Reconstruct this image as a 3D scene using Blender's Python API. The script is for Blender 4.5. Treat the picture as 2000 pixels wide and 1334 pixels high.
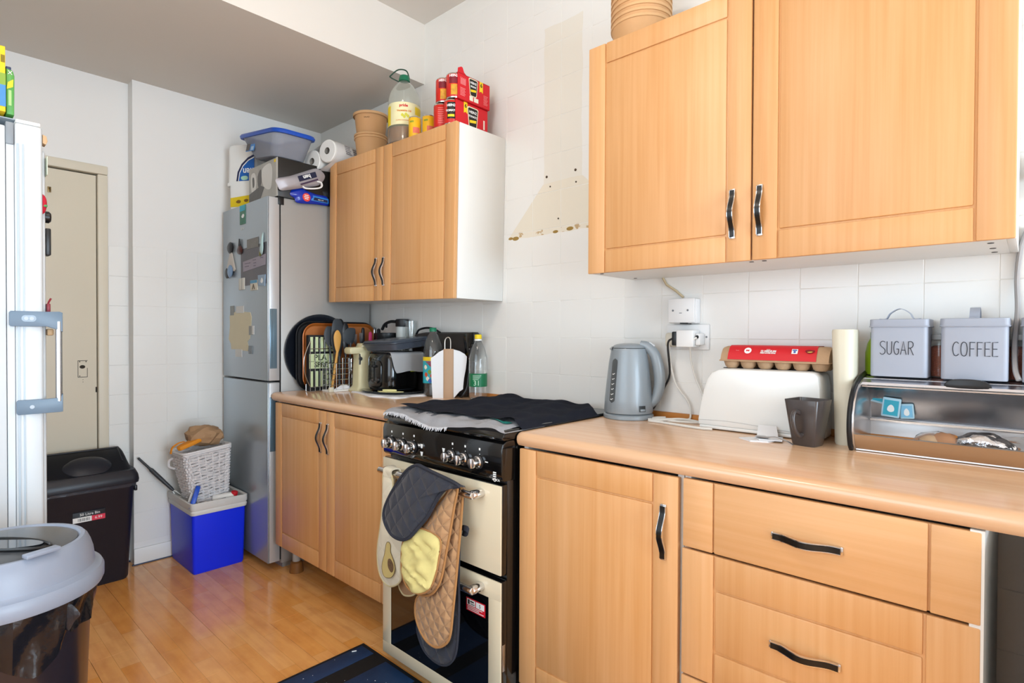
import bpy, bmesh, math, random
from mathutils import Vector, Matrix, Euler
random.seed(7)
S = bpy.context.scene
COL = S.collection
PI = math.pi
for o in list(bpy.data.objects):
    bpy.data.objects.remove(o)

# ---------------------------------------------------------------- camera, light, exposure
cam = bpy.data.cameras.new('camera')
cam.sensor_width = 36.0
cam.sensor_fit = 'HORIZONTAL'
cam.lens = 19.793
cam.clip_start = 0.02
camo = bpy.data.objects.new('camera', cam)
COL.objects.link(camo)
_r = Vector((0.73519748, 0.67784216, 0.00383011)); _u = Vector((-0.01079309, 0.00605633, 0.99992341)); _f = Vector((-0.67776705, 0.73518251, -0.01176861))
_m = Matrix((_r, _u, -_f)).transposed().to_4x4()
_m.translation = Vector((3.4126, -1.8575, 1.2046))
camo.matrix_world = _m
S.camera = camo

W = bpy.data.worlds.new('world')
S.world = W
W.use_nodes = True
bg = W.node_tree.nodes['Background']
bg.inputs[0].default_value = (0.80, 0.90, 1.0, 1)
bg.inputs[1].default_value = 1.5

def area(name, loc, rot, sx, sy, power, col):
    l = bpy.data.lights.new(name, 'AREA')
    l.shape = 'RECTANGLE'; l.size = sx; l.size_y = sy; l.energy = power; l.color = col
    o = bpy.data.objects.new(name, l); COL.objects.link(o)
    o.location = loc; o.rotation_euler = rot
    return o
# daylight through the two windows behind the camera
area('daylight_garden_door', (7.46, -1.35, 1.12), Euler((0, PI/2, 0)), 2.0, 1.9, 175, (0.66, 0.84, 1.0))
area('daylight_window_south', (2.55, -2.57, 1.55), Euler((PI/2, 0, 0)), 1.6, 1.3, 17, (0.74, 0.88, 1.0))

S.view_settings.view_transform = 'Standard'
S.view_settings.look = 'None'
S.view_settings.exposure = 0.07
S.view_settings.gamma = 1.0
S.view_settings.use_curve_mapping = False

# ---------------------------------------------------------------- materials
def lin(h):
    if isinstance(h, str):
        h = h.lstrip('#'); c = [int(h[i:i+2], 16)/255 for i in (0, 2, 4)]
    else: c = h
    return tuple((x/12.92 if x <= .04045 else ((x+.055)/1.055)**2.4) for x in c) + (1.0,)
MATS = {}
def nd(nt, t, **kw):
    n = nt.nodes.new(t)
    for k, v in kw.items(): setattr(n, k, v)
    return n
def mat(name, col, rough=.5, metal=0., var=.05, scale=9., bump=0., bscale=120., trans=0., coat=0., ior=1.45, sheen=0., emit=0., aniso=None):
    if name in MATS: return MATS[name]
    m = bpy.data.materials.new(name); m.use_nodes = True
    nt = m.node_tree; b = nt.nodes['Principled BSDF']
    c = lin(col)
    b.inputs['Roughness'].default_value = rough
    b.inputs['Metallic'].default_value = metal
    b.inputs['IOR'].default_value = ior
    b.inputs['Transmission Weight'].default_value = trans
    b.inputs['Coat Weight'].default_value = coat
    b.inputs['Sheen Weight'].default_value = sheen
    tc = nd(nt, 'ShaderNodeTexCoord')
    if var > 0:
        n = nd(nt, 'ShaderNodeTexNoise'); n.inputs['Scale'].default_value = scale; n.inputs['Detail'].default_value = 4
        nt.links.new(tc.outputs['Object'], n.inputs['Vector'])
        r = nd(nt, 'ShaderNodeMixRGB'); r.blend_type = 'MIX'
        r.inputs[1].default_value = tuple(x*(1-var) for x in c[:3])+(1,)
        r.inputs[2].default_value = tuple(min(1, x*(1+var)) for x in c[:3])+(1,)
        nt.links.new(n.outputs['Fac'], r.inputs[0]); nt.links.new(r.outputs[0], b.inputs['Base Color'])
    else:
        b.inputs['Base Color'].default_value = c
    if bump > 0:
        n2 = nd(nt, 'ShaderNodeTexNoise'); n2.inputs['Scale'].default_value = bscale; n2.inputs['Detail'].default_value = 3
        nt.links.new(tc.outputs['Object'], n2.inputs['Vector'])
        bp = nd(nt, 'ShaderNodeBump'); bp.inputs['Strength'].default_value = bump; bp.inputs['Distance'].default_value = .004
        nt.links.new(n2.outputs['Fac'], bp.inputs['Height']); nt.links.new(bp.outputs['Normal'], b.inputs['Normal'])
    if emit > 0:
        b.inputs['Emission Color'].default_value = c; b.inputs['Emission Strength'].default_value = emit
    MATS[name] = m
    return m
def wood(name, c0, c1, axis, rough=.45, coat=.0, dens=1.0):
    """fine-grained beech / maple foil, grain along axis (0,1,2)"""
    m = bpy.data.materials.new(name); m.use_nodes = True
    nt = m.node_tree; b = nt.nodes['Principled BSDF']
    b.inputs['Roughness'].default_value = rough; b.inputs['Coat Weight'].default_value = coat; b.inputs['Coat Roughness'].default_value = .25
    g = nd(nt, 'ShaderNodeNewGeometry')
    mp = nd(nt, 'ShaderNodeMapping')
    sc = [70*dens, 70*dens, 70*dens]; sc[axis] = 1.6
    mp.inputs['Scale'].default_value = sc
    nt.links.new(g.outputs['Position'], mp.inputs['Vector'])
    n = nd(nt, 'ShaderNodeTexNoise'); n.inputs['Scale'].default_value = 1.0; n.inputs['Detail'].default_value = 5; n.inputs['Roughness'].default_value = .6
    nt.links.new(mp.outputs[0], n.inputs['Vector'])
    mp2 = nd(nt, 'ShaderNodeMapping'); s2 = [7, 7, 7]; s2[axis] = .7; mp2.inputs['Scale'].default_value = s2
    nt.links.new(g.outputs['Position'], mp2.inputs['Vector'])
    n2 = nd(nt, 'ShaderNodeTexNoise'); n2.inputs['Scale'].default_value = 1.0; n2.inputs['Detail'].default_value = 3
    nt.links.new(mp2.outputs[0], n2.inputs['Vector'])
    ad = nd(nt, 'ShaderNodeMath', operation='ADD'); ad.use_clamp = False
    nt.links.new(n.outputs['Fac'], ad.inputs[0]); nt.links.new(n2.outputs['Fac'], ad.inputs[1])
    mr = nd(nt, 'ShaderNodeMapRange'); mr.inputs['From Min'].default_value = .68; mr.inputs['From Max'].default_value = 1.32
    nt.links.new(ad.outputs[0], mr.inputs['Value'])
    mx = nd(nt, 'ShaderNodeMixRGB'); mx.inputs[1].default_value = lin(c0); mx.inputs[2].default_value = lin(c1)
    nt.links.new(mr.outputs[0], mx.inputs[0]); nt.links.new(mx.outputs[0], b.inputs['Base Color'])
    MATS[name] = m
    return m

# ---------------------------------------------------------------- mesh builder
def rrect(w, h, r, n=5, cx=0, cy=0):
    r = min(r, w/2-1e-5, h/2-1e-5); pts = []
    for (sx, sy, a0) in ((1, 1, 0), (-1, 1, 90), (-1, -1, 180), (1, -1, 270)):
        for i in range(n+1):
            a = math.radians(a0 + 90*i/n)
            pts.append((cx + sx*(w/2-r) + r*math.cos(a), cy + sy*(h/2-r) + r*math.sin(a)))
    return pts
def smoothpoly(pts, n=4):
    """closed Catmull-Rom"""
    N = len(pts); out = []
    for i in range(N):
        p0, p1, p2, p3 = [Vector(pts[(i+k-1) % N]) for k in range(4)]
        for j in range(n):
            t = j/n
            out.append(tuple(.5*((2*p1)+(p2-p0)*t+(2*p0-5*p1+4*p2-p3)*t*t+(3*p1-p0-3*p2+p3)*t**3)))
    return out
def smoothpath(pts, n=6):
    N = len(pts); out = []
    V = [Vector(p) for p in pts]
    for i in range(N-1):
        p1, p2 = V[i], V[i+1]; p0 = V[i-1] if i else p1*2-p2; p3 = V[i+2] if i+2 < N else p2*2-p1
        for j in range(n):
            t = j/n
            out.append(.5*((2*p1)+(p2-p0)*t+(2*p0-5*p1+4*p2-p3)*t*t+(3*p1-p0-3*p2+p3)*t**3))
    out.append(V[-1])
    return out

class B:
    def __init__(self, xf=None):
        self.bm = bmesh.new(); self.xf = xf
    def _add(self, t, mi=0):
        for f in t.faces: f.material_index = mi; f.smooth = True
        if self.xf is not None: bmesh.ops.transform(t, matrix=self.xf, verts=t.verts)
        me = bpy.data.meshes.new('t'); t.to_mesh(me); t.free(); self.bm.from_mesh(me); bpy.data.meshes.remove(me)
        return self
    def box(self, lo, hi, bev=0., mi=0, seg=2, m=None):
        t = bmesh.new()
        c = [(a+b)/2 for a, b in zip(lo, hi)]; s = [abs(b-a) for a, b in zip(lo, hi)]
        bmesh.ops.create_cube(t, size=1, matrix=Matrix.Translation(c) @ Matrix.Diagonal((s[0], s[1], s[2], 1)))
        if bev > 0:
            bmesh.ops.bevel(t, geom=list(t.edges), offset=min(bev, min(s)*.49), segments=seg, affect='EDGES', profile=.5)
        if m is not None: bmesh.ops.transform(t, matrix=m, verts=t.verts)
        return self._add(t, mi)
    def lathe(self, prof, c=(0, 0, 0), seg=28, mi=0, m=None, cap=True, sx=1., sy=1.):
        t = bmesh.new(); rings = []
        for (r, z) in prof:
            if r < 1e-6: rings.append([t.verts.new((0, 0, z))])
            else: rings.append([t.verts.new((r*sx*math.cos(2*PI*i/seg), r*sy*math.sin(2*PI*i/seg), z)) for i in range(seg)])
        for a, b in zip(rings, rings[1:]):
            if len(a) == 1 and len(b) == 1: continue
            for i in range(seg):
                j = (i+1) % seg
                if len(a) == 1: t.faces.new((a[0], b[j], b[i]))
                elif len(b) == 1: t.faces.new((a[i], a[j], b[0]))
                else: t.faces.new((a[i], a[j], b[j], b[i]))
        if cap:
            if len(rings[0]) > 1: t.faces.new(list(reversed(rings[0])))
            if len(rings[-1]) > 1: t.faces.new(rings[-1])
        M = Matrix.Translation(c)
        if m is not None: M = M @ m
        bmesh.ops.transform(t, matrix=M, verts=t.verts)
        bmesh.ops.recalc_face_normals(t, faces=t.faces)
        return self._add(t, mi)
    def cyl(self, p0, p1, r0, r1=None, seg=16, mi=0, bev=0.):
        p0 = Vector(p0); p1 = Vector(p1); d = p1-p0; L = d.length
        r1 = r0 if r1 is None else r1
        q = d.to_track_quat('Z', 'Y').to_matrix().to_4x4()
        pr = [(r0, 0), (r1, L)] if bev <= 0 else [(r0-bev, 0), (r0, bev), (r1, L-bev), (r1-bev, L)]
        return self.lathe(pr, p0, seg, mi, m=q)
    def tube(self, pts, r, seg=8, closed=False, mi=0, rr=None):
        t = bmesh.new(); P = [Vector(p) for p in pts]; N = len(P); rings = []
        up = None
        for i in range(N):
            if closed: d = P[(i+1) % N]-P[i-1]
            else: d = P[min(i+1, N-1)]-P[max(i-1, 0)]
            d.normalize()
            if up is None: up = d.orthogonal().normalized()
            else:
                up = (up - d*up.dot(d))
                up = up.normalized() if up.length > 1e-6 else d.orthogonal().normalized()
            v = d.cross(up); rad = rr[i] if rr else r
            rings.append([t.verts.new(P[i]+up*(rad*math.cos(2*PI*k/seg))+v*(rad*math.sin(2*PI*k/seg))) for k in range(seg)])
        K = N if closed else N-1
        for i in range(K):
            a = rings[i]; b = rings[(i+1) % N]
            for k in range(seg):
                t.faces.new((a[k], a[(k+1) % seg], b[(k+1) % seg], b[k]))
        if not closed:
            t.faces.new(list(reversed(rings[0]))); t.faces.new(rings[-1])
        bmesh.ops.recalc_face_normals(t, faces=t.faces)
        return self._add(t, mi)
    def strap(self, pts, wdir, w, th, ndirs=None, mi=0):
        """rectangular section swept along pts; wdir = constant width direction"""
        t = bmesh.new(); P = [Vector(p) for p in pts]; N = len(P); wd = Vector(wdir).normalized(); rings = []
        for i in range(N):
            d = (P[min(i+1, N-1)]-P[max(i-1, 0)]).normalized(); n = d.cross(wd).normalized()
            rings.append([t.verts.new(P[i]+wd*(a*w/2)+n*(b*th/2)) for a, b in ((-1, -1), (1, -1), (1, 1), (-1, 1))])
        for i in range(N-1):
            for k in range(4): t.faces.new((rings[i][k], rings[i][(k+1) % 4], rings[i+1][(k+1) % 4], rings[i+1][k]))
        t.faces.new(list(reversed(rings[0]))); t.faces.new(rings[-1])
        bmesh.ops.recalc_face_normals(t, faces=t.faces)
        return self._add(t, mi)
    def prism(self, out, d, m=None, mi=0, bev=0., d0=0.):
        """2D outline in local xy, extruded d0..d along local z"""
        t = bmesh.new()
        lo = [t.verts.new((x, y, d0)) for x, y in out]
        f = t.faces.new(lo)
        r = bmesh.ops.extrude_face_region(t, geom=[f])
        vs = [v for v in r['geom'] if isinstance(v, bmesh.types.BMVert)]
        bmesh.ops.translate(t, vec=(0, 0, d-d0), verts=vs)
        bmesh.ops.recalc_face_normals(t, faces=t.faces)
        if bev > 0:
            es = [e for e in t.edges if len(e.link_faces) == 2 and any(len(ff.verts) > 4 or len(out) == 4 for ff in e.link_faces) and e.calc_face_angle(0) > .8]
            bmesh.ops.bevel(t, geom=es, offset=bev, segments=2, affect='EDGES', profile=.5)
        if m is not None: bmesh.ops.transform(t, matrix=m, verts=t.verts)
        return self._add(t, mi)
    def loft(self, rings, mi=0, cap0=True, cap1=True, closed=True):
        t = bmesh.new(); R = [[t.verts.new(p) for p in r] for r in rings]; n = len(R[0])
        for a, b in zip(R, R[1:]):
            for i in range(n if closed else n-1):
                j = (i+1) % n; t.faces.new((a[i], a[j], b[j], b[i]))
        if cap0 and closed: t.faces.new(list(reversed(R[0])))
        if cap1 and closed: t.faces.new(R[-1])
        bmesh.ops.recalc_face_normals(t, faces=t.faces)
        return self._add(t, mi)
    def post(self, fn):
        for v in self.bm.verts: v.co = fn(v.co)
        return self
    def puffy(self, out, th, m=None, mi=0, rings=5, back=.35, power=.6):
        """cushion shape from an outline (local xy); swells along +z (front) and a little along -z"""
        cx = sum(p[0] for p in out)/len(out); cy = sum(p[1] for p in out)/len(out)
        R = []
        ss = [i/rings for i in range(rings+1)]
        for s in ss[1:]:
            h = -th*back*(max(0, 1-s*s))**power
            R.append([(cx+(x-cx)*s, cy+(y-cy)*s, h) for x, y in out])
        for s in reversed(ss[1:-1]):
            h = th*(max(0, 1-s*s))**power
            R.append([(cx+(x-cx)*s, cy+(y-cy)*s, h) for x, y in out])
        t = bmesh.new(); n = len(out)
        V = [[t.verts.new(p) for p in r] for r in R]
        for a, b in zip(V, V[1:]):
            for i in range(n): t.faces.new((a[i], a[(i+1) % n], b[(i+1) % n], b[i]))
        c0 = t.verts.new((cx, cy, -th*back)); c1 = t.verts.new((cx, cy, th))
        for i in range(n):
            t.faces.new((c0, V[0][(i+1) % n], V[0][i])); t.faces.new((V[-1][i], V[-1][(i+1) % n], c1))
        bmesh.ops.recalc_face_normals(t, faces=t.faces)
        if m is not None: bmesh.ops.transform(t, matrix=m, verts=t.verts)
        return self._add(t, mi)
    def grid(self, fn, nu, nv, mi=0, th=0.):
        t = bmesh.new()
        V = [[t.verts.new(fn(u/nu, v/nv)) for v in range(nv+1)] for u in range(nu+1)]
        F = [t.faces.new((V[u][v], V[u+1][v], V[u+1][v+1], V[u][v+1])) for u in range(nu) for v in range(nv)]
        if th: bmesh.ops.solidify(t, geom=F, thickness=th)
        bmesh.ops.recalc_face_normals(t, faces=t.faces)
        return self._add(t, mi)

WM = {}
def _link(name, b, mats, sharp=38):
    me = bpy.data.meshes.new(name); b.bm.to_mesh(me); b.bm.free()
    for m in (mats if isinstance(mats, (list, tuple)) else [mats]): me.materials.append(m)
    me.set_sharp_from_angle(angle=math.radians(sharp))
    o = bpy.data.objects.new(name, me); COL.objects.link(o)
    return o
def tag(o, label=None, cat=None, group=None, kind=None):
    if label: o['label'] = label
    if cat: o['category'] = cat
    if group: o['group'] = group
    if kind: o['kind'] = kind
    return o
def thing(name, label, cat, loc, rz=0., group=None, rot=None, kind=None):
    o = bpy.data.objects.new(name, None); COL.objects.link(o); o.empty_display_size = .05
    e = Euler(rot) if rot else Euler((0, 0, rz))
    o.location = loc; o.rotation_euler = e
    WM[o.name] = Matrix.Translation(loc) @ e.to_matrix().to_4x4()
    return tag(o, label, cat, group, kind)
def part(name, b, mats, parent, local=False, label=None, kind=None, sharp=38):
    """mesh of b (world coordinates, or the root's local ones) as a child"""
    o = _link(name, b, mats, sharp)
    M = WM[parent.name]
    if not local: o.data.transform(M.inverted())
    o.parent = parent; WM[o.name] = M
    if label: o['label'] = label
    if kind: o['kind'] = kind
    return o
def solo(name, label, cat, b, mats, loc=(0, 0, 0), group=None, kind=None, local=False, rz=0., rot=None, sharp=38):
    o = _link(name, b, mats, sharp)
    e = Euler(rot) if rot else Euler((0, 0, rz)); M = Matrix.Translation(loc) @ e.to_matrix().to_4x4()
    if not local: o.data.transform(M.inverted())
    o.location = loc; o.rotation_euler = e; WM[o.name] = M
    return tag(o, label, cat, group, kind)
def dup(root, loc, rz=None, label=None):
    def cp(o, par):
        c = o.copy(); COL.objects.link(c)
        if par: c.parent = par
        for ch in o.children: cp(ch, c)
        return c
    c = cp(root, None); c.location = loc
    if rz is not None: c.rotation_euler = Euler((0, 0, rz))
    if label: c['label'] = label
    WM[c.name] = Matrix.Translation(loc) @ c.rotation_euler.to_matrix().to_4x4()
    return c

def textmesh(s, size, extr, align='CENTER', shear=0., bold=0., xs=1.):
    cu = bpy.data.curves.new('lettering', 'FONT'); cu.body = s; cu.size = size; cu.extrude = extr
    cu.align_x = align; cu.align_y = 'CENTER'; cu.shear = shear; cu.offset = bold; cu.resolution_u = 2
    o = bpy.data.objects.new('lettering', cu); COL.objects.link(o)
    bpy.context.view_layer.update()
    me = bpy.data.meshes.new_from_object(o.evaluated_get(bpy.context.evaluated_depsgraph_get()))
    bpy.data.objects.remove(o); bpy.data.curves.remove(cu)
    if xs != 1.: me.transform(Matrix.Diagonal((xs, 1, 1, 1)))
    return me
def text(parent, s, size, org, xd, yd, m, extr=.0004, align='CENTER', local=False, name='lettering', cyl=None, xs=1., bold=0.):
    """flat lettering at org; xd, yd = reading and up directions. cyl=(radius) wraps it round a vertical axis of that radius behind org"""
    me = textmesh(s, size, extr, align, bold=bold, xs=xs)
    X = Vector(xd).normalized(); Y = Vector(yd).normalized(); N = X.cross(Y)
    if cyl:
        for v in me.vertices:
            a = v.co.x/cyl; rr = cyl + v.co.z
            v.co = Vector((rr*math.sin(a), v.co.y, rr*math.cos(a)-cyl))
    M = Matrix((X, Y, N)).transposed().to_4x4(); M.translation = Vector(org)
    me.transform(M)
    me.materials.clear(); me.materials.append(m)
    o = bpy.data.objects.new(name, me); COL.objects.link(o)
    W_ = WM[parent.name]
    if not local: me.transform(W_.inverted())
    o.parent = parent; WM[o.name] = W_
    return o
XP, YP, ZP = (1, 0, 0), (0, 1, 0), (0, 0, 1)
def MXZ(y, o=(0, 0)):     # local xy -> world x,z with local +z pointing to -y (towards the room)
    return Matrix(((1, 0, 0, o[0]), (0, 0, -1, y), (0, 1, 0, o[1]), (0, 0, 0, 1)))
def MYZ(x, o=(0, 0)):     # local xy -> world y,z with local +z pointing to +x
    return Matrix(((0, 0, 1, x), (1, 0, 0, o[0]), (0, 1, 0, o[1]), (0, 0, 0, 1)))

# common materials
white_paint = mat('white wall paint', '#e9e6e2', .45, var=.02, scale=3, bump=.04, bscale=30)
ceil_paint = mat('ceiling paint', '#ddd6cd', .8, var=.02, scale=2)
tile_white = None
white_carcass = mat('white melamine', '#e9e7e2', .35, var=.02)
wood_v = wood('beech foil upright grain', '#d2985c', '#e1ae7a', 2)
wood_h = wood('beech foil level grain', '#d69f66', '#e3b280', 0)
wood_top = wood('worktop beech laminate', '#d7a77e', '#e4bd98', 0, rough=.17, coat=.4, dens=.7)
chrome = mat('chrome', '#d9d9dc', .16, 1., var=.02)
dark_inlay = mat('dark handle inlay', '#100e0c', .34, .0, var=.05)
black_gloss = mat('black gloss enamel', '#0c0b0b', .12, var=.05, coat=.4)
black_plastic = mat('black plastic', '#17181b', .36, var=.06)
black_matte = mat('black matte', '#131417', .62, var=.08)
white_plastic = mat('white plastic', '#ecebe7', .35, var=.02)
paper_white = mat('white paper', '#e4e4e6', .85, var=.03, bump=.05, bscale=60)
ink_black = mat('black print', '#17171a', .6, var=0)
ink_white = mat('white print', '#f2f2f0', .6, var=0)
ink_red = mat('red print', '#d0142a', .5, var=0)
ink_yellow = mat('yellow print', '#f2cf1c', .5, var=0)
steel = mat('brushed steel', '#b9babd', .28, 1., var=.05, scale=30)
# ================================================================ SETTING
def tile_material():
    m = bpy.data.materials.new('glazed white tile'); m.use_nodes = True
    nt = m.node_tree; b = nt.nodes['Principled BSDF']; L = nt.links.new
    b.inputs['Roughness'].default_value = .22
    g = nd(nt, 'ShaderNodeNewGeometry'); sp = nd(nt, 'ShaderNodeSeparateXYZ'); L(g.outputs['Position'], sp.inputs[0])
    def mth(op, a, c):
        n = nd(nt, 'ShaderNodeMath', operation=op)
        for i, v in enumerate((a, c)):
            if isinstance(v, (int, float)): n.inputs[i].default_value = v
            else: L(v, n.inputs[i])
        return n.outputs[0]
    nz = nd(nt, 'ShaderNodeTexNoise'); nz.inputs['Scale'].default_value = 9; nz.inputs['Detail'].default_value = 5; L(g.outputs['Position'], nz.inputs['Vector'])
    jit = mth('MULTIPLY', mth('SUBTRACT', nz.outputs['Fac'], .5), .02)
    X = mth('ADD', sp.outputs[0], jit); Z = mth('ADD', sp.outputs[2], jit)
    # grease ghost of a removed cooker hood: chimney and skirt
    chim = mth('MULTIPLY', mth('MULTIPLY', mth('GREATER_THAN', X, 1.882), mth('LESS_THAN', X, 2.078)), mth('MULTIPLY', mth('GREATER_THAN', Z, 1.845), mth('LESS_THAN', Z, 2.50)))
    sl = mth('MULTIPLY', mth('SUBTRACT', Z, 1.632), .96)
    skirt = mth('MULTIPLY', mth('GREATER_THAN', mth('SUBTRACT', X, sl), 1.673), mth('LESS_THAN', mth('ADD', X, sl), 2.29))
    skirt = mth('MULTIPLY', skirt, mth('MULTIPLY', mth('GREATER_THAN', Z, 1.632), mth('LESS_THAN', Z, 1.846)))
    notend = mth('GREATER_THAN', sp.outputs[0], .4)
    fine = nd(nt, 'ShaderNodeTexNoise'); fine.inputs['Scale'].default_value = 26; fine.inputs['Detail'].default_value = 4; L(g.outputs['Position'], fine.inputs['Vector'])
    drip = mth('MULTIPLY', mth('MULTIPLY', skirt, mth('LESS_THAN', Z, 1.656)), mth('GREATER_THAN', fine.outputs['Fac'], .58))
    c0 = nd(nt, 'ShaderNodeMixRGB'); c0.inputs[1].default_value = lin('#eae8e4'); c0.inputs[2].default_value = lin('#e2d9c6')
    L(mth('MULTIPLY', mth('MULTIPLY', chim, notend), .5), c0.inputs[0])
    c1 = nd(nt, 'ShaderNodeMixRGB'); L(c0.outputs[0], c1.inputs[1]); c1.inputs[2].default_value = lin('#e3d6bb'); L(mth('MULTIPLY', mth('MULTIPLY', skirt, notend), .6), c1.inputs[0])
    c2 = nd(nt, 'ShaderNodeMixRGB'); L(c1.outputs[0], c2.inputs[1]); c2.inputs[2].default_value = lin('#b8945a'); L(mth('MULTIPLY', drip, .8), c2.inputs[0])
    L(c2.outputs[0], b.inputs['Base Color'])
    bn = nd(nt, 'ShaderNodeTexNoise'); bn.inputs['Scale'].default_value = 14; L(g.outputs['Position'], bn.inputs['Vector'])
    bp = nd(nt, 'ShaderNodeBump'); bp.inputs['Strength'].default_value = .08; bp.inputs['Distance'].default_value = .004
    L(bn.outputs['Fac'], bp.inputs['Height']); L(bp.outputs['Normal'], b.inputs['Normal'])
    return m
tile_white = tile_material()
grout = mat('painted grout', '#e9e7e2', .6, var=.04)

def struct(name, b, m, label=None):
    o = _link(name, b, m); WM[o.name] = Matrix.Identity(4); o['kind'] = 'structure'
    if label: o['label'] = label
    return o
ZC, ZS = 2.82, 2.51
floor = struct('floor', B().box((-.3, -2.62, -.06), (7.52, .02, -.009)), mat('floor underlay', '#3d2c1c', .9), 'laminate floor of honey coloured strip boards')
wall_right = struct('wall_right', B().box((-.3, .0009, -.06), (7.52, .15, 2.9)), grout, 'white tiled wall behind the kitchen units')
we = B()
we.box((-.25, -1.045, -.05), (-.0009, .002, 2.9))                       # pier
we.box((-.25, -1.14, -.05), (-.08, -1.045, 2.9)); we.box((-.25, -2.62, -.05), (-.08, -1.985, 2.9)); we.box((-.25, -1.985, 2.055), (-.08, -1.14, 2.9))
wall_end = struct('wall_end', we, white_paint, 'white end wall with a shallow door recess')
struct('wall_left', B().box((-.25, -2.75, -.05), (1.75, -2.6, 2.9)).box((3.35, -2.75, -.05), (7.52, -2.6, 2.9)).box((1.75, -2.75, -.05), (3.35, -2.6, .9)).box((1.75, -2.75, 2.2), (3.35, -2.6, 2.9)), white_paint, 'white wall with a window')
struct('wall_near', B().box((7.5, -2.75, -.05), (7.65, -2.3, 2.9)).box((7.5, -.4, -.05), (7.65, .15, 2.9)).box((7.5, -2.3, -.05), (7.65, -.4, .10)).box((7.5, -2.3, 2.14), (7.65, -.4, 2.9)), white_paint, 'white wall with glazed doors at the near end of the room')
struct('ceiling', B().box((-.3, -2.75, ZC), (7.65, .15, ZC+.1)), ceil_paint, 'off white ceiling')
struct('trim_1', B().box((-.25, -2.6, ZS), (1.07, .001, ZC)), ceil_paint, 'dropped box ceiling above the far end of the kitchen')
# windows behind the camera: frame and glazing bars
upvc = mat('white window frame', '#eeeeec', .35, var=.01)
pane = mat('window glass', '#ffffff', .02, trans=1., var=0, ior=1.02)
w1 = struct('window_1', B().box((7.54, -2.3, .1), (7.60, -.4, .18)).box((7.54, -2.3, 2.07), (7.60, -.4, 2.14)).box((7.54, -2.3, .1), (7.60, -2.22, 2.14)).box((7.54, -.48, .1), (7.60, -.4, 2.14)).box((7.54, -1.39, .1), (7.60, -1.31, 2.14)), upvc, 'white framed garden doors')
WM[w1.name] = Matrix.Identity(4)
w2 = struct('window_2', B().box((1.75, -2.7, .9), (3.35, -2.64, .96)).box((1.75, -2.7, 2.14), (3.35, -2.64, 2.2)).box((1.75, -2.7, .9), (1.81, -2.64, 2.2)).box((3.29, -2.7, .9), (3.35, -2.64, 2.2)).box((2.52, -2.7, .9), (2.58, -2.64, 2.2)), upvc, 'white framed window in the side wall')

# ceiling lamp
lampc = (2.45, -1.6, ZC)
cl_ = thing('ceiling_light', 'round opal glass ceiling light over the middle of the kitchen', 'lamp', lampc)
part('base', B().lathe([(0, -.02), (.17, -.02), (.175, 0), (0, 0)], lampc, 32), white_plastic, cl_)
part('diffuser', B().lathe([(0, -.095), (.06, -.09), (.12, -.07), (.155, -.04), (.16, -.02), (0, -.02)], lampc, 32), mat('opal glass', '#fff0dd', .4, var=0, emit=2.0), cl_)
_pl = bpy.data.lights.new('ceiling_lamp_light', 'POINT'); _pl.energy = 17; _pl.color = (1.0, .90, .80); _pl.shadow_soft_size = .12
ll = bpy.data.objects.new('ceiling_lamp_light', _pl); COL.objects.link(ll); ll.location = (lampc[0], lampc[1], ZC-.24)
# washing machine added out of view to shade the gap under the worktop
wm_ = thing('shade_blocker_washer', 'unseen washing machine added to shade the gap beyond the end of the worktop', 'washing machine', (3.719, -.36, 0))
part('body', B().box((3.419, -.70, .015), (4.019, -.02, .85), .006), white_plastic, wm_)
part('door', B().lathe([(.10, 0), (.17, 0), (.175, .012), (.165, .03), (.13, .035), (.12, .02)], (3.719, -.70, .45), 40, m=Matrix.Rotation(PI/2, 4, 'X'), cap=False), white_plastic, wm_)
part('door_glass', B().lathe([(0, .005), (.125, .005), (.11, .022), (0, .03)], (3.719, -.70, .45), 40, m=Matrix.Rotation(PI/2, 4, 'X')), black_gloss, wm_)
part('control_panel', B().box((3.425, -.704, .73), (4.013, -.698, .845), .002), white_carcass, wm_)
part('knob', B().lathe([(0, 0), (.03, 0), (.027, .02), (0, .021)], (3.9, -.704, .79), 24, m=Matrix.Rotation(PI/2, 4, 'X')), white_plastic, wm_)
for x in (3.47, 4.0):
    for y in (-.64, -.08): part('foot', B().cyl((x, y, 0), (x, y, .016), .02), black_plastic, wm_)

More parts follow.
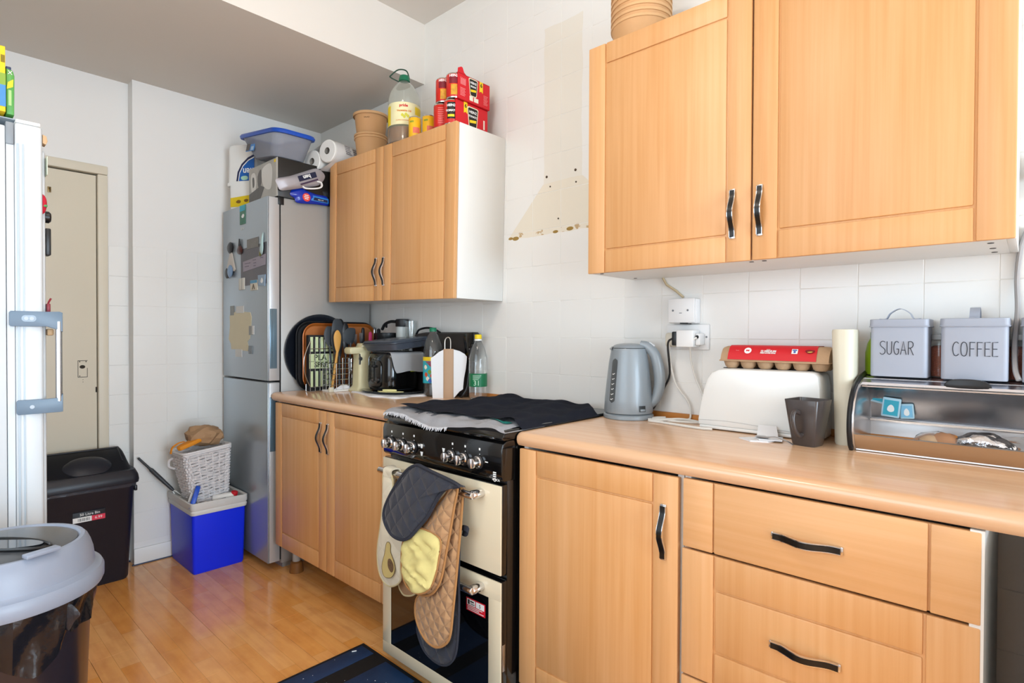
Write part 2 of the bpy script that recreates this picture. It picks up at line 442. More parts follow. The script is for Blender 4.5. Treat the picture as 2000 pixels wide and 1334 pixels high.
# floor boards (three-strip laminate)
def board_material():
    m = bpy.data.materials.new('three strip laminate'); m.use_nodes = True
    nt = m.node_tree; b = nt.nodes['Principled BSDF']; L = nt.links.new
    b.inputs['Roughness'].default_value = .17; b.inputs['Coat Weight'].default_value = .2; b.inputs['Coat Roughness'].default_value = .12
    g = nd(nt, 'ShaderNodeNewGeometry')
    br = nd(nt, 'ShaderNodeTexBrick'); br.offset = .37; br.offset_frequency = 2; br.squash = 1.0
    mp = nd(nt, 'ShaderNodeMapping'); mp.inputs['Location'].default_value = (.11, 1.205, 0); L(g.outputs['Position'], mp.inputs['Vector'])
    L(mp.outputs[0], br.inputs['Vector'])
    br.inputs['Scale'].default_value = 1.0; br.inputs['Mortar Size'].default_value = .0006; br.inputs['Brick Width'].default_value = .43; br.inputs['Row Height'].default_value = .19/3
    br.inputs['Color1'].default_value = lin('#f2a650'); br.inputs['Color2'].default_value = lin('#fbbd78'); br.inputs['Mortar'].default_value = lin('#d59a52'); br.inputs['Bias'].default_value = 0.
    mp2 = nd(nt, 'ShaderNodeMapping'); mp2.inputs['Scale'].default_value = (2.2, 34, 30); L(g.outputs['Position'], mp2.inputs['Vector'])
    n = nd(nt, 'ShaderNodeTexNoise'); n.inputs['Scale'].default_value = 1.; n.inputs['Detail'].default_value = 5; L(mp2.outputs[0], n.inputs['Vector'])
    mp3 = nd(nt, 'ShaderNodeMapping'); mp3.inputs['Scale'].default_value = (9, 16, 9); L(g.outputs['Position'], mp3.inputs['Vector'])
    n3 = nd(nt, 'ShaderNodeTexNoise'); n3.inputs['Scale'].default_value = 1.; n3.inputs['Detail'].default_value = 3; L(mp3.outputs[0], n3.inputs['Vector'])
    mx = nd(nt, 'ShaderNodeMixRGB', blend_type='MULTIPLY'); mx.inputs[0].default_value = .22
    cr = nd(nt, 'ShaderNodeValToRGB'); cr.color_ramp.elements[0].color = lin('#c99a66'); cr.color_ramp.elements[1].color = (1, 1, 1, 1); cr.color_ramp.elements[0].position = .35; cr.color_ramp.elements[1].position = .6
    L(n.outputs['Fac'], cr.inputs[0]); L(br.outputs['Color'], mx.inputs[1]); L(cr.outputs[0], mx.inputs[2])
    mx2 = nd(nt, 'ShaderNodeMixRGB', blend_type='MULTIPLY'); mx2.inputs[0].default_value = .16
    cr2 = nd(nt, 'ShaderNodeValToRGB'); cr2.color_ramp.elements[0].color = lin('#c48e5a'); cr2.color_ramp.elements[1].color = (1, 1, 1, 1); cr2.color_ramp.elements[0].position = .38; cr2.color_ramp.elements[1].position = .55
    L(n3.outputs['Fac'], cr2.inputs[0]); L(mx.outputs[0], mx2.inputs[1]); L(cr2.outputs[0], mx2.inputs[2])
    L(mx2.outputs[0], b.inputs['Base Color'])
    return m
lam = board_material()
bm_ = B().box((0, -.0948, -.0095), (1.1994, .0948, 0), .0006, seg=1)
_pl = _link('floorboard', bm_, lam); _pm = _pl.data; bpy.data.objects.remove(_pl)
rows = [-1.205+.095+.19*k for k in range(-7, 7)]
for k, y in enumerate(rows):
    x = -.3 - [.0, .8, .4, 1.0, .55, .2][k % 6]
    while x < 7.5:
        if x+1.2 > -.3:
            x0, x1 = max(x, -.29), min(x+1.2, 7.5)
            o = bpy.data.objects.new('floorboard', _pm); COL.objects.link(o)
            y0, y1 = max(y-.095, -2.6), min(y+.095, .0)
            o.scale = ((x1-x0)/1.2, (y1-y0)/.19, 1); o.location = (x0, (y0+y1)/2, 0); o.parent = floor
        x += 1.2

# tiles: 15 cm, laid where the wall shows
_tb = B().box((0, 0, 0), (.1515, .0035, .1518), .0008, seg=1)
_to = _link('tile', _tb, tile_white); tm = _to.data; bpy.data.objects.remove(_to)
def tile_right(x0, z0, x1, z1):
    o = bpy.data.objects.new('tile', tm); COL.objects.link(o)
    o.scale = ((x1-x0-.0014)/.1515, 1, (z1-z0-.0014)/.1518); o.location = (x0+.0007, random.uniform(0, .0004), z0+.001); o.parent = wall_right
jx = [1.972+.1535*k for k in range(-9, 14)]; jz = [1.193+.154*k for k in range(-8, 11)]
for xa, xb in zip(jx, jx[1:]):
    for za, zb in zip(jz, jz[1:]):
        mid = (xa+xb)/2; mz = (za+zb)/2
        show = (.80 < zb and za < 1.42 and mid > .6) or (1.55 < mid < 2.5 and mz > .85) or (mid > .6 and mz > 1.98 and mid < 2.6) or (mid > 3.28) or (mz > 2.05 and mid > 2.2 and mid < 3.0)
        if not show or xa < .6: continue
        if xa < 1.07 and zb > ZS: zb = ZS
        if zb - za < .02: continue
        zb2 = min(zb, ZC)
        if zb2-za < .02: continue
        tile_right(xa, max(za, 0), xb, zb2)
def tile_end(y0, z0, y1, z1, xf):
    o = bpy.data.objects.new('tile', tm); COL.objects.link(o)
    o.rotation_euler = (0, 0, PI/2)          # local x -> +y, local y -> -x
    o.scale = ((y1-y0-.002)/.1515, 1, (z1-z0-.002)/.1518); o.location = (xf, y0+.001, z0+.001); o.parent = wall_end
ez = [.08, .115]+[1.193+.154*k for k in range(-6, 4)]
for za, zb in zip(ez, ez[1:]):
    if zb-za < .05: continue
    for ya, yb in ((-1.045, -.892), (-.892, -.7385), (-.7385, -.585)): tile_end(ya, za, yb, zb, .0)
    tile_end(-1.134, za, -1.047, zb, -.078)
# skirting, wooden upstand strip, door
struct('baseboard_end', B().box((-.002, -1.047, .002), (.009, -.0, .085), .003), white_paint, 'low white skirting under the tiles')
struct('baseboard_seal', B().box((.0, -1.055, -.004), (.012, -.0, .006), .002).box((-.08, -1.135, -.004), (-.066, -1.045, .006), .002), mat('dark blue sealant', '#1b2c4a', .5), 'dark blue bead along the foot of the end wall')
upst = wood('dark upstand wood', '#a9682a', '#bf7f3c', 0, rough=.5)
struct('trim_2', B().box((.61, -.014, .9105), (1.655, 0, .932), .003), upst, 'narrow orange wood strip behind the far worktop')
struct('trim_3', B().box((2.276, -.014, .9105), (3.40, 0, .932), .003), upst, 'narrow orange wood strip behind the near worktop')
cream_paint = mat('cream gloss paint', '#ddd3bf', .4, var=.03, scale=3)
struct('trim_4', B().box((-.16, -1.180, 0), (-.064, -1.137, 2.01), .004).box((-.16, -1.987, 0), (-.064, -1.944, 2.01), .004).box((-.16, -1.987, 2.012), (-.064, -1.137, 2.056), .004), cream_paint, 'cream door frame')
d1 = struct('door_1', B().box((-.125, -1.940, .006), (-.083, -1.1835, 2.004), .002), cream_paint, 'flush cream door with the handle plate missing')
part('dark_gap', B().box((-.16, -1.944, .0), (-.126, -1.180, 2.012)), black_matte, d1)
scr = mat('exposed dark wood scratch', '#3a342c', .9)
kp = B()
for lo, hi in (((-1.262, 1.066), (-1.222, 1.0685)), ((-1.262, .985), (-1.26, 1.068)), ((-1.262, .9835), (-1.222, .986)), ((-1.224, .985), (-1.222, 1.03))):
    kp.box((-.0835, lo[0], lo[1]), (-.0825, hi[0], hi[1]))
for y, z, r in ((-1.254, 1.062, .0028), (-1.228, 1.062, .0028), (-1.254, .99, .0025), (-1.241, .972, .0015), (-1.241, .96, .0015)):
    kp.cyl((-.0835, y, z), (-.0823, y, z), r, seg=10)
kp.lathe([(0, 0), (.009, 0), (.009, .0012), (0, .0012)], (-.0835, -1.243, 1.036), 12, m=Matrix.Rotation(PI/2, 4, 'Y'), sy=1.3)
part('handle_plate_scar', kp, scr, d1)
part('latch', B().box((-.0835, -1.1895, .905), (-.081, -1.184, .932)), scr, d1)
hk = B().box((-.083, -1.376, 1.885), (-.0795, -1.362, 1.912), .001).tube(smoothpath([(-.079, -1.369, 1.903), (-.06, -1.369, 1.905), (-.052, -1.369, 1.893), (-.062, -1.369, 1.886)]), .0032, 6)
part('coat_hook', hk, mat('tarnished brass', '#8a7550', .4, .8), d1)
hl = B()
for x, z in ((1.897, 1.874), (1.916, 1.83), (2.047, 1.875), (2.05, 1.826), (1.96, 1.69)):
    hl.cyl((x, .0002, z), (x, -.0015, z), .0055 if z > 1.85 else .0035, seg=10)
part('screw_hole', hl, mat('rusty wall plug', '#4a3a2a', .8), wall_right)
st_ = B()
for x, z, w in ((1.945, 1.637, .016), (2.02, 1.641, .018), (1.69, 1.636, .014), (1.72, 1.633, .02)):
    st_.lathe([(0, 0), (w, 0), (w*.7, .0006), (0, .0008)], (x, .0002, z), 12, m=Matrix.Rotation(PI/2, 4, 'X'), sy=.45)
part('grease_drip', st_, mat('brown grease', '#9c7d3c', .35), wall_right)

# ================================================================ KITCHEN UNITS
def bow_handle(axis, c, L=.128, out=.024, w=.0155):
    """arched strap handle; axis 'x' or 'z', c = centre on the door face, arching to -y"""
    pts = []; N = 18
    for i in range(N+1):
        s = -1+2*i/N
        a = abs(s)
        o = .006 + (out-.006)*(.5+.5*math.cos(PI*min(1, a/.86)))
        q = s*L/2
        pts.append((c[0]+q, c[1]-o, c[2]) if axis == 'x' else (c[0], c[1]-o, c[2]+q))
    wd = (0, 0, 1) if axis == 'x' else (1, 0, 0)
    b = B()
    b.strap(pts, wd, w, .005, mi=0)
    b.strap([(p[0], p[1]-.0022, p[2]) for p in pts], wd, w*.78, .0024, mi=1)
    for p in (pts[0], pts[-1]):
        if axis == 'x': b.box((p[0]-.004, c[1]-.005, p[2]-w/2), (p[0]+.004, c[1], p[2]+w/2), .0008)
        else: b.box((p[0]-w/2, c[1]-.005, p[2]-.004), (p[0]+w/2, c[1], p[2]+.004), .0008)
    return b
def handle(parent, axis, c, **k):
    return part('handle', bow_handle(axis, c, **k), [chrome, dark_inlay], parent, label='wavy chrome bow handle with a black inlay')
def door_mesh(x0, x1, z0, z1, y, st=.066, rt=.068, rb=.075):
    b = B()
    b.box((x0+.001, y+.005, z0+.001), (x1-.001, y+.018, z1-.001), .001)
    g = .0022
    b.box((x0, y, z0), (x0+st-g, y+.009, z1), .003); b.box((x1-st+g, y, z0), (x1, y+.009, z1), .003)
    if rt: b.box((x0+st+g, y, z1-rt+g), (x1-st-g, y+.009, z1), .003)
    if rb: b.box((x0+st+g, y, z0), (x1-st-g, y+.009, z0+rb-g), .003)
    b.box((x0+st+g, y+.0006, z0+rb+g), (x1-st-g, y+.009, z1-rt-g), .0042)
    return b
def worktop(name, label, x0, x1):
    pr = [(-.004, .9105), (-.578, .9105), (-.590, .907), (-.598, .899), (-.600, .889), (-.597, .878), (-.590, .8705), (-.578, .8695), (-.004, .8695)]
    b = B(); b.prism(pr, x1-x0, Matrix(((0, 0, 1, x0), (1, 0, 0, 0), (0, 1, 0, 0), (0, 0, 0, 1))))
    return solo(name, label, 'worktop', b, wood_top, ((x0+x1)/2, -.3, .87), 'worktops')
# far base cabinet
bc = thing('base_cabinet', 'beech two-door floor cabinet between the silver fridge and the cooker', 'cabinet', (1.13, -.3, 0), group='floor cabinets')
cb = B().box((.637, -.574, .155), (.653, -.02, .868)).box((1.605, -.574, .155), (1.621, -.02, .868)).box((.637, -.574, .155), (1.621, -.02, .172)).box((.637, -.46, .85), (1.621, -.02, .868)).box((.637, -.03, .155), (1.621, -.02, .868))
part('body', cb, white_carcass, bc)
for (a, c, hx) in ((.642, 1.136, 1.095), (1.140, 1.622, 1.158)):
    d = part('door', door_mesh(a, c, .153, .864, -.594, rt=.062), wood_v, bc)
    handle(d, 'z', (hx, -.594, .745))
legm = mat('grey leg tube', '#b9b5b0', .35); footm = mat('brown plastic foot', '#8b5a2a', .5)
for x, y in ((.684, -.505), (1.57, -.505), (.684, -.08), (1.57, -.08)):
    l = part('leg', B().cyl((x, y, .05), (x, y, .156), .019), legm, bc)
    part('foot', B().lathe([(.034, 0), (.034, .008), (.029, .05), (.019, .056)], (x, y, 0), 16), footm, l, label='brown plastic foot')
worktop('worktop', 'short beech worktop over the far cabinet, crowded with black kitchenware', .612, 1.652)
# near base units
b2 = thing('base_cabinet', 'beech floor cabinet with a single door right of the cooker', 'cabinet', (2.54, -.3, 0), group='floor cabinets')
part('body', B().box((2.283, -.574, .0), (2.299, -.02, .868)).box((2.783, -.574, .0), (2.799, -.02, .868)).box((2.283, -.574, .15), (2.799, -.02, .168)).box((2.283, -.46, .85), (2.799, -.02, .868)).box((2.283, -.03, .0), (2.799, -.02, .868)).box((2.283, -.52, 0), (2.799, -.505, .15)), white_carcass, b2)
d = part('door', door_mesh(2.282, 2.793, .152, .863, -.596, rt=.075), wood_v, b2)
handle(d, 'z', (2.757, -.596, .7245))
du = thing('drawer_cabinet', 'beech drawer cabinet at the open end of the worktop', 'cabinet', (3.08, -.3, 0), group='floor cabinets')
part('body', B().box((2.8035, -.578, .0), (2.8185, -.02, .868)).box((3.338, -.594, .0), (3.358, -.02, .868)).box((2.8035, -.574, .15), (3.358, -.02, .168)).box((2.8035, -.46, .85), (3.358, -.02, .868)).box((2.8035, -.03, .0), (3.358, -.02, .868)).box((2.8035, -.52, 0), (3.358, -.505, .15)), white_carcass, du)
b = B().box((2.806, -.590, .704), (3.354, -.578, .864), .001)
for a, c in ((2.806, 2.8785), (2.882, 3.279), (3.2825, 3.354)): b.box((a, -.596, .703), (c, -.588, .865), .0028)
d = part('drawer', b, wood_h, du); handle(d, 'x', (3.0765, -.596, .779))
d = part('drawer', door_mesh(2.804, 3.354, .399, .698, -.596, st=.079, rt=.079, rb=.076), wood_v, du); handle(d, 'x', (3.0745, -.596, .545))
d = part('drawer', door_mesh(2.804, 3.354, .152, .394, -.596, st=.079, rt=.06, rb=.06), wood_v, du); handle(d, 'x', (3.0745, -.596, .28))
worktop('worktop', 'long beech worktop at the right with the kettle and bread bin', 2.274, 3.408)
# wall cabinets
def wall_cab(label, x0, x1, z0, z1, y, split, hz, hx, sr=True):
    t = thing('wall_cabinet', label, 'cabinet', ((x0+x1)/2, -.15, z0), group='wall cabinets')
    e = .016
    bb = B().box((x0, y+.02, z0), (x0+e, -.001, z1), .001).box((x1-e, y+.02, z0), (x1, -.001, z1), .001).box((x0+e, y+.02, z0), (x1-e, -.001, z0+e)).box((x0+e, y+.02, z1-e), (x1-e, -.001, z1)).box((x0+e, -.012, z0+e), (x1-e, -.001, z1-e)).box((split-.01, y+.021, z0+e), (split+.01, -.02, z1-e))
    part('body', bb, white_carcass, t, label='white melamine box with dark screw caps underneath')
    for (a, c, h) in ((x0+.001, split-.002, hx[0]), (split+.002, x1-.001, hx[1])):
        d = part('door', door_mesh(a, c, z0-.002, z1+.002, y), wood_v, t)
        handle(d, 'z', (h, y, hz))
    return t
wc = wall_cab('small beech wall cabinet over the far worktop with food stacked on top', .63, 1.642, 1.368, 2.100, -.297, 1.123, 1.505, (1.077, 1.140))
wc.rotation_euler = (0, .02, 0)
wc2 = wall_cab('large beech wall cabinet above the kettle at the right', 2.318, 3.388, 1.411, 2.154, -.298, 2.853, 1.5405, (2.803, 2.876))
cp = B()
for x, y in ((2.35, -.26), (2.36, -.06), (2.838, -.25), (2.872, -.25), (3.345, -.23), (3.345, -.13), (3.345, -.05)):
    cp.cyl((x, y, 1.4115), (x, y, 1.4098), .006, seg=12)
part('screw_cap', cp, mat('dark screw cap', '#2d2723', .5), wc2)
# ================================================================ COOKER
cream_glass = mat('cream enamel glass', '#ddd0b4', .14, var=.02, coat=.3)
ck = thing('cooker', 'cream and black freestanding double oven cooker between the worktops', 'cooker', (1.966, -.33, 0))
X0, X1 = 1.664, 2.270
part('body', B().box((X0+.006, -.63, .03), (X1-.006, -.03, .905), .003).box((X0+.02, -.60, .0), (X1-.02, -.05, .03)), black_gloss, ck)
prof = [(-.60, .766), (-.650, .768), (-.657, .775), (-.660, .80), (-.660, .862), (-.654, .880), (-.640, .888), (-.60, .889)]
part('control_panel', B().prism(prof, X1-X0, Matrix(((0, 0, 1, X0), (1, 0, 0, 0), (0, 1, 0, 0), (0, 0, 0, 1))), bev=.004), black_gloss, ck)
prof = [(-.60, .8895), (-.652, .8895), (-.658, .897), (-.652, .910), (-.638, .919), (-.60, .921), (-.03, .921), (-.03, .8895)]
hob = part('hob', B().prism(prof, X1-X0, Matrix(((0, 0, 1, X0), (1, 0, 0, 0), (0, 1, 0, 0), (0, 0, 0, 1))), bev=.003), black_gloss, ck)
for i, x in enumerate((1.716, 1.783, 1.846, 2.046, 2.106, 2.171)):
    k = B(); q = Matrix.Rotation(PI/2, 4, 'X')
    k.lathe([(.0, 0), (.022, 0), (.022, .004), (.019, .007), (0, .007)], (x, -.6595, .815), 24, mi=1, m=q)
    k.lathe([(0, .006), (.0185, .006), (.0185, .009), (.0155, .012), (.0165, .030), (.0150, .034), (.0, .034)], (x, -.6595, .815), 24, m=q)
    k.box((x-.0035, -.6975, .800), (x+.0035, -.690, .830), .001)
    part('knob', k, [chrome, black_plastic], ck, label='chrome control knob')
mk = B()
for i, x in enumerate((1.716, 1.783, 1.846, 2.046, 2.106, 2.171)):
    mk.box((x+.002, -.6608, .851), (x+.008, -.6597, .858)); mk.box((x+.004, -.6608, .838), (x+.0065, -.6597, .8405))
for x, z in ((1.893, .826), (1.893, .800), (2.007, .828), (2.007, .803)):
    mk.prism([(x-.007, z+.006), (x+.007, z+.006), (x+.003, z-.008), (x-.003, z-.008)], .001, MXZ(-.6597))
mk.box((2.2, -.6608, .818), (2.212, -.6597, .821)); mk.box((1.874, -.6608, .824), (1.884, -.6597, .829))
for k_ in range(3): mk.box((2.234, -.6608, .792-.006*k_), (2.246, -.6597, .7955-.006*k_))
mk.lathe([(.004, 0), (.0055, 0), (.0055, .001), (.004, .001)], (2.241, -.6597, .772), 14, m=Matrix.Rotation(PI/2, 4, 'X'), cap=False)
part('panel_marking', mk, ink_white, ck, label='small white symbols')
text(ck, 'AMICA', .010, (2.246, -.6602, .775-.0025), XP, ZP, ink_white)
def oven_door(z0, z1):
    d = part('door', B().box((X0+.003, -.655, z0), (X1-.003, -.631, z1), .004), black_gloss, ck)
    return d
du_ = oven_door(.487, .758)
part('cream_panel', B().box((X0+.003, -.661, .489), (X1-.003, -.6545, .756), .0028), cream_glass, du_)
dl = oven_door(.036, .470)
fr = B()
zz = (.038, .082, .411, .468); xx = (X0+.003, 1.717, 2.216, X1-.003)
fr.box((xx[0], -.661, zz[0]), (xx[3], -.6545, zz[1]), .002); fr.box((xx[0], -.661, zz[2]), (xx[3], -.6545, zz[3]), .002)
fr.box((xx[0], -.661, zz[1]-.004), (xx[1], -.6545, zz[2]+.004), .002); fr.box((xx[2], -.661, zz[1]-.004), (xx[3], -.6545, zz[2]+.004), .002)
part('cream_panel', fr, cream_glass, dl)
part('window', B().box((1.7165, -.6595, .0815), (2.2165, -.6548, .4115)), mat('dark oven glass', '#07080b', .06, var=0, coat=.6), dl)
sk = B().box((2.118, -.6604, .343), (2.202, -.6594, .383))
sk2 = part('sticker', sk, ink_red, dl, label='red and white sticker on the dark glass')
sw = B().box((2.122, -.6609, .3615), (2.158, -.6603, .380)).box((2.162, -.6609, .3615), (2.198, -.6603, .380))
part('sticker_panel', sw, ink_white, dl)
text(ck, '5', .015, (2.180, -.6611, .3705), XP, ZP, ink_black); text(ck, 'YEARS', .0065, (2.147, -.6611, .3665), XP, ZP, ink_black)
sb = B().box((2.126, -.6611, .364), (2.134, -.6608, .378)).box((2.137, -.6611, .372), (2.153, -.6608, .376))
part('sticker_print', sb, ink_black, dl)
sl_ = B()
for r, (a, c) in enumerate(((2.124, 2.190), (2.124, 2.176), (2.124, 2.196))): sl_.box((a, -.6609, .3565-.005*r), (c, -.6603, .3585-.005*r))
part('sticker_print', sl_, ink_white, dl)
for z, dd in ((.724, du_), (.438, dl)):
    h = B().cyl((1.712, -.706, z), (2.196, -.706, z), .0115, seg=18, bev=.002)
    for x in (1.738, 2.186):
        h.lathe([(0, 0), (.0125, 0), (.0135, .003), (.0135, .042), (.012, .045), (0, .045)], (x, -.661, z), 18, m=Matrix.Rotation(PI/2, 4, 'X'), sx=1.25)
    part('handle', h, chrome, dd, label='round chrome bar handle')
part('hinge_plate', B().box((X1-.0055, -.652, .20), (X1-.0025, -.640, .28), .0008), steel, dl)

# cloths over the hob
rnd = random.Random(3)
def wob(x, y, s=1.): return (math.sin(x*17+y*9)*.5+math.sin(x*31-y*23+1.3)*.3+math.sin(x*9+y*37+.6)*.35)*s
navy_cloth = mat('charcoal towelling', '#262a39', .95, var=.15, scale=60, bump=.35, bscale=420)
def tt(u, v):
    x = 1.662+u*.6165; y = -.666+.016*math.sin(u*PI*2.6+.6)*(1-v)+v*.20
    z = .9225+.006*(wob(u*1.4, v*.4+2)+1.0)*(.4+.6*v)+(.008*abs(math.sin(u*19+v*5+.4))*abs(math.sin(u*8.3+1)))*(.35+.65*math.sin(PI*min(1, v*1.6)))
    if y < -.640: z -= (-.640-y)*.55
    if u > .93: k = min(1, (u-.93)/.06); z = min(z, z*(1-k)+.9138*k)
    return (x, y, z)
def tw(u, v):
    x = 1.668+u*.612; k = max(0., (u-.72)/.28); y = -.590+v*(.550-.125*k*k*(3-2*k))
    if v < .25: y -= .030*math.sin(u*PI*1.7+.2)*(.25-v)*2.2
    z = .9320+.010*(wob(u*.9, v*.7)+.55)+.014*math.exp(-((u-.28)**2+(v-.55)**2)/.02)
    if y < -.44:
        q = tt(min(1, max(0, (x-1.662)/.608)), min(1, max(0, (y+.672)/.20)))
        z = max(z, q[2]+.0075)
    if u > .93: k = min(1, (u-.93)/.06); z = z*(1-k)+.9185*k
    if u > .985: z = .9165
    return (x, y, z)
tb = B().grid(tw, 44, 34, th=-.0045)
solo('kitchen_towel', 'charcoal towel spread over the cooker hob', 'towel', tb, navy_cloth, (1.97, -.28, .922))
grey_cloth = mat('pale grey cotton', '#cfd0d6', .95, var=.04, scale=40, bump=.25, bscale=300)
teal_cloth = mat('teal cloth edge', '#2fa39a', .9, var=.08)
tea = thing('tea_towel', 'pale grey fringed tea towel poking out under the charcoal towel', 'towel', (1.97, -.56, .922))
part('cloth', B().grid(tt, 96, 14, th=-.002), grey_cloth, tea)
fg = B()
for i in range(95):
    u = .01+.60*i/94; p = Vector(tt(u, 0)); L = rnd.uniform(.006, .014)
    q = p+Vector((rnd.uniform(-.005, .007), -L*.7, -.001-L*.8))
    fg.tube([p+Vector((0, .004, .0005)), (p+q)/2+Vector((0, 0, .0025)), q], .0016, 4, rr=[.0022, .0018, .0008])
part('fringe', fg, grey_cloth, tea, kind='stuff', label='short white fringe')
def te(u, v):
    p = Vector(tt(.80+.12*u, .30+v*.14)); return p+Vector((0, 0, .003))
part('teal_edge', B().grid(te, 12, 3, th=-.0015), teal_cloth, tea, label='teal woven edge')
ln = B()
for a, c in ((.2, .28), (.33, .42)):
    ln.tube([Vector(tt(a+(c-a)*k/9, .28+.1*math.sin(k*1.4)))+Vector((0, 0, .0012)) for k in range(10)], .0011, 5)
part('printed_line', ln, mat('grey print', '#55565c', .8), tea)

# oven gloves on the upper handle
def quilt_mat(name, col, dens=55., strength=.5, var=.08, rot=0.):
    m = mat(name, col, .9, var=var, scale=25, sheen=.2)
    nt = m.node_tree; b = nt.nodes['Principled BSDF']; L = nt.links.new
    g = nd(nt, 'ShaderNodeNewGeometry'); hs = []
    for a in (PI/4+rot, -PI/4+rot):
        mp = nd(nt, 'ShaderNodeMapping'); mp.inputs['Rotation'].default_value = (0, a, 0); L(g.outputs['Position'], mp.inputs[0])
        w = nd(nt, 'ShaderNodeTexWave'); w.bands_direction = 'X'; w.inputs['Scale'].default_value = dens/2/PI*1.0; w.inputs['Distortion'].default_value = .8; w.inputs['Detail'].default_value = 1
        L(mp.outputs[0], w.inputs[0]); hs.append(w)
    pw = []
    for w in hs:
        q = nd(nt, 'ShaderNodeMath', operation='POWER'); q.inputs[1].default_value = .35; L(w.outputs['Fac'], q.inputs[0]); pw.append(q)
    mn = nd(nt, 'ShaderNodeMath', operation='MINIMUM'); L(pw[0].outputs[0], mn.inputs[0]); L(pw[1].outputs[0], mn.inputs[1])
    bp = nd(nt, 'ShaderNodeBump'); bp.inputs['Strength'].default_value = strength; bp.inputs['Distance'].default_value = .012
    L(mn.outputs[0], bp.inputs['Height']); L(bp.outputs['Normal'], b.inputs['Normal'])
    return m
q_dark = quilt_mat('charcoal quilting', '#2c2f3a', 42)
q_tan = quilt_mat('tan quilting', '#b08760', 62, .6)
q_cream = quilt_mat('cream cotton', '#dfd5bd', 30, .2)
q_yel = mat('pale yellow padded cotton', '#dcce88', .9, var=.14, scale=12, bump=1.0, bscale=18)
def piping(b, out, m, r=.004, mi=1):
    b.tube([m @ Vector((x, y, 0)) for x, y in out], r, 6, closed=True, mi=mi)
    return b
def sag(c, k=.006):     # the cloths swing out over the lower handle
    d = max(0., .72-c.z)*.13; s = 1-(d+k)/1.14
    return Vector((3.4126+(c.x-3.4126)*s, c.y-d, 1.2046+(c.z-1.2046)*s))
# tan double glove, hung over the bar
tg = thing('oven_glove', 'tan quilted double oven glove with a pale yellow pocket', 'oven glove', (2.0, -.70, .45), group='oven gloves on the cooker handle')
fl = smoothpoly([(2.124, .742), (2.097, .736), (2.077, .708), (2.028, .66), (1.977, .595), (1.906, .539), (1.874, .497), (1.865, .426), (1.874, .383), (1.902, .358), (1.952, .350), (2.004, .370), (2.037, .405), (2.058, .449), (2.078, .527), (2.096, .595), (2.115, .677), (2.128, .726)])
tan_edge = mat('tan binding', '#a87848', .85)
b = B(); m = MXZ(-.7300); b.puffy(fl, .020, m, back=.3); piping(b, fl, m); b.post(lambda c: sag(c, .022)); part('front_lobe', b, [q_tan, tan_edge], tg)
yp = smoothpoly([(1.879, .515), (1.942, .565), (1.977, .581), (2.066, .571), (2.066, .515), (2.041, .433), (2.004, .384), (1.952, .362), (1.906, .366), (1.880, .392), (1.870, .432)])
b = B(); m2 = MXZ(-.7480); b.puffy(yp, .014, m2, back=.3, power=.45, rings=14); b.post(lambda c: Vector((c.x, c.y-.0032*(math.sin(c.x*70+c.z*95+2*math.sin(c.z*60))+.8*math.sin(c.z*130-c.x*60+1.5*math.sin(c.x*50))), c.z))); piping(b, yp, m2, .003); b.post(lambda c: sag(c, .022)); part('pocket', b, [q_yel, tan_edge], tg, label='pale yellow padded pocket')
bl = smoothpoly([(2.139, .728), (2.104, .728), (2.088, .67), (2.068, .564), (2.04, .439), (1.985, .362), (1.92, .332), (1.906, .274), (1.929, .226), (1.969, .199), (2.02, .199), (2.065, .229), (2.085, .266), (2.096, .338), (2.110, .437), (2.122, .534), (2.134, .631)])
b = B(); m = MXZ(-.7035); b.puffy(bl, .013, m, back=.7); piping(b, bl, m); b.post(sag); part('back_lobe', b, [q_tan, tan_edge], tg)
b = B(); b.strap(smoothpath([(2.118, -.727, .725), (2.122, -.724, .738), (2.122, -.706, .7415), (2.125, -.692, .735), (2.128, -.690, .72)]), (1, 0, 0), .035, .005)
part('loop_over_bar', b, q_tan, tg)
# charcoal glove
dg = thing('oven_glove', 'charcoal quilted oven glove folded over the top of the others', 'oven glove', (1.97, -.71, .5), group='oven gloves on the cooker handle')
dk = smoothpoly([(1.967, .785), (2.002, .783), (2.04, .777), (2.1, .769), (2.155, .760), (2.166, .753), (2.116, .740), (2.077, .707), (2.028, .638), (1.977, .587), (1.928, .542), (1.883, .525), (1.83, .530), (1.791, .563), (1.789, .603), (1.82, .656), (1.868, .713), (1.919, .762)])
dk_edge = mat('charcoal binding', '#2a2c36', .9)
b = B(); m = MXZ(-.7600); b.puffy(dk, .018, m, back=.3); piping(b, dk, m, .006); b.post(lambda c: sag(c, .022)); part('front_lobe', b, [q_dark, dk_edge], dg)
lo = smoothpoly([(2.128, .715), (2.112, .594), (2.108, .507), (2.106, .42), (2.108, .369), (2.105, .284), (2.092, .195), (2.058, .148), (2.008, .130), (1.947, .139), (1.911, .17), (1.897, .222), (1.947, .318), (2.032, .455), (2.09, .7)])
b = B(); m = MXZ(-.6840); b.puffy(lo, .006, m, back=.9); piping(b, lo, m, .004); b.post(sag); part('back_lobe', b, [q_dark, dk_edge], dg)
b = B(); b.strap(smoothpath([(2.150, -.752, .748), (2.148, -.735, .757), (2.140, -.706, .7445), (2.125, -.685, .735), (2.115, -.677, .71)]), (1, 0, 0), .034, .005)
part('loop_over_bar', b, q_dark, dg)
b = B(); b.strap(smoothpath([(2.118, -.678, .585), (2.14, -.684, .588), (2.155, -.688, .600), (2.152, -.69, .608), (2.13, -.686, .606), (2.118, -.680, .600)]), (0, .3, 1), .016, .003)
part('hanging_tab', b.post(sag), dk_edge, dg)
for c_ in dg.children:
    if c_.name.split('.')[0] in ('back_lobe', 'loop_over_bar', 'hanging_tab'): c_.location.x -= .006
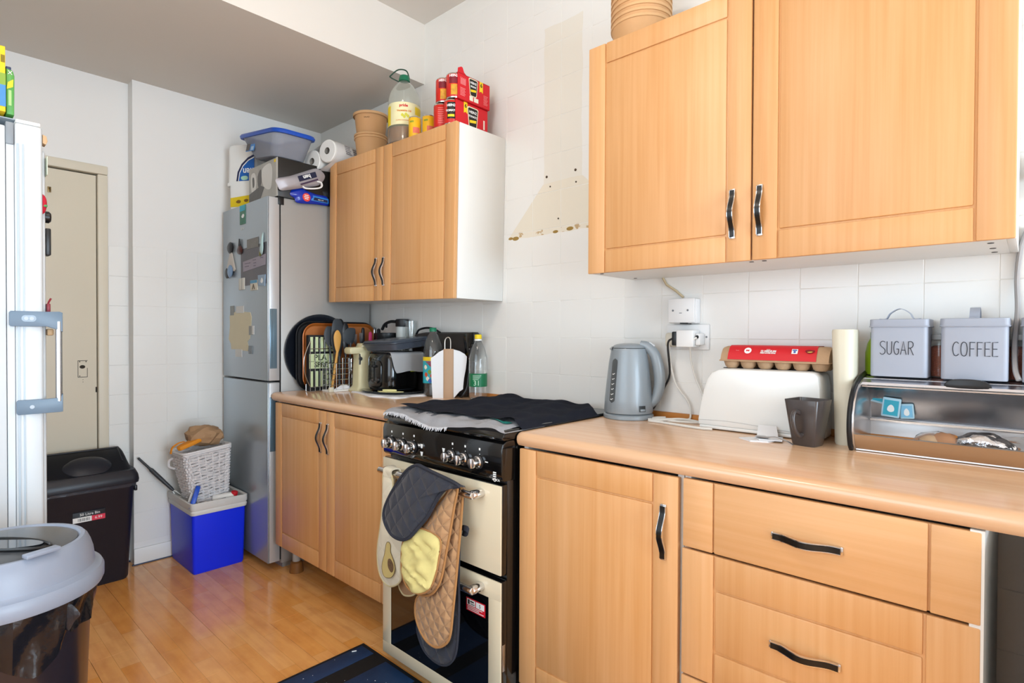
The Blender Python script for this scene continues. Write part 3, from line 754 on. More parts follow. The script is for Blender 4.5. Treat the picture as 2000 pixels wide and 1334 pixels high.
# cream hen glove
cg = thing('oven_glove', 'cream oven glove with a hen picture at the left end of the handle', 'oven glove', (1.8, -.70, .45), group='oven gloves on the cooker handle')
cl = smoothpoly([(1.742, .539), (1.752, .600), (1.756, .66), (1.760, .722), (1.80, .728), (1.815, .69), (1.80, .62), (1.84, .56), (1.878, .52), (1.864, .47), (1.859, .411), (1.860, .378), (1.834, .352), (1.795, .336), (1.76, .342), (1.73, .375), (1.722, .445)])
cr_edge = mat('cream binding', '#c9b98f', .85)
b = B(); m = MXZ(-.7215); b.puffy(cl, .014, m, back=.35); piping(b, cl, m, .003); part('front_lobe', b, [q_cream, cr_edge], cg)
cb_ = smoothpoly([(1.78, .70), (1.76, .5), (1.795, .345), (1.815, .312), (1.84, .306), (1.883, .322), (1.90, .348), (1.88, .40), (1.86, .55), (1.82, .70)])
b = B(); m = MXZ(-.6865); b.puffy(cb_, .008, m, back=.8); piping(b, cb_, m, .003); part('back_lobe', b, [mat('light brown cotton', '#a98563', .9, var=.1), cr_edge], cg)
b = B(); b.strap(smoothpath([(1.785, -.724, .715), (1.788, -.724, .738), (1.79, -.706, .7425), (1.79, -.690, .735), (1.79, -.686, .70)]), (1, 0, 0), .045, .005)
part('loop_over_bar', b, q_cream, cg)
hb = smoothpoly([(1.797, .489), (1.812, .497), (1.822, .488), (1.822, .466), (1.841, .437), (1.846, .409), (1.827, .381), (1.793, .371), (1.775, .382), (1.772, .411), (1.787, .451)])
b = B(); b.prism(hb, .001, MXZ(-.7352)); b.tube([(x, -.7362, z) for x, z in hb], .001, 5, closed=True, mi=1)
part('hen_picture', b, [mat('straw cotton', '#cdb878', .9), mat('brown stitching', '#6d5638', .9)], cg, label='straw coloured hen outline')
hw = smoothpoly([(1.808, .436), (1.822, .442), (1.838, .428), (1.838, .408), (1.826, .398), (1.808, .412)])
b = B().prism(hw, .0008, MXZ(-.7364)); part('hen_wing', b, mat('brown speckled wing', '#6f563c', .9, var=.6, scale=180), cg)

# floor mat
navy_mat = mat('navy rubber mat', '#16345a', .55, var=.25, scale=22, bump=.1)
mt = thing('floor_mat', 'navy and black striped mat on the floor in front of the cooker', 'mat', (2.0, -1.0, 0))
part('base', B().box((1.520, -1.35, 0), (2.65, -.648, .007), .002), mat('black mat backing', '#0e1013', .7, var=.2, scale=40), mt)
for a, c in ((1.534, 1.612), (1.690, 1.86), (1.93, 2.1), (2.17, 2.34), (2.41, 2.58)):
    part('stripe', B().box((a, -1.335, .0065), (c, -.664, .0085), .0008), navy_mat, mt)
lint = B()
for k in range(26):
    x, y = rnd.uniform(1.54, 1.95), rnd.uniform(-1.1, -.68); a = rnd.uniform(0, PI); L = rnd.uniform(.001, .004)
    lint.tube([(x, y, .0092), (x+L*math.cos(a), y+L*math.sin(a), .0092)], .0007, 4)
lint.tube([(1.545, -.715, .0098), (1.553, -.700, .0098)], .0018, 5)
part('lint', lint, ink_white, mt, kind='stuff')

# ================================================================ SILVER FRIDGE FREEZER
silver = mat('silver enamel', '#a3adb5', .28, .5, var=.03, scale=4)
silver_side = mat('silver grey side panel', '#a4a19d', .36, .25, var=.03, scale=4)
silver_l = mat('light door edge', '#c3c4c6', .32, .35, var=.02)
sf = thing('fridge_freezer', 'tall silver fridge freezer in the corner with notes on its door', 'fridge', (.315, -.32, 0))
part('body', B().box((.028, -.545, .03), (.600, -.022, 1.900), .004).box((.05, -.53, 0), (.58, -.04, .03)), silver_side, sf)
def fdoor(z0, z1, hz0, hz1):
    d = part('door', B().box((.026, -.613, z0), (.600, -.607, z1), .003), silver, sf)
    part('door_edge', B().box((.026, -.606, z0), (.600, -.552, z1), .003), silver_l, d, label='pale door edge')
    part('handle', B().box((.5985, -.603, hz0), (.6012, -.566, hz1), .001).box((.6005, -.601, hz0+.006), (.6035, -.590, hz1-.006), .001), mat('blue grey grip', '#6f8797', .25, .4), d, label='recessed grey grip')
    return d
fdoor(.968, 1.896, 1.03, 1.332); fdoor(.045, .958, .61, .885)
part('hinge_cover', B().box((.585, -.56, 1.862), (.604, -.53, 1.905), .002), black_plastic, sf)
part('seal', B().box((.035, -.552, .05), (.597, -.545, 1.89)), black_matte, sf)
text(sf, 'BEKO', .020, (.296, -.6134, 1.768), XP, ZP, mat('pale print', '#c9c9c6', .4, var=0))

def flat(name, label, out, th, m, y=-.6131, cat='magnet', **k):
    c = (sum(p[0] for p in out)/len(out), sum(p[1] for p in out)/len(out))
    return solo(name, label, cat, B().prism(out, th, MXZ(y)), m, (c[0], y, c[1]), **k)
def quad(a, b_, c, d): return [a, b_, c, d]
# notes and magnets on its door
n1 = thing('magnet', 'tall turquoise and green picture magnet near the top of the silver door', 'magnet', (.30, -.613, 1.84))
part('card', B().prism(quad((.267, 1.792), (.335, 1.792), (.335, 1.893), (.267, 1.893)), .003, MXZ(-.613)), mat('green picture', '#41775f', .5, var=.35, scale=60), n1)
part('sky_patch', B().box((.2675, -.6166, 1.862), (.3345, -.6158, 1.8925)), mat('turquoise print', '#33a9c0', .5, var=.1), n1)
part('white_patch', B().prism(smoothpoly([(.29, 1.835), (.31, 1.846), (.325, 1.838), (.315, 1.825), (.297, 1.826)], 3), .0006, MXZ(-.616)), ink_white, n1)
flat('photo_print', 'large dark photo print on the silver fridge door', [(.276, 1.461), (.588, 1.459), (.590, 1.668), (.275, 1.658)], .0012, mat('dark photo', '#4a464d', .3, var=.25, scale=14), cat='photo')
flat('card', 'grey card on the upper edge of the dark photo', [(.358, 1.650), (.498, 1.652), (.498, 1.703), (.358, 1.702)], .0012, mat('grey card', '#77746f', .5, var=.25, scale=50), y=-.6145, cat='card')
tk = thing('ticket', 'pale lilac ticket stuck slantwise across the dark photo', 'ticket', (.445, -.6145, 1.57))
part('paper', B().prism([(.309, 1.535), (.579, 1.553), (.583, 1.608), (.305, 1.589)], .0012, MXZ(-.6145)), mat('lilac paper', '#9b93a0', .6, var=.08), tk)
pb = B()
for z, a, c in ((1.575, .33, .40), (1.56, .33, .38), (1.586, .43, .47), (1.57, .44, .47), (1.556, .44, .466), (1.590, .52, .555)): pb.box((a, -.6163, z), (c, -.6157, z+.004))
part('print', pb, mat('lilac print', '#6d6675', .6), tk, kind='stuff')
mg = thing('magnet', 'brown bottle-shaped magnet left of the dark photo', 'magnet', (.27, -.613, 1.66))
part('body', B().puffy(smoothpoly([(.240, 1.640), (.236, 1.655), (.247, 1.672), (.262, 1.682), (.276, 1.682), (.292, 1.672), (.302, 1.655), (.297, 1.638), (.27, 1.632)], 3), .010, MXZ(-.617)), mat('dark red brown glaze', '#4a2622', .3), mg)
part('neck', B().cyl((.270, -.619, 1.678), (.270, -.619, 1.716), .006, .004, seg=10), black_plastic, mg)
mg = thing('magnet', 'slim pale turquoise fish-like magnet at the right edge of the photo', 'magnet', (.54, -.6145, 1.66))
part('body', B().puffy(smoothpoly([(.532, 1.612), (.525, 1.628), (.540, 1.645), (.546, 1.68), (.556, 1.716), (.564, 1.714), (.562, 1.68), (.564, 1.64), (.556, 1.612), (.543, 1.606)], 3), .008, MXZ(-.6185)), mat('pale turquoise', '#a9c4c4', .4, var=.12), mg)
part('base', B().puffy(smoothpoly([(.512, 1.606), (.520, 1.628), (.535, 1.625), (.538, 1.607), (.525, 1.598)], 3), .006, MXZ(-.6175)), mat('gold and blue glaze', '#6c6a3c', .35, var=.5, scale=90), mg)
ky = thing('bottle_opener', 'black ring and pale wedge shaped opener hanging on the silver door', 'opener', (.14, -.613, 1.62))
part('ring', B().lathe([(0, 0), (.030, 0), (.032, .006), (.022, .012), (0, .012)], (.140, -.6131, 1.681), 20, m=Matrix.Rotation(PI/2, 4, 'X'), sx=1.15), black_plastic, ky)
part('blade', B().prism([(.140, 1.660), (.152, 1.660), (.168, 1.645), (.208, 1.556), (.196, 1.548), (.098, 1.560), (.090, 1.572)], .006, MXZ(-.6131), bev=.0015), mat('pale grey metal', '#c6bdb4', .45), ky)
mg = thing('magnet', 'round black and blue bottle-cap magnet below the opener', 'magnet', (.11, -.613, 1.545), group='cap magnets')
part('cap', B().lathe([(0, 0), (.022, 0), (.024, .004), (.018, .008), (0, .008)], (.092, -.6131, 1.545), 16, m=Matrix.Rotation(PI/2, 4, 'X'), sx=1.1, sy=1.3), black_plastic, mg)
part('blue_cap', B().lathe([(0, 0), (.024, 0), (.026, .004), (.019, .009), (0, .009)], (.150, -.6195, 1.550), 16, m=Matrix.Rotation(PI/2, 4, 'X'), sx=1.25, sy=1.4), mat('blue white enamel', '#7b97b8', .35, var=.3, scale=70), mg)
mg = thing('magnet', 'white block magnet at the lower left corner of the photo', 'magnet', (.293, -.6145, 1.47))
part('block', B().box((.257, -.6185, 1.441), (.329, -.6131, 1.504), .0015), mat('off white magnet', '#d6d2c8', .5), mg)
part('edge', B().box((.297, -.6192, 1.441), (.303, -.6183, 1.504)), mat('grey magnet edge', '#8b8a86', .5), mg)
mg = thing('magnet', 'small white and blue picture magnet under the photo', 'magnet', (.446, -.6145, 1.456))
part('card', B().box((.403, -.6175, 1.431), (.488, -.6131, 1.484), .001), mat('cream picture', '#cfc8b8', .5, var=.12, scale=90), mg)
part('sky_patch', B().box((.404, -.6182, 1.468), (.487, -.6174, 1.483)), mat('blue print', '#4c8fb4', .5), mg)
ar = B().prism([(.425, 1.436), (.435, 1.436), (.443, 1.452), (.452, 1.436), (.462, 1.436), (.448, 1.463), (.438, 1.463)], .0006, MXZ(-.6174)); part('print', ar, mat('dark brown print', '#6a5f50', .6), mg)
mg = thing('magnet', 'pale blue picture magnet at the lower right corner of the photo', 'magnet', (.54, -.6145, 1.477))
part('card', B().prism([(.500, 1.452), (.576, 1.446), (.583, 1.504), (.498, 1.505)], .004, MXZ(-.6145)), mat('pale blue picture', '#8fa5bb', .5, var=.2, scale=40), mg)
part('print', B().prism(smoothpoly([(.53, 1.47), (.545, 1.49), (.56, 1.475), (.55, 1.462)], 3), .0006, MXZ(-.6184)), ink_white, mg)
cpa = flat('note_paper', 'torn cream paper taped to the middle of the silver door', [(.122, 1.306), (.165, 1.318), (.206, 1.326), (.30, 1.323), (.395, 1.318), (.412, 1.293), (.405, 1.23), (.389, 1.18), (.36, 1.165), (.372, 1.14), (.364, 1.113), (.285, 1.116), (.205, 1.120), (.145, 1.119), (.138, 1.15), (.106, 1.175), (.118, 1.21), (.127, 1.253)], .0015, mat('cream paper', '#d6cdb2', .85, var=.05, scale=12, bump=.15, bscale=25), cat='note')
tape = mat('white masking tape', '#cfcecb', .5, var=.05); tapeg = mat('grey tape', '#878884', .4, var=.1)
WM[cpa.name] = Matrix.Translation(cpa.location)
for i, (a, z0, c, z1, m_) in enumerate(((.132, 1.307, .182, 1.359, tapeg), (.215, 1.317, .314, 1.355, tape), (.381, 1.199, .424, 1.246, tapeg), (.420, 1.202, .443, 1.247, tape), (.205, 1.080, .291, 1.121, tape))):
    part('tape', B().box((a, -.6155-.0003*i, z0), (c, -.6132, z1)), m_, cpa, label='strip of tape')
solo('magnet', 'small grey square magnet by the lower corner of the cream note', 'magnet', B().box((.377, -.6165, 1.099), (.423, -.6132, 1.142), .001), mat('grey blue magnet', '#7f868b', .5, var=.3, scale=90), (.4, -.6132, 1.12))

# ================================================================ WHITE FRIDGE (left edge)
wf_m = mat('white appliance enamel', '#c9cdd0', .30, var=.015, scale=3)
wf_g = mat('white door gasket', '#cdd3d8', .5, var=.02)
XW = 1.462
wf = thing('fridge', 'white upright fridge at the left edge with a grey bar handle', 'fridge', (1.16, -1.93, 0))
part('body', B().box((.86, -2.24, .04), (XW-.004, -1.672, 1.742), .004).box((.90, -2.2, 0), (XW-.04, -1.7, .04)), wf_m, wf)
dw = part('door', B().box((.86, -1.655, .06), (XW, -1.598, 1.755), .008, seg=3), wf_m, wf)
part('front_bow', B().box((.90, -1.600, .07), (XW-.03, -1.5885, 1.70), .006), wf_m, dw)
part('gasket', B().box((.87, -1.671, .07), (XW-.006, -1.656, 1.745)), wf_g, dw)
part('edge_strip', B().box((XW-.001, -1.651, .08), (XW+.0018, -1.6465, 1.70)).box((XW-.001, -1.640, .08), (XW+.0018, -1.6365, 1.70)), mat('grey edge strip', '#aab6c0', .35), dw)
part('top_cap', B().box((.86, -1.652, 1.7552), (XW-.002, -1.602, 1.764), .002), white_plastic, dw)
part('hinge_bracket', B().box((XW-.03, -1.672, 1.695), (XW-.0005, -1.656, 1.752), .002), mat('grey hinge plastic', '#80868c', .4), wf)
grip = mat('slate grey plastic', '#65788a', .38, var=.04)
hps = []
for z0, z1, y0, s in ((1.222, 1.262, -1.668, -1), (.990, 1.028, -1.655, 1)):
    zc = (z0+z1)/2
    pr = [(y0, z0+.004), (y0, z1-.004), (y0+.003, z1), (-1.592, z1), (-1.566, z1+.001), (-1.559, z1-.002 if s < 0 else z1+.012), (-1.559, z0-.014 if s < 0 else z0+.001), (-1.566, z0-.010 if s < 0 else z0), (-1.592, z0), (y0+.003, z0)]
    hd = B().prism(pr, .010, MYZ(XW+.0005), bev=.0015)
    hd.box((XW-.026, -1.593, z0+.003), (XW+.008, -1.559, z1-.003), .004)
    hps.append(part('handle_bracket', hd, grip, wf, label='slate grey handle bracket'))
hp = hps[0]
part('bar', B().cyl((XW+.004, -1.567, 1.02), (XW+.004, -1.567, 1.236), .0075, seg=16), mat('satin chrome', '#c6c8cc', .22, 1., var=.02), hp, label='satin chrome bar')
bd = B()
for y in (-1.635, -1.624): bd.lathe([(0, 0), (.0048, 0), (.0048, .0012), (0, .0012)], (XW+.0105, y, 1.243), 14, m=Matrix.Rotation(PI/2, 4, 'Y'))
bd.lathe([(0, 0), (.005, 0), (.005, .0012), (0, .0012)], (XW+.0105, -1.624, 1.009), 14, m=Matrix.Rotation(PI/2, 4, 'Y'))
part('screw_cover', bd, mat('pale grey button', '#aeb9c4', .4), hp)
bd = B().prism(rrect(.030, .017, .008, 4, -1.6295, 1.243), .0006, MYZ(XW+.0102)); part('badge', bd, mat('pale slate plastic', '#8fa0b0', .35), hp)
# things stuck on its front (seen edge on)
MF = lambda y: Matrix(((1, 0, 0, 0), (0, 0, 1, y), (0, 1, 0, 0), (0, 0, 0, 1)))
mg = thing('magnet', 'red strawberry-shaped magnet on the white fridge front', 'magnet', (1.445, -1.598, 1.55))
part('berry', B().puffy(smoothpoly([(1.44, 1.578), (1.436, 1.56), (1.438, 1.54), (1.447, 1.524), (1.456, 1.54), (1.459, 1.56), (1.454, 1.578)], 3), .0105, MF(-1.598), back=.05), mat('glossy red', '#c21f3a', .3), mg)
part('leaf', B().box((1.438, -1.598, 1.5445), (1.457, -1.5875, 1.551), .002), mat('green enamel', '#3f8a4a', .4), mg)
mg = thing('magnet', 'tan bird-box magnet high on the white fridge front', 'magnet', (1.44, -1.589, 1.73))
part('block', B().prism([(-1.597, 1.715), (-1.590, 1.712), (-1.5865, 1.722), (-1.589, 1.735), (-1.597, 1.738)], .03, MYZ(1.425), bev=.001), mat('tan peg', '#c3a077', .5), mg)
solo('magnet', 'green and white label magnet above the red one', 'magnet', B().box((1.420, -1.5885, 1.632), (1.455, -1.5865, 1.682), .0008), mat('pale green label', '#c9d2bd', .5, var=.3, scale=90), (1.44, -1.588, 1.65))
solo('magnet', 'black round magnet beside the red one on the white fridge', 'magnet', B().lathe([(0, 0), (.016, 0), (.016, .010), (.012, .014), (0, .014)], (1.412, -1.589, 1.524), 18, m=Matrix.Rotation(-PI/2, 4, 'X')), black_plastic, (1.41, -1.588, 1.52))
solo('magnet', 'black square magnet lowest on the white fridge front', 'magnet', B().box((1.39, -1.589, 1.418), (1.43, -1.5765, 1.492), .003), black_plastic, (1.41, -1.588, 1.45))
solo('keyring', 'red and black key fob hanging above the white fridge handle', 'keyring', B().tube(smoothpath([(1.43, -1.578, 1.300), (1.43, -1.584, 1.285), (1.43, -1.587, 1.262)]), .0025, 6).box((1.422, -1.5885, 1.262), (1.44, -1.580, 1.285), .002), mat('dark red plastic', '#8a2432', .4), (1.43, -1.588, 1.28))
solo('hook', 'small wooden adhesive hook below the upper handle bracket of the white fridge', 'hook', B().box((1.415, -1.5885, 1.198), (1.445, -1.574, 1.216), .004), mat('tan peg', '#c3a077', .5), (1.43, -1.588, 1.2))
# on top of it
solo('folded_papers', 'folded grey papers lying flat on top of the white fridge', 'paper', B().box((1.0, -1.95, 1.765), (1.44, -1.612, 1.768), .001).box((.95, -1.85, 1.7685), (1.38, -1.595, 1.7715), .001).box((1.05, -1.88, 1.772), (1.33, -1.62, 1.777), .001), mat('grey newsprint', '#9aa5ae', .8, var=.2, scale=30), (1.2, -1.75, 1.765))
bx = thing('cereal_box', 'yellow and green packet standing on the white fridge, at the picture edge', 'box', (1.30, -1.76, 1.777))
part('carton', B().box((1.20, -1.84, 1.777), (1.455, -1.671, 1.945), .001), mat('yellow carton', '#e3c01a', .5, var=.05), bx)
part('green_band', B().box((1.4545, -1.841, 1.845), (1.4563, -1.6705, 1.875)), mat('olive green print', '#7d9a2e', .5), bx)
part('blue_band', B().box((1.4545, -1.841, 1.790), (1.4563, -1.6705, 1.845)), mat('blue print panel', '#3d7fb8', .5), bx)
bb_ = B()
for k in range(5): bb_.box((1.4545, -1.6795+.0016*k, 1.903), (1.4563, -1.6788+.0016*k, 1.922))
part('barcode', bb_, ink_black, bx)
gx = thing('carton', 'green bottle-shaped pack beside the yellow packet on the white fridge', 'carton', (1.39, -1.645, 1.777))
part('body', B().prism([(-1.668, 1.777), (-1.6525, 1.777), (-1.6515, 1.88), (-1.655, 1.893), (-1.668, 1.896)], .20, MYZ(1.24), bev=.003), mat('green pack', '#4f9a45', .4, var=.1), gx)
part('cap', B().box((1.26, -1.668, 1.896), (1.43, -1.657, 1.905), .002), mat('navy cap', '#21355f', .4), gx)
gl_ = B().box((1.4398, -1.664, 1.800), (1.4410, -1.658, 1.84)); part('label_panel', gl_, mat('pale green panel', '#a8cf8a', .5), gx)
text(gx, 'X', .014, (1.4408, -1.6605, 1.885), YP, ZP, ink_white)
part('yellow_print', B().prism([(-1.667, 1.842), (-1.655, 1.85), (-1.654, 1.87), (-1.665, 1.86)], .001, MYZ(1.4398)), ink_yellow, gx)
# ================================================================ BINS, COOL BOX, BASKET
bin_black = mat('charcoal bin plastic', '#1c1e28', .38, var=.06, bump=.08, bscale=400)
bn = thing('waste_bin', 'tall charcoal rectangular swing bin in the door recess', 'bin', (.03, -1.27, 0), group='kitchen bins')
def rr3(cx, cy, z, w, h, r, n=4): return [(x, y, z) for x, y in rrect(w, h, r, n, cx, cy)]
bx0, bx1 = -.055, .165
R = [rr3(.055, -1.275, 0, .20, .335, .03), rr3(.055, -1.275, .012, .21, .345, .03), rr3(.055, -1.275, .44, .235, .395, .032), rr3(.055, -1.275, .448, .245, .405, .034), rr3(.055, -1.275, .478, .247, .407, .034)]
part('body', B().loft(R), bin_black, bn)
part('clip', B().box((.12, -1.078, .425), (.155, -1.066, .452), .003), bin_black, bn)
ly = -1.275
lid = B()
R = [rr3(.055, ly, .472, .262, .425, .03), rr3(.055, ly, .488, .268, .430, .032), rr3(.055, ly, .510, .262, .424, .032), rr3(.050, ly, .535, .238, .405, .03)]
lid.loft(R)
# sloping hood: higher at the wall side
def hood(u, v):
    y = ly-.200+.400*v; x = .162-.226*u
    z = .520+.105*math.sin(min(1, u*1.05)*PI/2)
    e = abs(v-.5)*2
    if e > .84: z -= ((e-.84)/.16)**2.2*(z-.512)
    if u > .9: z -= ((u-.9)/.1)**2*.02
    return (x, y, z)
lid.grid(hood, 16, 40, th=-.012)
lid.box((-.066, ly-.190, .50), (-.05, ly+.190, .585), .012)
part('lid', lid, bin_black, bn)
def flapf(u, v):
    a = PI*2*v; r = u
    y = -1.258+.096*r*math.cos(a); zx = .050*r*math.sin(a)
    uu = .27-zx/.226*1.0
    p = Vector(hood(uu, (y-ly+.2)/.4)); p.z += .028*(1-r*r)**.6+.001
    return p
part('handle', B().grid(flapf, 6, 28), bin_black, bn, label='oval moulded push handle')
ridge = B().tube([Vector(hood(.80, .10+.80*k/10))+Vector((0, 0, .001)) for k in range(11)]+[Vector(hood(.8-.5*k/6, .90))+Vector((0, 0, .001)) for k in range(1, 7)], .003, 6)
part('flap_seam', ridge, bin_black, bn)
bagm = mat('grey bin liner', '#3a3c44', .18, var=.1, scale=30, bump=.5, bscale=45)
part('liner_edge', B().loft([[(x*1.0, y, z+.006*math.sin(i*2.1)) for i, (x, y, z) in enumerate(rr3(.055, -1.275, .455, .25, .41, .035))], rr3(.055, -1.275, .474, .252, .412, .035)], cap0=False, cap1=False), bagm, bn)
LZ = .014
s_ = B().box((0.1700, -1.327, .310+LZ), (0.1730, -1.203, .357+LZ), .0005)
stk = part('price_label', s_, mat('black label', '#191a20', .5, var=0), bn, label='printed price label')
sp = B().box((0.1729, -1.327, .310+LZ), (0.1737, -1.2555, .3335+LZ)); part('white_panel', sp, ink_white, stk)
sp = B().box((0.1729, -1.255, .310+LZ), (0.1737, -1.203, .3335+LZ)); part('red_panel', sp, mat('coral red print', '#e0344e', .5), stk)
text(bn, '50 Litre Bin', .0165, (0.1735, -1.262, .3445+LZ), YP, ZP, ink_white)
text(bn, '6.99', .017, (0.1741, -1.229, .3215+LZ), YP, ZP, ink_white)
bc_ = B()
for k in range(11): bc_.box((0.1735, -1.308+.0042*k, .315+LZ), (0.1740, -1.3065+.0042*k+.0006*(k % 3), .329+LZ))
part('barcode', bc_, mat('grey print', '#55565c', .8), stk)

# round bin in front
rb = thing('waste_bin', 'round dark bin with a light grey domed lid at the lower left', 'bin', (1.80, -1.714, 0), group='kitchen bins')
RC = (1.80, -1.714, 0)
rbody = mat('dark brown bin body', '#251f25', .3, var=.08, coat=.2)
part('body', B().lathe([(.125, 0), (.13, .01), (.153, .63), (.157, .64), (.157, .66), (.15, .66)], RC, 48), rbody, rb)
lidm = mat('pale grey lid plastic', '#8a92a2', .38, var=.03, bump=.03, bscale=300)
RC = (1.80, -1.714, -.006)
part('lid', B().lathe([(.157, .652), (.174, .652), (.177, .659), (.177, .679), (.173, .687), (.166, .689), (.160, .694), (.157, .72), (.152, .738), (.147, .750), (.141, .757), (.1335, .757), (.1305, .752), (.125, .748)], RC, 64, cap=False), lidm, rb)
dome = mat('dark grey flap plastic', '#484a4d', .33, var=.04, coat=.2)
fl_ = B().lathe([(.1300, .748), (.128, .754), (.105, .761), (.07, .765), (.0, .767)], RC, 48)
flp = part('flap', fl_, dome, rb, label='dark grey domed flap')
grv = B()
a0 = math.radians(-50)
def rp(lx, ly, z):   # local flap axes: lx along the hinge direction
    ca, sa = math.cos(.80), math.sin(.80)
    return (RC[0]+lx*ca-ly*sa, RC[1]+lx*sa+ly*ca, z)
lens_o = [rp(.119*math.cos(a), -.030+.034*math.sin(a), .7640-.0060*abs(math.cos(a))**2) for a in [2*PI*k/36 for k in range(36)]]
grv.tube(lens_o, .0035, 6, closed=True)
part('flap_seam', grv, mat('black gap', '#0c0d0f', .3), flp)
grv = B().prism([(0.105*math.cos(2*PI*k/30), .030*math.sin(2*PI*k/30)) for k in range(30)], .004, Matrix.Translation(rp(0, -.030, .7602)) @ Matrix.Rotation(.80, 4, 'Z'))
part('push_panel', grv, mat('glossy black', '#16181b', .08, var=0, coat=.5), flp)
part('catch', B().box((-.03, -.012, 0), (.03, .008, .008), .002, m=Matrix.Translation(rp(.127, -.063, .7545)) @ Matrix.Rotation(1.91, 4, 'Z')), lidm, rb)
# crumpled liner hanging out under the lid
def liner(u, v):
    a = 2*PI*u; z = .662-.105*v*(1+.28*math.sin(3*a+1)+.12*math.sin(7*a))
    r = .164+.0035*math.sin(a*23+v*3)*v+.004*math.sin(a*9+5*v)-.010*v
    return (RC[0]+r*math.cos(a), RC[1]+r*math.sin(a), z)
linm = mat('black bin liner', '#17161a', .14, var=.1, scale=30, bump=.55, bscale=28)
part('liner', B().grid(liner, 96, 8), linm, rb, label='shiny black bin liner')
kn = B().puffy(smoothpoly([(0, .03), (.015, .01), (.03, .005), (.012, -.012), (0, -.03), (-.012, -.01), (-.022, .004)], 3), .012, Matrix.Translation((RC[0]+.135, RC[1]+.09, .61)) @ Matrix.Rotation(1.0, 4, 'Z') @ Matrix.Rotation(PI/2, 4, 'X') @ Matrix.Rotation(PI, 4, 'Y'))
part('liner_knot', kn, mat('shiny liner fold', '#222228', .2, var=.2, scale=50, bump=.6, bscale=60), rb)

# cool box
blue = mat('royal blue plastic', '#042cf0', .42, var=.04, bump=.05, bscale=500)
cx = thing('cool_box', 'royal blue cool box with a white rim beside the silver fridge', 'cool box', (.20, -.76, 0))
R = [rr3(.195, -.757, .0, .325, .238, .012), rr3(.195, -.757, .012, .335, .246, .014), rr3(.195, -.757, .305, .352, .258, .016)]
part('body', B().loft(R), blue, cx)
rim = mat('off white rim plastic', '#d6d5d2', .45, var=.03)
rb_ = B()
A = rr3(.195, -.757, .300, .365, .268, .018); b_ = rr3(.195, -.757, .315, .372, .274, .02); c_ = rr3(.195, -.757, .322, .366, .268, .02); d_ = rr3(.195, -.757, .330, .374, .276, .02); e_ = rr3(.195, -.757, .358, .374, .276, .02); f_ = rr3(.195, -.757, .361, .366, .268, .018); g_ = rr3(.195, -.757, .356, .345, .247, .014); h_ = rr3(.195, -.757, .322, .340, .242, .012)
rb_.loft([A, b_, c_, d_, e_, f_, g_, h_])
part('rim', rb_, rim, cx, label='off white moulded rim tray')
part('latch', B().lathe([(0, 0), (.012, 0), (.013, .002), (.0, .003)], (.382, -.755, .342), 16, m=Matrix.Rotation(PI/2, 4, 'Y'), sx=.55, sy=1.4), rim, cx)

# wicker basket standing askew in the tray
bk = thing('basket', 'white wicker basket leaning in the cool box tray', 'basket', (.225, -.770, .330))
wick = mat('white painted willow', '#dedbdc', .55, var=.06, scale=60)
def bring(t, off=0., n=11):
    w = .135+(.200-.135)*t; h = .168+(.222-.168)*t
    return rrect(w+off, h+off, .022, n)
wv = B(); rows_n = 19
for r_ in range(rows_n):
    t = r_/(rows_n-1); z = .008+.268*t
    base_ = bring(t)
    pts = []
    per = []
    for i, (x, y) in enumerate(base_):
        nx, ny = base_[(i+1) % len(base_)]
        L = math.hypot(nx-x, ny-y); m_ = max(1, int(L/.0085))
        for k in range(m_): per.append((x+(nx-x)*k/m_, y+(ny-y)*k/m_))
    N = len(per)
    for i, (x, y) in enumerate(per):
        o = .0042*math.cos(i*PI/2.0*1.0+PI*r_)
        l = math.hypot(x, y); pts.append((x+x/l*o, y+y/l*o, z+.0016*math.sin(i*.7+r_)))
    wv.tube(pts, .0068, 5, closed=True)
part('weave', wv, wick, bk, local=True, kind='stuff')
stake = B()
b0, b1 = bring(0), bring(1)
for i in range(0, len(b0), 3):
    p, q = Vector((*b0[i], .0)), Vector((*b1[i], .278)); stake.tube([p, q], .0045, 5)
for a in range(4):
    for k in range(1, 5):
        i0 = (a*12+11) % 48; i1 = (a*12+12) % 48
        f = k/5
        p = Vector((b0[i0][0]*(1-f)+b0[i1][0]*f, b0[i0][1]*(1-f)+b0[i1][1]*f, 0)); q = Vector((b1[i0][0]*(1-f)+b1[i1][0]*f, b1[i0][1]*(1-f)+b1[i1][1]*f, .278))
        stake.tube([p, q], .0045, 5)
part('stakes', stake, wick, bk, local=True, kind='stuff')
rimb = B()
rp_ = [(x, y, .280) for x, y in bring(1, .008, 6)]
rimb.tube(rp_, .0075, 6, closed=True); rimb.tube([(x, y, .270+.004*math.sin(i*1.7)) for i, (x, y, z) in enumerate(rp_)], .0065, 6, closed=True)
part('rim', rimb, wick, bk, local=True)
part('base', B().prism(bring(0), .008), wick, bk, local=True)
hh = B().tube(smoothpath([(-.06, -.112, .245), (-.075, -.128, .235), (-.075, -.132, .205), (-.05, -.115, .19)]), .006, 6)
part('handle_loop', hh, wick, bk, local=True)
bk.rotation_euler = (.10, -.03, .04)
WM[bk.name] = Matrix.Translation(bk.location) @ bk.rotation_euler.to_matrix().to_4x4()
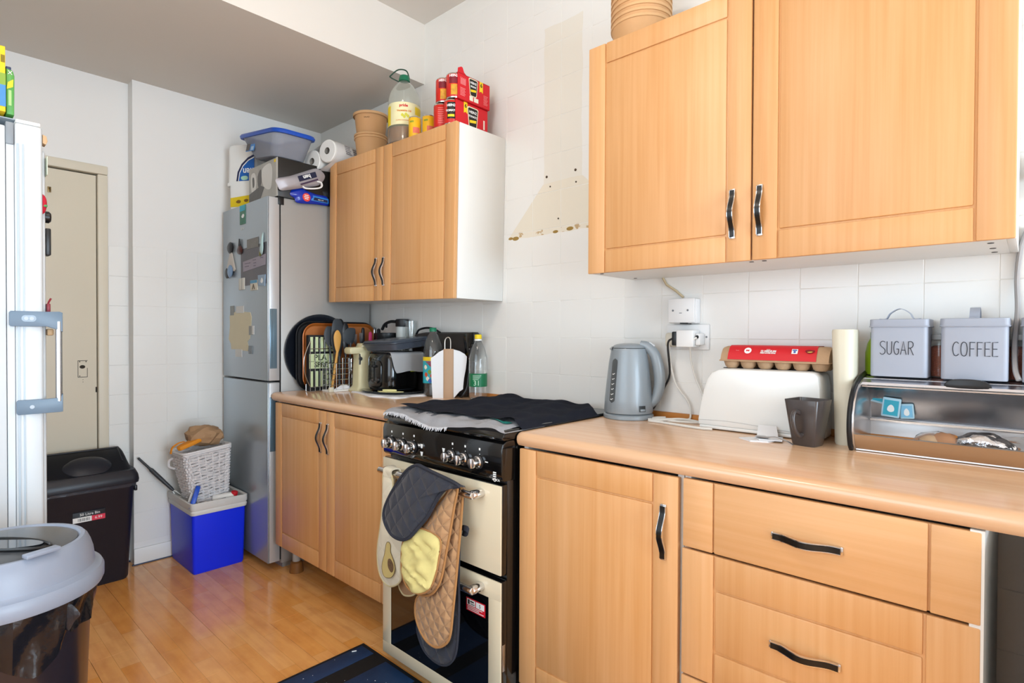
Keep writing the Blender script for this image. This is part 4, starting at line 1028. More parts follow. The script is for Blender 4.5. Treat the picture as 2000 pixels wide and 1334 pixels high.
# contents of the basket
def crumple(c, r, seed, n=3, sx=1, sy=1, sz=1, amp=.16):
    t = bmesh.new(); bmesh.ops.create_icosphere(t, subdivisions=n, radius=1)
    rn = random.Random(seed); dirs = [Vector((rn.gauss(0, 1), rn.gauss(0, 1), rn.gauss(0, 1))).normalized() for _ in range(16)]; am = [rn.uniform(-1, 1) for _ in dirs]; fr = [rn.uniform(2.5, 6) for _ in dirs]
    for v in t.verts:
        d = v.co.normalized(); s = sum(a*abs(math.sin(f*d.dot(q))) for a, f, q in zip(am, fr, dirs))/4
        v.co = Vector(c)+Vector((d.x*sx, d.y*sy, d.z*sz))*r*(1+amp*s*2)
    b = B(); b._add(t); return b
solo('paper_bag', 'crumpled brown paper bag on top of the white basket', 'paper bag', crumple((.235, -.785, .672), .082, 5, sx=.95, sy=1.10, sz=.72, amp=.2), mat('brown kraft paper', '#a98562', .75, var=.1, scale=20, bump=.3, bscale=40), (.235, -.785, .60), sharp=25)
orange = mat('orange cloth', '#dd8a18', .7, var=.08)
ob = B(); ob.strap(smoothpath([(.245, -.945, .60), (.235, -.935, .628), (.24, -.91, .648), (.25, -.885, .655)]), (1, .2, 0), .012, .004)
ob.prism(smoothpoly([(-.05, -.02), (.05, -.022), (.055, .022), (0, .03), (-.05, .02)], 3), .022, Matrix.Translation((.275, -.865, .635)) @ Matrix.Rotation(.35, 4, 'X') @ Matrix.Rotation(PI/2, 4, 'Z'), bev=.006)
solo('orange_bag', 'orange fabric bag with a strap in the white basket', 'bag', ob, orange, (.26, -.90, .60))
# brush, dustpan brush and bottles in the tray
br_ = thing('long_brush', 'long dark handled brush sticking up out of the cool box', 'brush', (.06, -.86, .33))
p0, p1 = Vector((.105, -.868, .350)), Vector((.02, -1.03, .56))
dr = (p1-p0).normalized()
part('handle', B().tube([p0+dr*.035, p0+dr*.05, p0+dr*.13, p0+dr*.19, p0+dr*.20, p1], .009, 10, rr=[.006, .0085, .0105, .0105, .0065, .0055]), mat('charcoal handle', '#3b3d41', .45), br_)
lp = [p0+dr*.04, p0+dr*.03+Vector((.006, .006, 0)), p0-dr*.005+Vector((.012, .012, 0)), p0-dr*.012, p0-dr*.005-Vector((.012, .012, 0)), p0+dr*.03-Vector((.006, .006, 0))]
part('hanging_loop', B().tube(lp, .003, 6, closed=True), white_plastic, br_)
ib = thing('hand_brush', 'blue and white hand brush wedged between basket and rim of the cool box', 'brush', (.325, -.866, .325))
IB = Matrix.Translation((.325, -.866, .327)) @ Matrix.Rotation(-.35, 4, 'Z') @ Matrix.Rotation(-.30, 4, 'X')
sh = smoothpoly([(-.022, 0), (-.030, .05), (-.044, .085), (-.030, .105), (-.002, .102), (.022, .07), (.034, .03), (.034, 0)], 4)
part('back', B(IB @ MXZ(0)).prism(sh, .022, bev=.004), mat('bright blue plastic', '#1b50c4', .35), ib)
sh2 = smoothpoly([(-.030, 0), (-.040, .045), (-.052, .07), (-.05, .088), (-.034, .085), (-.02, .06), (-.012, 0)], 4)
part('bristle_block', B(IB @ MXZ(-.0225)).prism(sh2, .012, bev=.003), white_plastic, ib)
rc = thing('spray_bottle', 'white bottle with a red cap lying in the cool box', 'bottle', (.33, -.675, .33))
part('body', B().cyl((.30, -.77, .3445), (.335, -.672, .3545), .022, .020, seg=18, bev=.005), white_plastic, rc)
part('cap', B().cyl((.335, -.675, .356), (.338, -.672, .376), .0175, .0165, seg=18, bev=.002), mat('red cap plastic', '#cf1f2c', .35), rc)
solo('scraper', 'grey angled scraper lying in front of the basket in the cool box', 'tool', B().tube([(.345, -.855, .3285), (.352, -.805, .3415), (.350, -.785, .3475), (.345, -.72, .3505)], .005, 8).box((.335, -.79, .3245), (.347, -.715, .3485), .002), mat('grey tool plastic', '#8f9198', .4), (.345, -.79, .325))

# ================================================================ NEAR WORKTOP
WT = .9105
kgrey = mat('silver grey kettle plastic', '#8d959b', .36, .1, var=.02, coat=.15)
kd = mat('dark kettle window', '#4d5153', .15, var=0, coat=.4)
K0 = (2.355, -.094, WT)
kt = thing('kettle', 'silver grey cordless jug kettle beside the wall sockets', 'kettle', K0)
part('base', B().lathe([(.085, 0), (.088, .003), (.088, .013), (.082, .018), (.07, .019)], K0, 40), kgrey, kt)
body = B().lathe([(.07, .019), (.084, .021), (.086, .026), (.0835, .07), (.0775, .13), (.070, .195), (.0625, .240), (.060, .250), (.052, .258), (.040, .263), (.018, .2655), (.0, .266)], K0, 48)
part('body', body, kgrey, kt)
# spout lip towards image left
sd = Vector((-.735, -.678, 0))
part('spout', B().loft([[(K0[0]+sd.x*r+a*.678*s, K0[1]+sd.y*r-a*.735*s, WT+z) for a, s in ((-1, w), (0, .0), (1, w))] for r, z, w in ((.058, .235, .014), (.066, .246, .016), (.058, .254, .014))], closed=False), kgrey, kt)
hx = Vector((.735, .678, 0)).lerp(Vector((.9, .1, 0)), .55).normalized()
def kp_(r, z): return Vector((K0[0]+hx.x*r, K0[1]+hx.y*r, WT+z))
hpts = smoothpath([kp_(.040, .262), kp_(.066, .254), kp_(.092, .222), kp_(.106, .165), kp_(.107, .115), kp_(.094, .070), kp_(.074, .048)], 5)
n_ = len(hpts)
part('handle', B().tube(hpts, .017, 14, rr=[.014+.006*math.sin(PI*i/(n_-1)) for i in range(n_)]), kgrey, kt)
part('lid_button', B().tube([kp_(.070, .2655), kp_(.088, .2535)], .0075, 10), mat('light grey button', '#c9ccd0', .25), kt)
part('lid_seam', B().lathe([(.0605, .247), (.0618, .2485), (.0605, .250)], K0, 40, cap=False), kd, kt)
# water window on the camera-left side
wd = Vector((-.20, -.98, 0)).normalized(); wt_ = Vector((-wd.y, wd.x, 0))
def kr(z):
    P_ = [(.019, .084), (.026, .086), (.07, .0835), (.13, .0775), (.195, .070), (.24, .0625)]
    for (z0, r0), (z1, r1) in zip(P_, P_[1:]):
        if z <= z1: return r0+(r1-r0)*(z-z0)/(z1-z0)
    return .0625
def win(u, v):
    ss = (v-.5)*2; z = .058+.155*u
    hw = .0125*math.sqrt(max(0., 1-max(0, abs(u-.5)*2-.84)**2/.0256))
    r = kr(z)+.0012; a = ss*hw/r
    d = wd*math.cos(a)+wt_*math.sin(a); return Vector((K0[0], K0[1], WT+z))+d*r
kwp = part('water_window', B().grid(win, 24, 6), kd, kt, label='dark water gauge')
dots = B()
for k in range(6):
    z = .071+.0175*k; r = kr(z)+.0016
    for a in (-.035, .035):
        d = wd*math.cos(a)+wt_*math.sin(a); p = Vector((K0[0], K0[1], WT+z))+d*r
        dots.tube([p-wt_*.0025, p+wt_*.0025+Vector((0, 0, .002*(1 if a > 0 else -1)))], .0013, 4)
part('gauge_mark', dots, ink_white, kwp)
sw_ = Vector((.90, -.43, 0)).normalized(); st2 = Vector((-sw_.y, sw_.x, 0))
def swf(u, v):
    a = (v-.5)*.30; z = .030+.021*u; d = sw_*math.cos(a)+st2*math.sin(a); return Vector((K0[0], K0[1], WT+z))+d*(kr(z)+.001)
swp = part('switch_recess', B().grid(swf, 2, 6), mat('kettle switch recess', '#2c2e30', .4), kt)
part('switch', B().box((-.009, -.004, -.004), (.009, .006, .004), .002, m=Matrix.Translation(Vector((K0[0], K0[1], WT+.036))+sw_*.087) @ Matrix.Rotation(math.atan2(st2.y, st2.x), 4, 'Z')), kgrey, swp)

# sockets on the wall
sockw = mat('white socket plate', '#e6e5e4', .3, var=.01)
sp1 = thing('socket_plate', 'white blank socket plate on a back box, the upper of the two on the wall', 'socket', (2.525, -.02, 1.29), group='wall sockets')
part('back_box', B().box((2.480, -.032, 1.247), (2.578, -.0, 1.330), .002), sockw, sp1)
part('plate', B().box((2.478, -.040, 1.249), (2.574, -.0315, 1.332), .003), sockw, sp1)
sc_ = B()
for x in (2.497, 2.551): sc_.lathe([(0, 0), (.0036, 0), (.0036, .0012), (0, .0012)], (x, -.0399, 1.291), 12, m=Matrix.Rotation(PI/2, 4, 'X'))
sc_.box((2.520, -.0404, 1.281), (2.530, -.0397, 1.283))
part('screw', sc_, mat('zinc screw', '#77797c', .35, .8), sp1)
part('dark_gap', B().box((2.52, -.033, 1.2445), (2.548, -.004, 1.248)), black_matte, sp1)
sp2 = thing('double_socket', 'white double wall socket crowded with plugs behind the kettle', 'socket', (2.535, -.01, 1.2), group='wall sockets')
part('plate', B().box((2.458, -.010, 1.156), (2.613, 0, 1.243), .003), sockw, sp2)
scs = B()
for x in (2.468, 2.605): scs.lathe([(0, 0), (.0032, 0), (.0032, .0012), (0, .0012)], (x, -.0099, 1.20), 10, m=Matrix.Rotation(PI/2, 4, 'X'))
part('screw', scs, mat('zinc screw', '#77797c', .35, .8), sp2)
part('switch', B().box((2.594, -.0125, 1.175), (2.603, -.0095, 1.192), .001), sockw, sp2)
pl = thing('plug', 'cream rounded plug at the left of the double socket', 'plug', (2.475, -.02, 1.19), group='plugs')
part('body', B().box((2.462, -.032, 1.165), (2.502, -.0102, 1.214), .008, seg=3), mat('cream plug plastic', '#d9d2c2', .4), pl)
pk = thing('plug', 'black kettle plug with its cable in the socket adaptor', 'plug', (2.51, -.05, 1.19), group='plugs')
part('body', B().box((2.503, -.062, 1.170), (2.521, -.012, 1.218), .004), black_plastic, pk)
ad = thing('plug_adaptor', 'white cube plug adaptor with a round dark hole in the double socket', 'plug adaptor', (2.55, -.05, 1.19))
part('body', B().box((2.5215, -.066, 1.165), (2.582, -.0105, 1.2235), .004, seg=3), sockw, ad)
pw = thing('plug', 'white plug with a white cable at the right of the adaptor', 'plug', (2.585, -.05, 1.19), group='plugs')
part('body', B().box((2.5825, -.050, 1.172), (2.600, -.0105, 1.212), .004), sockw, pw)
part('cable_hole', B().lathe([(0, 0), (.006, 0), (.006, .001), (0, .001)], (2.590, -.0505, 1.200), 12, m=Matrix.Rotation(PI/2, 4, 'X')), black_matte, pw)
cblk = mat('black cable', '#1b1b1e', .4); cwht = mat('white cable', '#dddad4', .4, var=.02)
part('cable', B().tube(smoothpath([(2.507, -.058, 1.195), (2.492, -.060, 1.185), (2.484, -.05, 1.16), (2.480, -.03, 1.10), (2.474, -.018, 1.06), (2.455, -.017, 1.02), (2.433, -.02, .975), (2.42, -.03, .945), (2.410, -.055, .925)]), .0036, 7), cblk, pk)
part('cable', B().tube(smoothpath([(2.590, -.054, 1.198), (2.575, -.062, 1.187), (2.566, -.05, 1.165), (2.560, -.03, 1.12), (2.572, -.02, 1.06), (2.590, -.018, 1.02), (2.61, -.017, .97), (2.62, -.016, .945)]), .0036, 7), cwht, pw)
part('cable', B().tube(smoothpath([(2.48, -.034, 1.172), (2.484, -.034, 1.14), (2.484, -.022, 1.09), (2.502, -.02, 1.03), (2.545, -.018, .975), (2.555, -.02, .93), (2.548, -.03, .916), (2.50, -.045, .9145), (2.45, -.07, .9145), (2.435, -.085, .9145), (2.448, -.06, .9165), (2.475, -.045, .9175)]), .0034, 7), cwht, pl)
solo('cable', 'white cable coiled on the worktop between kettle and toaster', 'cable', B().tube(smoothpath([(2.445, -.115, .9148), (2.47, -.10, .9148), (2.52, -.09, .9148), (2.58, -.075, .9148), (2.615, -.05, .9148), (2.60, -.045, .9148), (2.54, -.075, .922), (2.48, -.115, .9148), (2.46, -.135, .9148), (2.50, -.138, .9148), (2.56, -.15, .9148), (2.62, -.162, .9148), (2.66, -.165, .9148), (2.69, -.158, .9148)]), .0042, 7), cwht, (2.55, -.1, WT), group='cables')
solo('cable', 'off white cable poking down from the wall cabinet to the sockets', 'cable', B().tube([(2.440, -.006, 1.4105), (2.455, -.006, 1.385), (2.49, -.006, 1.362), (2.518, -.006, 1.338)], .0045, 7), mat('beige cable', '#c7b493', .5), (2.48, -.006, 1.37), group='cables')
solo('cable', 'grey cable hanging down the wall right of the coffee tin', 'cable', B().tube(smoothpath([(3.405, -.006, 1.47), (3.392, -.006, 1.42), (3.386, -.008, 1.35), (3.388, -.02, 1.27), (3.384, -.055, 1.19), (3.386, -.085, 1.13), (3.393, -.10, 1.104)]), .0055, 8), mat('grey cable', '#a9a6a6', .45), (3.39, -.03, 1.3), group='cables')
cbx = B().lathe([(0, 0), (.016, 0), (.016, .012), (.011, .014), (.011, .03), (0, .03)], (3.418, -.002, 1.60), 16, m=Matrix.Rotation(PI/2, 4, 'X')).tube([(3.418, -.024, 1.60), (3.418, -.026, 1.555), (3.412, -.026, 1.54)], .009, 10).box((3.408, -.014, 1.612), (3.43, -.001, 1.64), .002)
solo('pipe_valve', 'small chrome pipe valve on the wall at the right edge', 'valve', cbx, chrome, (3.418, -.002, 1.6))

# long white toaster
twm = mat('white toaster plastic', '#e9eae8', .3, var=.01, coat=.15)
ts = thing('toaster', 'long white toaster with an egg carton on top', 'toaster', (2.83, -.08, WT))
def tsec(t):   # length-wise section in x-z (rounded top left)
    return smoothpoly
prof = [(2.636, .922), (2.634, .940), (2.641, .985), (2.652, 1.035), (2.664, 1.070), (2.678, 1.090), (2.700, 1.101), (2.73, 1.104), (2.955, 1.104), (2.972, 1.101), (2.982, 1.090), (2.987, 1.06), (2.989, .98), (2.990, .922)]
part('body', B().prism(prof, .118, MXZ(-.024), bev=.010), twm, ts)
part('base', B().box((2.640, -.140, .9135), (2.987, -.026, .924), .003), twm, ts)
ft = B()
for x in (2.67, 2.96):
    for y in (-.12, -.045): ft.cyl((x, y, WT), (x, y, .914), .009, seg=12)
part('foot', ft, black_plastic, ts)
part('slot', B().box((2.70, -.074, 1.103), (2.95, -.060, 1.1052)).box((2.70, -.10, 1.103), (2.95, -.088, 1.1052)), black_matte, ts)
part('seam', B().tube(smoothpath([(2.638, -.1424, .939), (2.72, -.1424, .942), (2.80, -.1424, .939), (2.88, -.1424, .933), (2.985, -.1424, .928)]), .0008, 4), mat('grey seam', '#b5b5b3', .5), ts)
# egg carton
pulp = mat('egg carton pulp', '#b99877', .9, var=.08, scale=40, bump=.3, bscale=150)
eg = thing('egg_carton', 'pulp egg carton with a red sleeve for twelve eggs on the white toaster', 'egg carton', (2.85, -.075, 1.105))
e0, e1 = 2.703, 3.003
eb = B()
for i in range(6):
    for j in range(2):
        c = (e0+.025+.050*i, -.100+.05*j, 1.1052)
        eb.lathe([(0, 0), (.014, 0), (.020, .006), (.0245, .020), (.0245, .024)], c, 14)
eb.box((e0-.003, -.134, 1.1265), (e1+.003, -.016, 1.1305), .0015)
part('tray', eb, pulp, eg)
lp_ = [(-.131, 1.1305), (-.124, 1.150), (-.112, 1.168), (-.100, 1.174), (-.050, 1.174), (-.038, 1.168), (-.026, 1.150), (-.019, 1.1305)]
eL = B()
R = []
for x, s in ((e0-.001, .86), (e0+.012, .97), (e0+.03, 1.), (e1-.03, 1.), (e1-.012, .97), (e1+.001, .84)):
    R.append([(x, -.075+(y+.075)*(.97 if s < .9 else 1), 1.1305+(z-1.1305)*s) for y, z in lp_])
eL.loft(R)
part('lid', eL, pulp, eg)
sleeve = mat('red card sleeve', '#cf1a26', .5, var=.04)
sl2 = [(-.1325, 1.1325), (-.1255, 1.1510), (-.1130, 1.1692), (-.1005, 1.1755), (-.0495, 1.1755), (-.037, 1.1692), (-.0245, 1.151), (-.0175, 1.1325)]
sv = B().loft([[(x, y, z) for y, z in sl2] for x in (e0+.022, e0+.10, e0+.2, e1-.030)], closed=False)
slv = part('sleeve', sv, sleeve, eg, label='red printed card sleeve')
# sleeve front slopes: direction up the slope
sy = Vector((0, .0125, .0182)).normalized(); so = Vector((0, -.1202, 1.1602))
nrm = Vector((0, -.0182, .0125)).normalized()
def on(x, t): return Vector((x, so.y, so.z))+sy*t+nrm*.0006
text(eg, '12 MEDIUM', .0088, on(2.842, -.002), XP, sy, ink_white, bold=.0003)
text(eg, 'FREE RANGE EGGS', .0052, on(2.842, -.0085), XP, sy, ink_white, bold=.0002)
text(eg, 'LARKHILL', .0028, on(2.842, .0042), XP, sy, ink_white)
Ms = Matrix((Vector(XP), sy, nrm)).transposed().to_4x4()
lg = B().lathe([(0, 0), (.0105, 0), (.0105, .0004), (0, .0004)], on(2.783, -.001), 24, m=Ms)
part('round_logo', lg, ink_white, eg, label='white round emblem')
lg2 = B(Matrix.Translation(on(2.783, -.001)+nrm*.0006) @ Ms).prism(smoothpoly([(-.005, -.001), (-.004, .003), (0, .002), (.004, .003), (.005, -.001), (.003, -.003), (.0, -.001), (-.003, -.003)], 3), .0003)
part('logo_mark', lg2, ink_red, eg)
lg3 = B(Matrix.Translation(on(2.915, -.001)) @ Ms).prism([(-.008, -.008), (.008, -.008), (.008, .008), (-.008, .008)], .0004); part('stamp', lg3, ink_white, eg)
lg3 = B(Matrix.Translation(on(2.915, -.001)+nrm*.0005) @ Ms).box((-.006, .002, 0), (.006, .006, .0003)).lathe([(0, 0), (.0035, 0), (.0035, .0003), (0, .0003)], (0, -.002, 0), 12); part('stamp_mark', lg3, mat('blue stamp ink', '#3c5da8', .6), eg)
lg3 = B(Matrix.Translation(on(2.765+.19, -.0)) @ Ms).prism(smoothpoly([(-.013, .001), (-.006, .006), (.004, .005), (.012, .003), (.008, -.005), (-.004, -.007)], 3), .0006); part('egg_picture', lg3, mat('dark red print', '#7c1018', .5), eg)
lg3 = B(Matrix.Translation(on(2.765+.19, -.0)+nrm*.0006) @ Ms).prism(smoothpoly([(-.007, -.003), (.002, -.004), (.007, -.001), (-.001, -.001)], 3), .0004); part('egg_highlight', lg3, mat('yolk print', '#d7c35a', .5), eg)
text(eg, 'Fresh', .0042, on(2.752, -.001), XP, sy, mat('pink print', '#e98a8a', .6, var=0))
# mug, tissue, spoon
mugm = mat('dark brown glaze', '#453d3b', .28, var=.05, coat=.3)
MG = Matrix.Translation((2.972, -.200, WT)) @ Matrix.Rotation(math.radians(-10), 4, 'Z')
mu = thing('mug', 'square tapered dark brown mug in front of the white toaster', 'mug', (2.972, -.200, WT))
def sq(z, w, r=.008): return [(x, y, z) for x, y in rrect(w, w, r, 4)]
mb_ = B(MG).loft([sq(0, .056), sq(.004, .060), sq(.06, .074), sq(.122, .089), sq(.124, .088), sq(.1235, .083), sq(.11, .080), sq(.01, .055)])
part('body', mb_, mugm, mu)
hpt = smoothpath([(-.004, -.036, .088), (-.006, -.060, .094), (-.006, -.070, .075), (-.004, -.062, .045), (-.002, -.044, .030), (0, -.030, .032)])
part('handle', B(MG).tube(hpt, .0058, 10), mugm, mu)
tsu = B().prism([(2.80, -.232), (2.842, -.262), (2.885, -.243), (2.89, -.21), (2.84, -.19)], .004, Matrix.Translation((0, 0, WT))).prism([(2.84, -.215), (2.86, -.245), (2.915, -.225), (2.90, -.17), (2.85, -.16)], .003, Matrix.Translation((0, 0, WT+.0045)))
tsu.prism([(-.03, 0), (.026, 0), (.028, .042), (-.02, .046)], .003, Matrix.Translation((2.868, -.195, WT+.0078)) @ Matrix.Rotation(.5, 4, 'Z') @ Matrix.Rotation(.6, 4, 'X'))
solo('paper_tissue', 'crumpled white paper tissue by the brown mug', 'tissue', tsu, paper_white, (2.86, -.21, WT))
spn = thing('teaspoon', 'steel teaspoon lying on the white tissue', 'spoon', (2.90, -.23, WT+.006))
SPm = Matrix.Translation((2.862, -.226, WT+.0115)) @ Matrix.Rotation(-.28, 4, 'Z')
part('bowl', B(SPm).puffy(smoothpoly([(-.022, 0), (-.012, .012), (.008, .012), (.020, .003), (.020, -.003), (.008, -.012), (-.012, -.012)], 3), .004, back=.6), steel, spn)
part('handle', B(SPm).strap(smoothpath([(.018, 0, .001), (.04, 0, .006), (.07, 0, .001), (.092, 0, -.0075)]), (0, 1, 0), .006, .002), steel, spn)

# cream tube between toaster and bread bin
crm = mat('cream plastic', '#dcd6c2', .5, var=.05, scale=8)
ct = thing('roll', 'tall cream tube standing between the white toaster and the bread bin', 'tube', (3.043, -.105, WT))
rr_ = []
for z, w, h in ((0, .052, .085), (.006, .056, .09), (.18, .063, .095), (.306, .069, .10), (.312, .066, .097), (.3125, .054, .085), (.29, .052, .083)):
    rr_.append([(x-.004*(z/.31), y, z) for x, y in rrect(w*.80, h*.9, .021, 6, 3.043, -.105)])
part('wall', B(Matrix.Translation((0, 0, WT))).loft(rr_), crm, ct)
part('core', B().cyl((3.039, -.105, WT+.29), (3.039, -.105, WT+.3115), .010, seg=14), mat('cream core', '#cfc7ae', .6), ct)

# bread bin
bs = mat('bright stainless steel', '#dadadd', .27, 1., var=.03)
bsb = mat('brushed base steel', '#c3b4a4', .24, 1., var=.05, scale=20)
bbn = thing('bread_bin', 'roll-top stainless steel bread bin standing open at the right', 'bread bin', (3.28, -.1, WT))
bx0, bx1 = 3.072, 3.60
cap = [(-.008, .912), (-.19, .912), (-.206, .930), (-.219, .965), (-.217, 1.004), (-.203, 1.036), (-.178, 1.062), (-.150, 1.077), (-.11, 1.089), (-.06, 1.096), (-.008, 1.099)]
outer = [(y*1.0, z) for y, z in cap]
for x0 in (bx0, bx1-.012):
    e = part('end_cap', B().prism(smoothpoly(cap, 2) if False else cap, .012, MYZ(x0), bev=.002), bs, bbn)
edge = B()
edge.tube(smoothpath([(bx0+.002, -.022, 1.1045), (bx0+.002, -.06, 1.100), (bx0+.002, -.11, 1.092), (bx0+.002, -.150, 1.080), (bx0+.002, -.180, 1.065), (bx0+.002, -.206, 1.038), (bx0+.002, -.221, 1.004), (bx0+.002, -.223, .965), (bx0+.002, -.211, .928), (bx0+.002, -.196, .9135)]), .0055, 8)
edge.tube([(bx0+.004, -.026, 1.104), (bx0+.014, -.03, 1.1065)], .008, 8)
part('edge_trim', edge, black_plastic, bbn, label='black plastic edge trim')
ins = B()
ins.box((bx0+.012, -.012, .914), (bx1-.012, -.008, 1.096))
ins.box((bx0+.012, -.19, .9125), (bx1-.012, -.008, .9165))
part('inner_back', ins, mat('satin steel lining', '#e6e6e8', .36, 1., var=.02), bbn)
top = B()
top.prism([(-.10, 1.090), (-.008, 1.096), (-.008, 1.0985), (-.102, 1.0930)], bx1-bx0-.02, MYZ(bx0+.01))
top.prism([(-.132, 1.077), (-.104, 1.0865), (-.102, 1.0920), (-.1325, 1.0835)], bx1-bx0-.024, MYZ(bx0+.012))
part('top', top, bs, bbn)
# the roll-back lid hangs inside as a curved sheet
def lidf(u, v):
    a = .15+1.30*v; return (bx0+.014+(bx1-bx0-.028)*u, -.105+.088*math.sin(a)*1.0, .965+.112*math.cos(a))
part('roll_lid', B().grid(lidf, 6, 14, th=-.0012), bs, bbn, label='mirror steel roll lid slid back')
part('lid_edge', B().tube([(bx0+.014, -.138, 1.0735), (bx1-.014, -.138, 1.0735)], .0022, 6).tube([(bx0+.014, -.030, .974), (bx1-.014, -.030, .974)], .0040, 8), chrome, bbn)
lipp = [(-.188, .9135), (-.205, .931), (-.215, .955), (-.211, .957), (-.201, .933), (-.186, .9165)]
part('front_lip', B().prism(lipp, bx1-bx0-.024, MYZ(bx0+.012)), bsb, bbn, label='curved brushed front lip')
kb = B().prism(smoothpoly([(3.262, 1.0815), (3.268, 1.0985), (3.30, 1.1025), (3.335, 1.0985), (3.341, 1.0815)], 3), .012, MXZ(-.123), bev=.003)
part('lid_handle', kb, black_plastic, bbn, label='black lid grip')
# things inside the bread bin
for i, (x, y, z, a, t_) in enumerate(((3.112, -.032, 1.046, .22, 'upper'), (3.136, -.042, 1.012, .10, 'lower'), (3.170, -.034, 1.004, -.08, 'small'))):
    w, h = (.032, .04) if t_ == 'small' else (.042, .052)
    pk_ = thing('tea_bag_packet', {'upper': 'turquoise sachet standing at the back left in the bread bin', 'lower': 'turquoise sachet in front of the others in the bread bin', 'small': 'small pale blue sachet at the right of the others in the bread bin'}[t_], 'packet', (x, y, z-h/2), group='blue sachets in the bread bin')
    Mx = Matrix.Translation((x, y, z)) @ Matrix.Rotation(a, 4, 'Y') @ MXZ(0)
    part('wrapper', B(Mx).puffy(rrect(w, h, .003, 3), .003, back=1., power=.3), mat('clear edge film', '#b9dcea', .2, var=.1), pk_)
    part('label_panel', B(Mx).box((-w*.40, -h*.40, .0025), (w*.40, h*.38, .0036)), mat('turquoise print', '#2aa6cc', .3, var=.1) if t_ != 'small' else mat('pale blue print', '#7fc0e0', .3), pk_)
    part('emblem', B(Mx).prism(smoothpoly([(-w*.18, -.008), (-w*.16, .002), (0, .008), (w*.16, .002), (w*.18, -.008), (0, -.012)], 3), .0042, d0=.0035), ink_white, pk_)
foil = mat('crumpled foil', '#cfcfd3', .2, 1., var=.05, bump=1., bscale=55)
solo('foil_parcel', 'crumpled silver foil parcel in the bread bin', 'foil', crumple((3.330, -.150, .950), .044, 11, n=4, sx=1.25, sy=.72, sz=.64, amp=.14), foil, (3.33, -.15, .917), sharp=20)
rl = thing('bread_roll', 'bread rolls in a clear bag beside the foil in the bread bin', 'bread', (3.25, -.155, .917))
part('roll', crumple((3.268, -.150, .945), .025, 3, n=3, sx=1.2, sy=1, sz=.95, amp=.04), mat('brown crust', '#c07a32', .6, var=.15), rl)
part('roll', crumple((3.236, -.158, .942), .022, 4, n=3, sx=1.1, sy=1, sz=.9, amp=.04), mat('pale crust', '#d3a878', .6, var=.15), rl)
film = mat('clear plastic film', '#f2f4f6', .12, var=0, trans=.92, ior=1.15, bump=.5, bscale=70)
part('bag', crumple((3.250, -.155, .946), .036, 8, n=3, sx=1.45, sy=.95, sz=.78, amp=.10), film, rl)
solo('plastic_bag', 'clear plastic bag lying at the back of the bread bin', 'bag', crumple((3.42, -.065, .942), .034, 21, n=3, sx=2.6, sy=.9, sz=.72, amp=.14), film, (3.42, -.065, .917), sharp=20)

# canisters on the bread bin
tin = mat('grey blue enamel', '#a6acba', .45, var=.015)
tind = mat('dark lettering', '#23252c', .6, var=0)
STR = {  # hand-drawn capitals: strokes in a 1-high box
 'S': (.46, [[(.44, .93), (.36, .99), (.2, 1), (.06, .9), (.04, .74), (.14, .6), (.32, .48), (.44, .34), (.44, .14), (.32, .02), (.14, 0), (.02, .1)]]),
 'U': (.46, [[(.04, 1), (.04, .3), (.08, .1), (.22, 0), (.36, .06), (.42, .25), (.44, 1)]]),
 'G': (.46, [[(.44, .9), (.34, .99), (.2, .98), (.08, .8), (.04, .5), (.08, .2), (.2, .02), (.34, .02), (.43, .15), (.44, .42)], [(.26, .42), (.46, .42)]]),
 'A': (.50, [[(.02, 0), (.27, 1), (.48, 0)], [(.1, .34), (.42, .34)]]),
 'R': (.48, [[(.05, 0), (.05, 1)], [(.05, .98), (.26, 1), (.42, .88), (.42, .66), (.28, .52), (.05, .5)], [(.2, .5), (.46, -.03)]]),
 'C': (.50, [[(.47, .88), (.36, .99), (.2, .96), (.07, .75), (.04, .45), (.1, .15), (.22, .01), (.38, .03), (.48, .14)]]),
 'O': (.52, [[(.26, 1), (.42, .9), (.49, .6), (.48, .3), (.40, .06), (.25, 0), (.1, .08), (.03, .35), (.04, .7), (.12, .93), (.26, 1)]]),
 'F': (.42, [[(.05, -.02), (.05, 1)], [(.05, .98), (.42, .97)], [(.05, .52), (.36, .52)]]),
 'E': (.42, [[(.44, .99), (.05, .98), (.05, .0), (.44, .02)], [(.05, .52), (.38, .52)]]),
 'T': (.46, [[(.0, .98), (.46, .98)], [(.23, .98), (.23, 0)]])}
def hand(parent, word, xc, z0, y, h, gap=.12):
    W_ = sum(STR[c][0] for c in word)+gap*(len(word)-1); x = -W_/2
    for c in word:
        w, ss = STR[c]; b = B()
        for s in ss:
            pts = [(xc+(x+a)*h*.76, y, z0+q*h) for a, q in s]
            if len(s) > 4: pts = smoothpath(pts, 3)
            b.tube(pts, .00085, 5)
        part('letter', b, tind, parent)
        x += w+gap
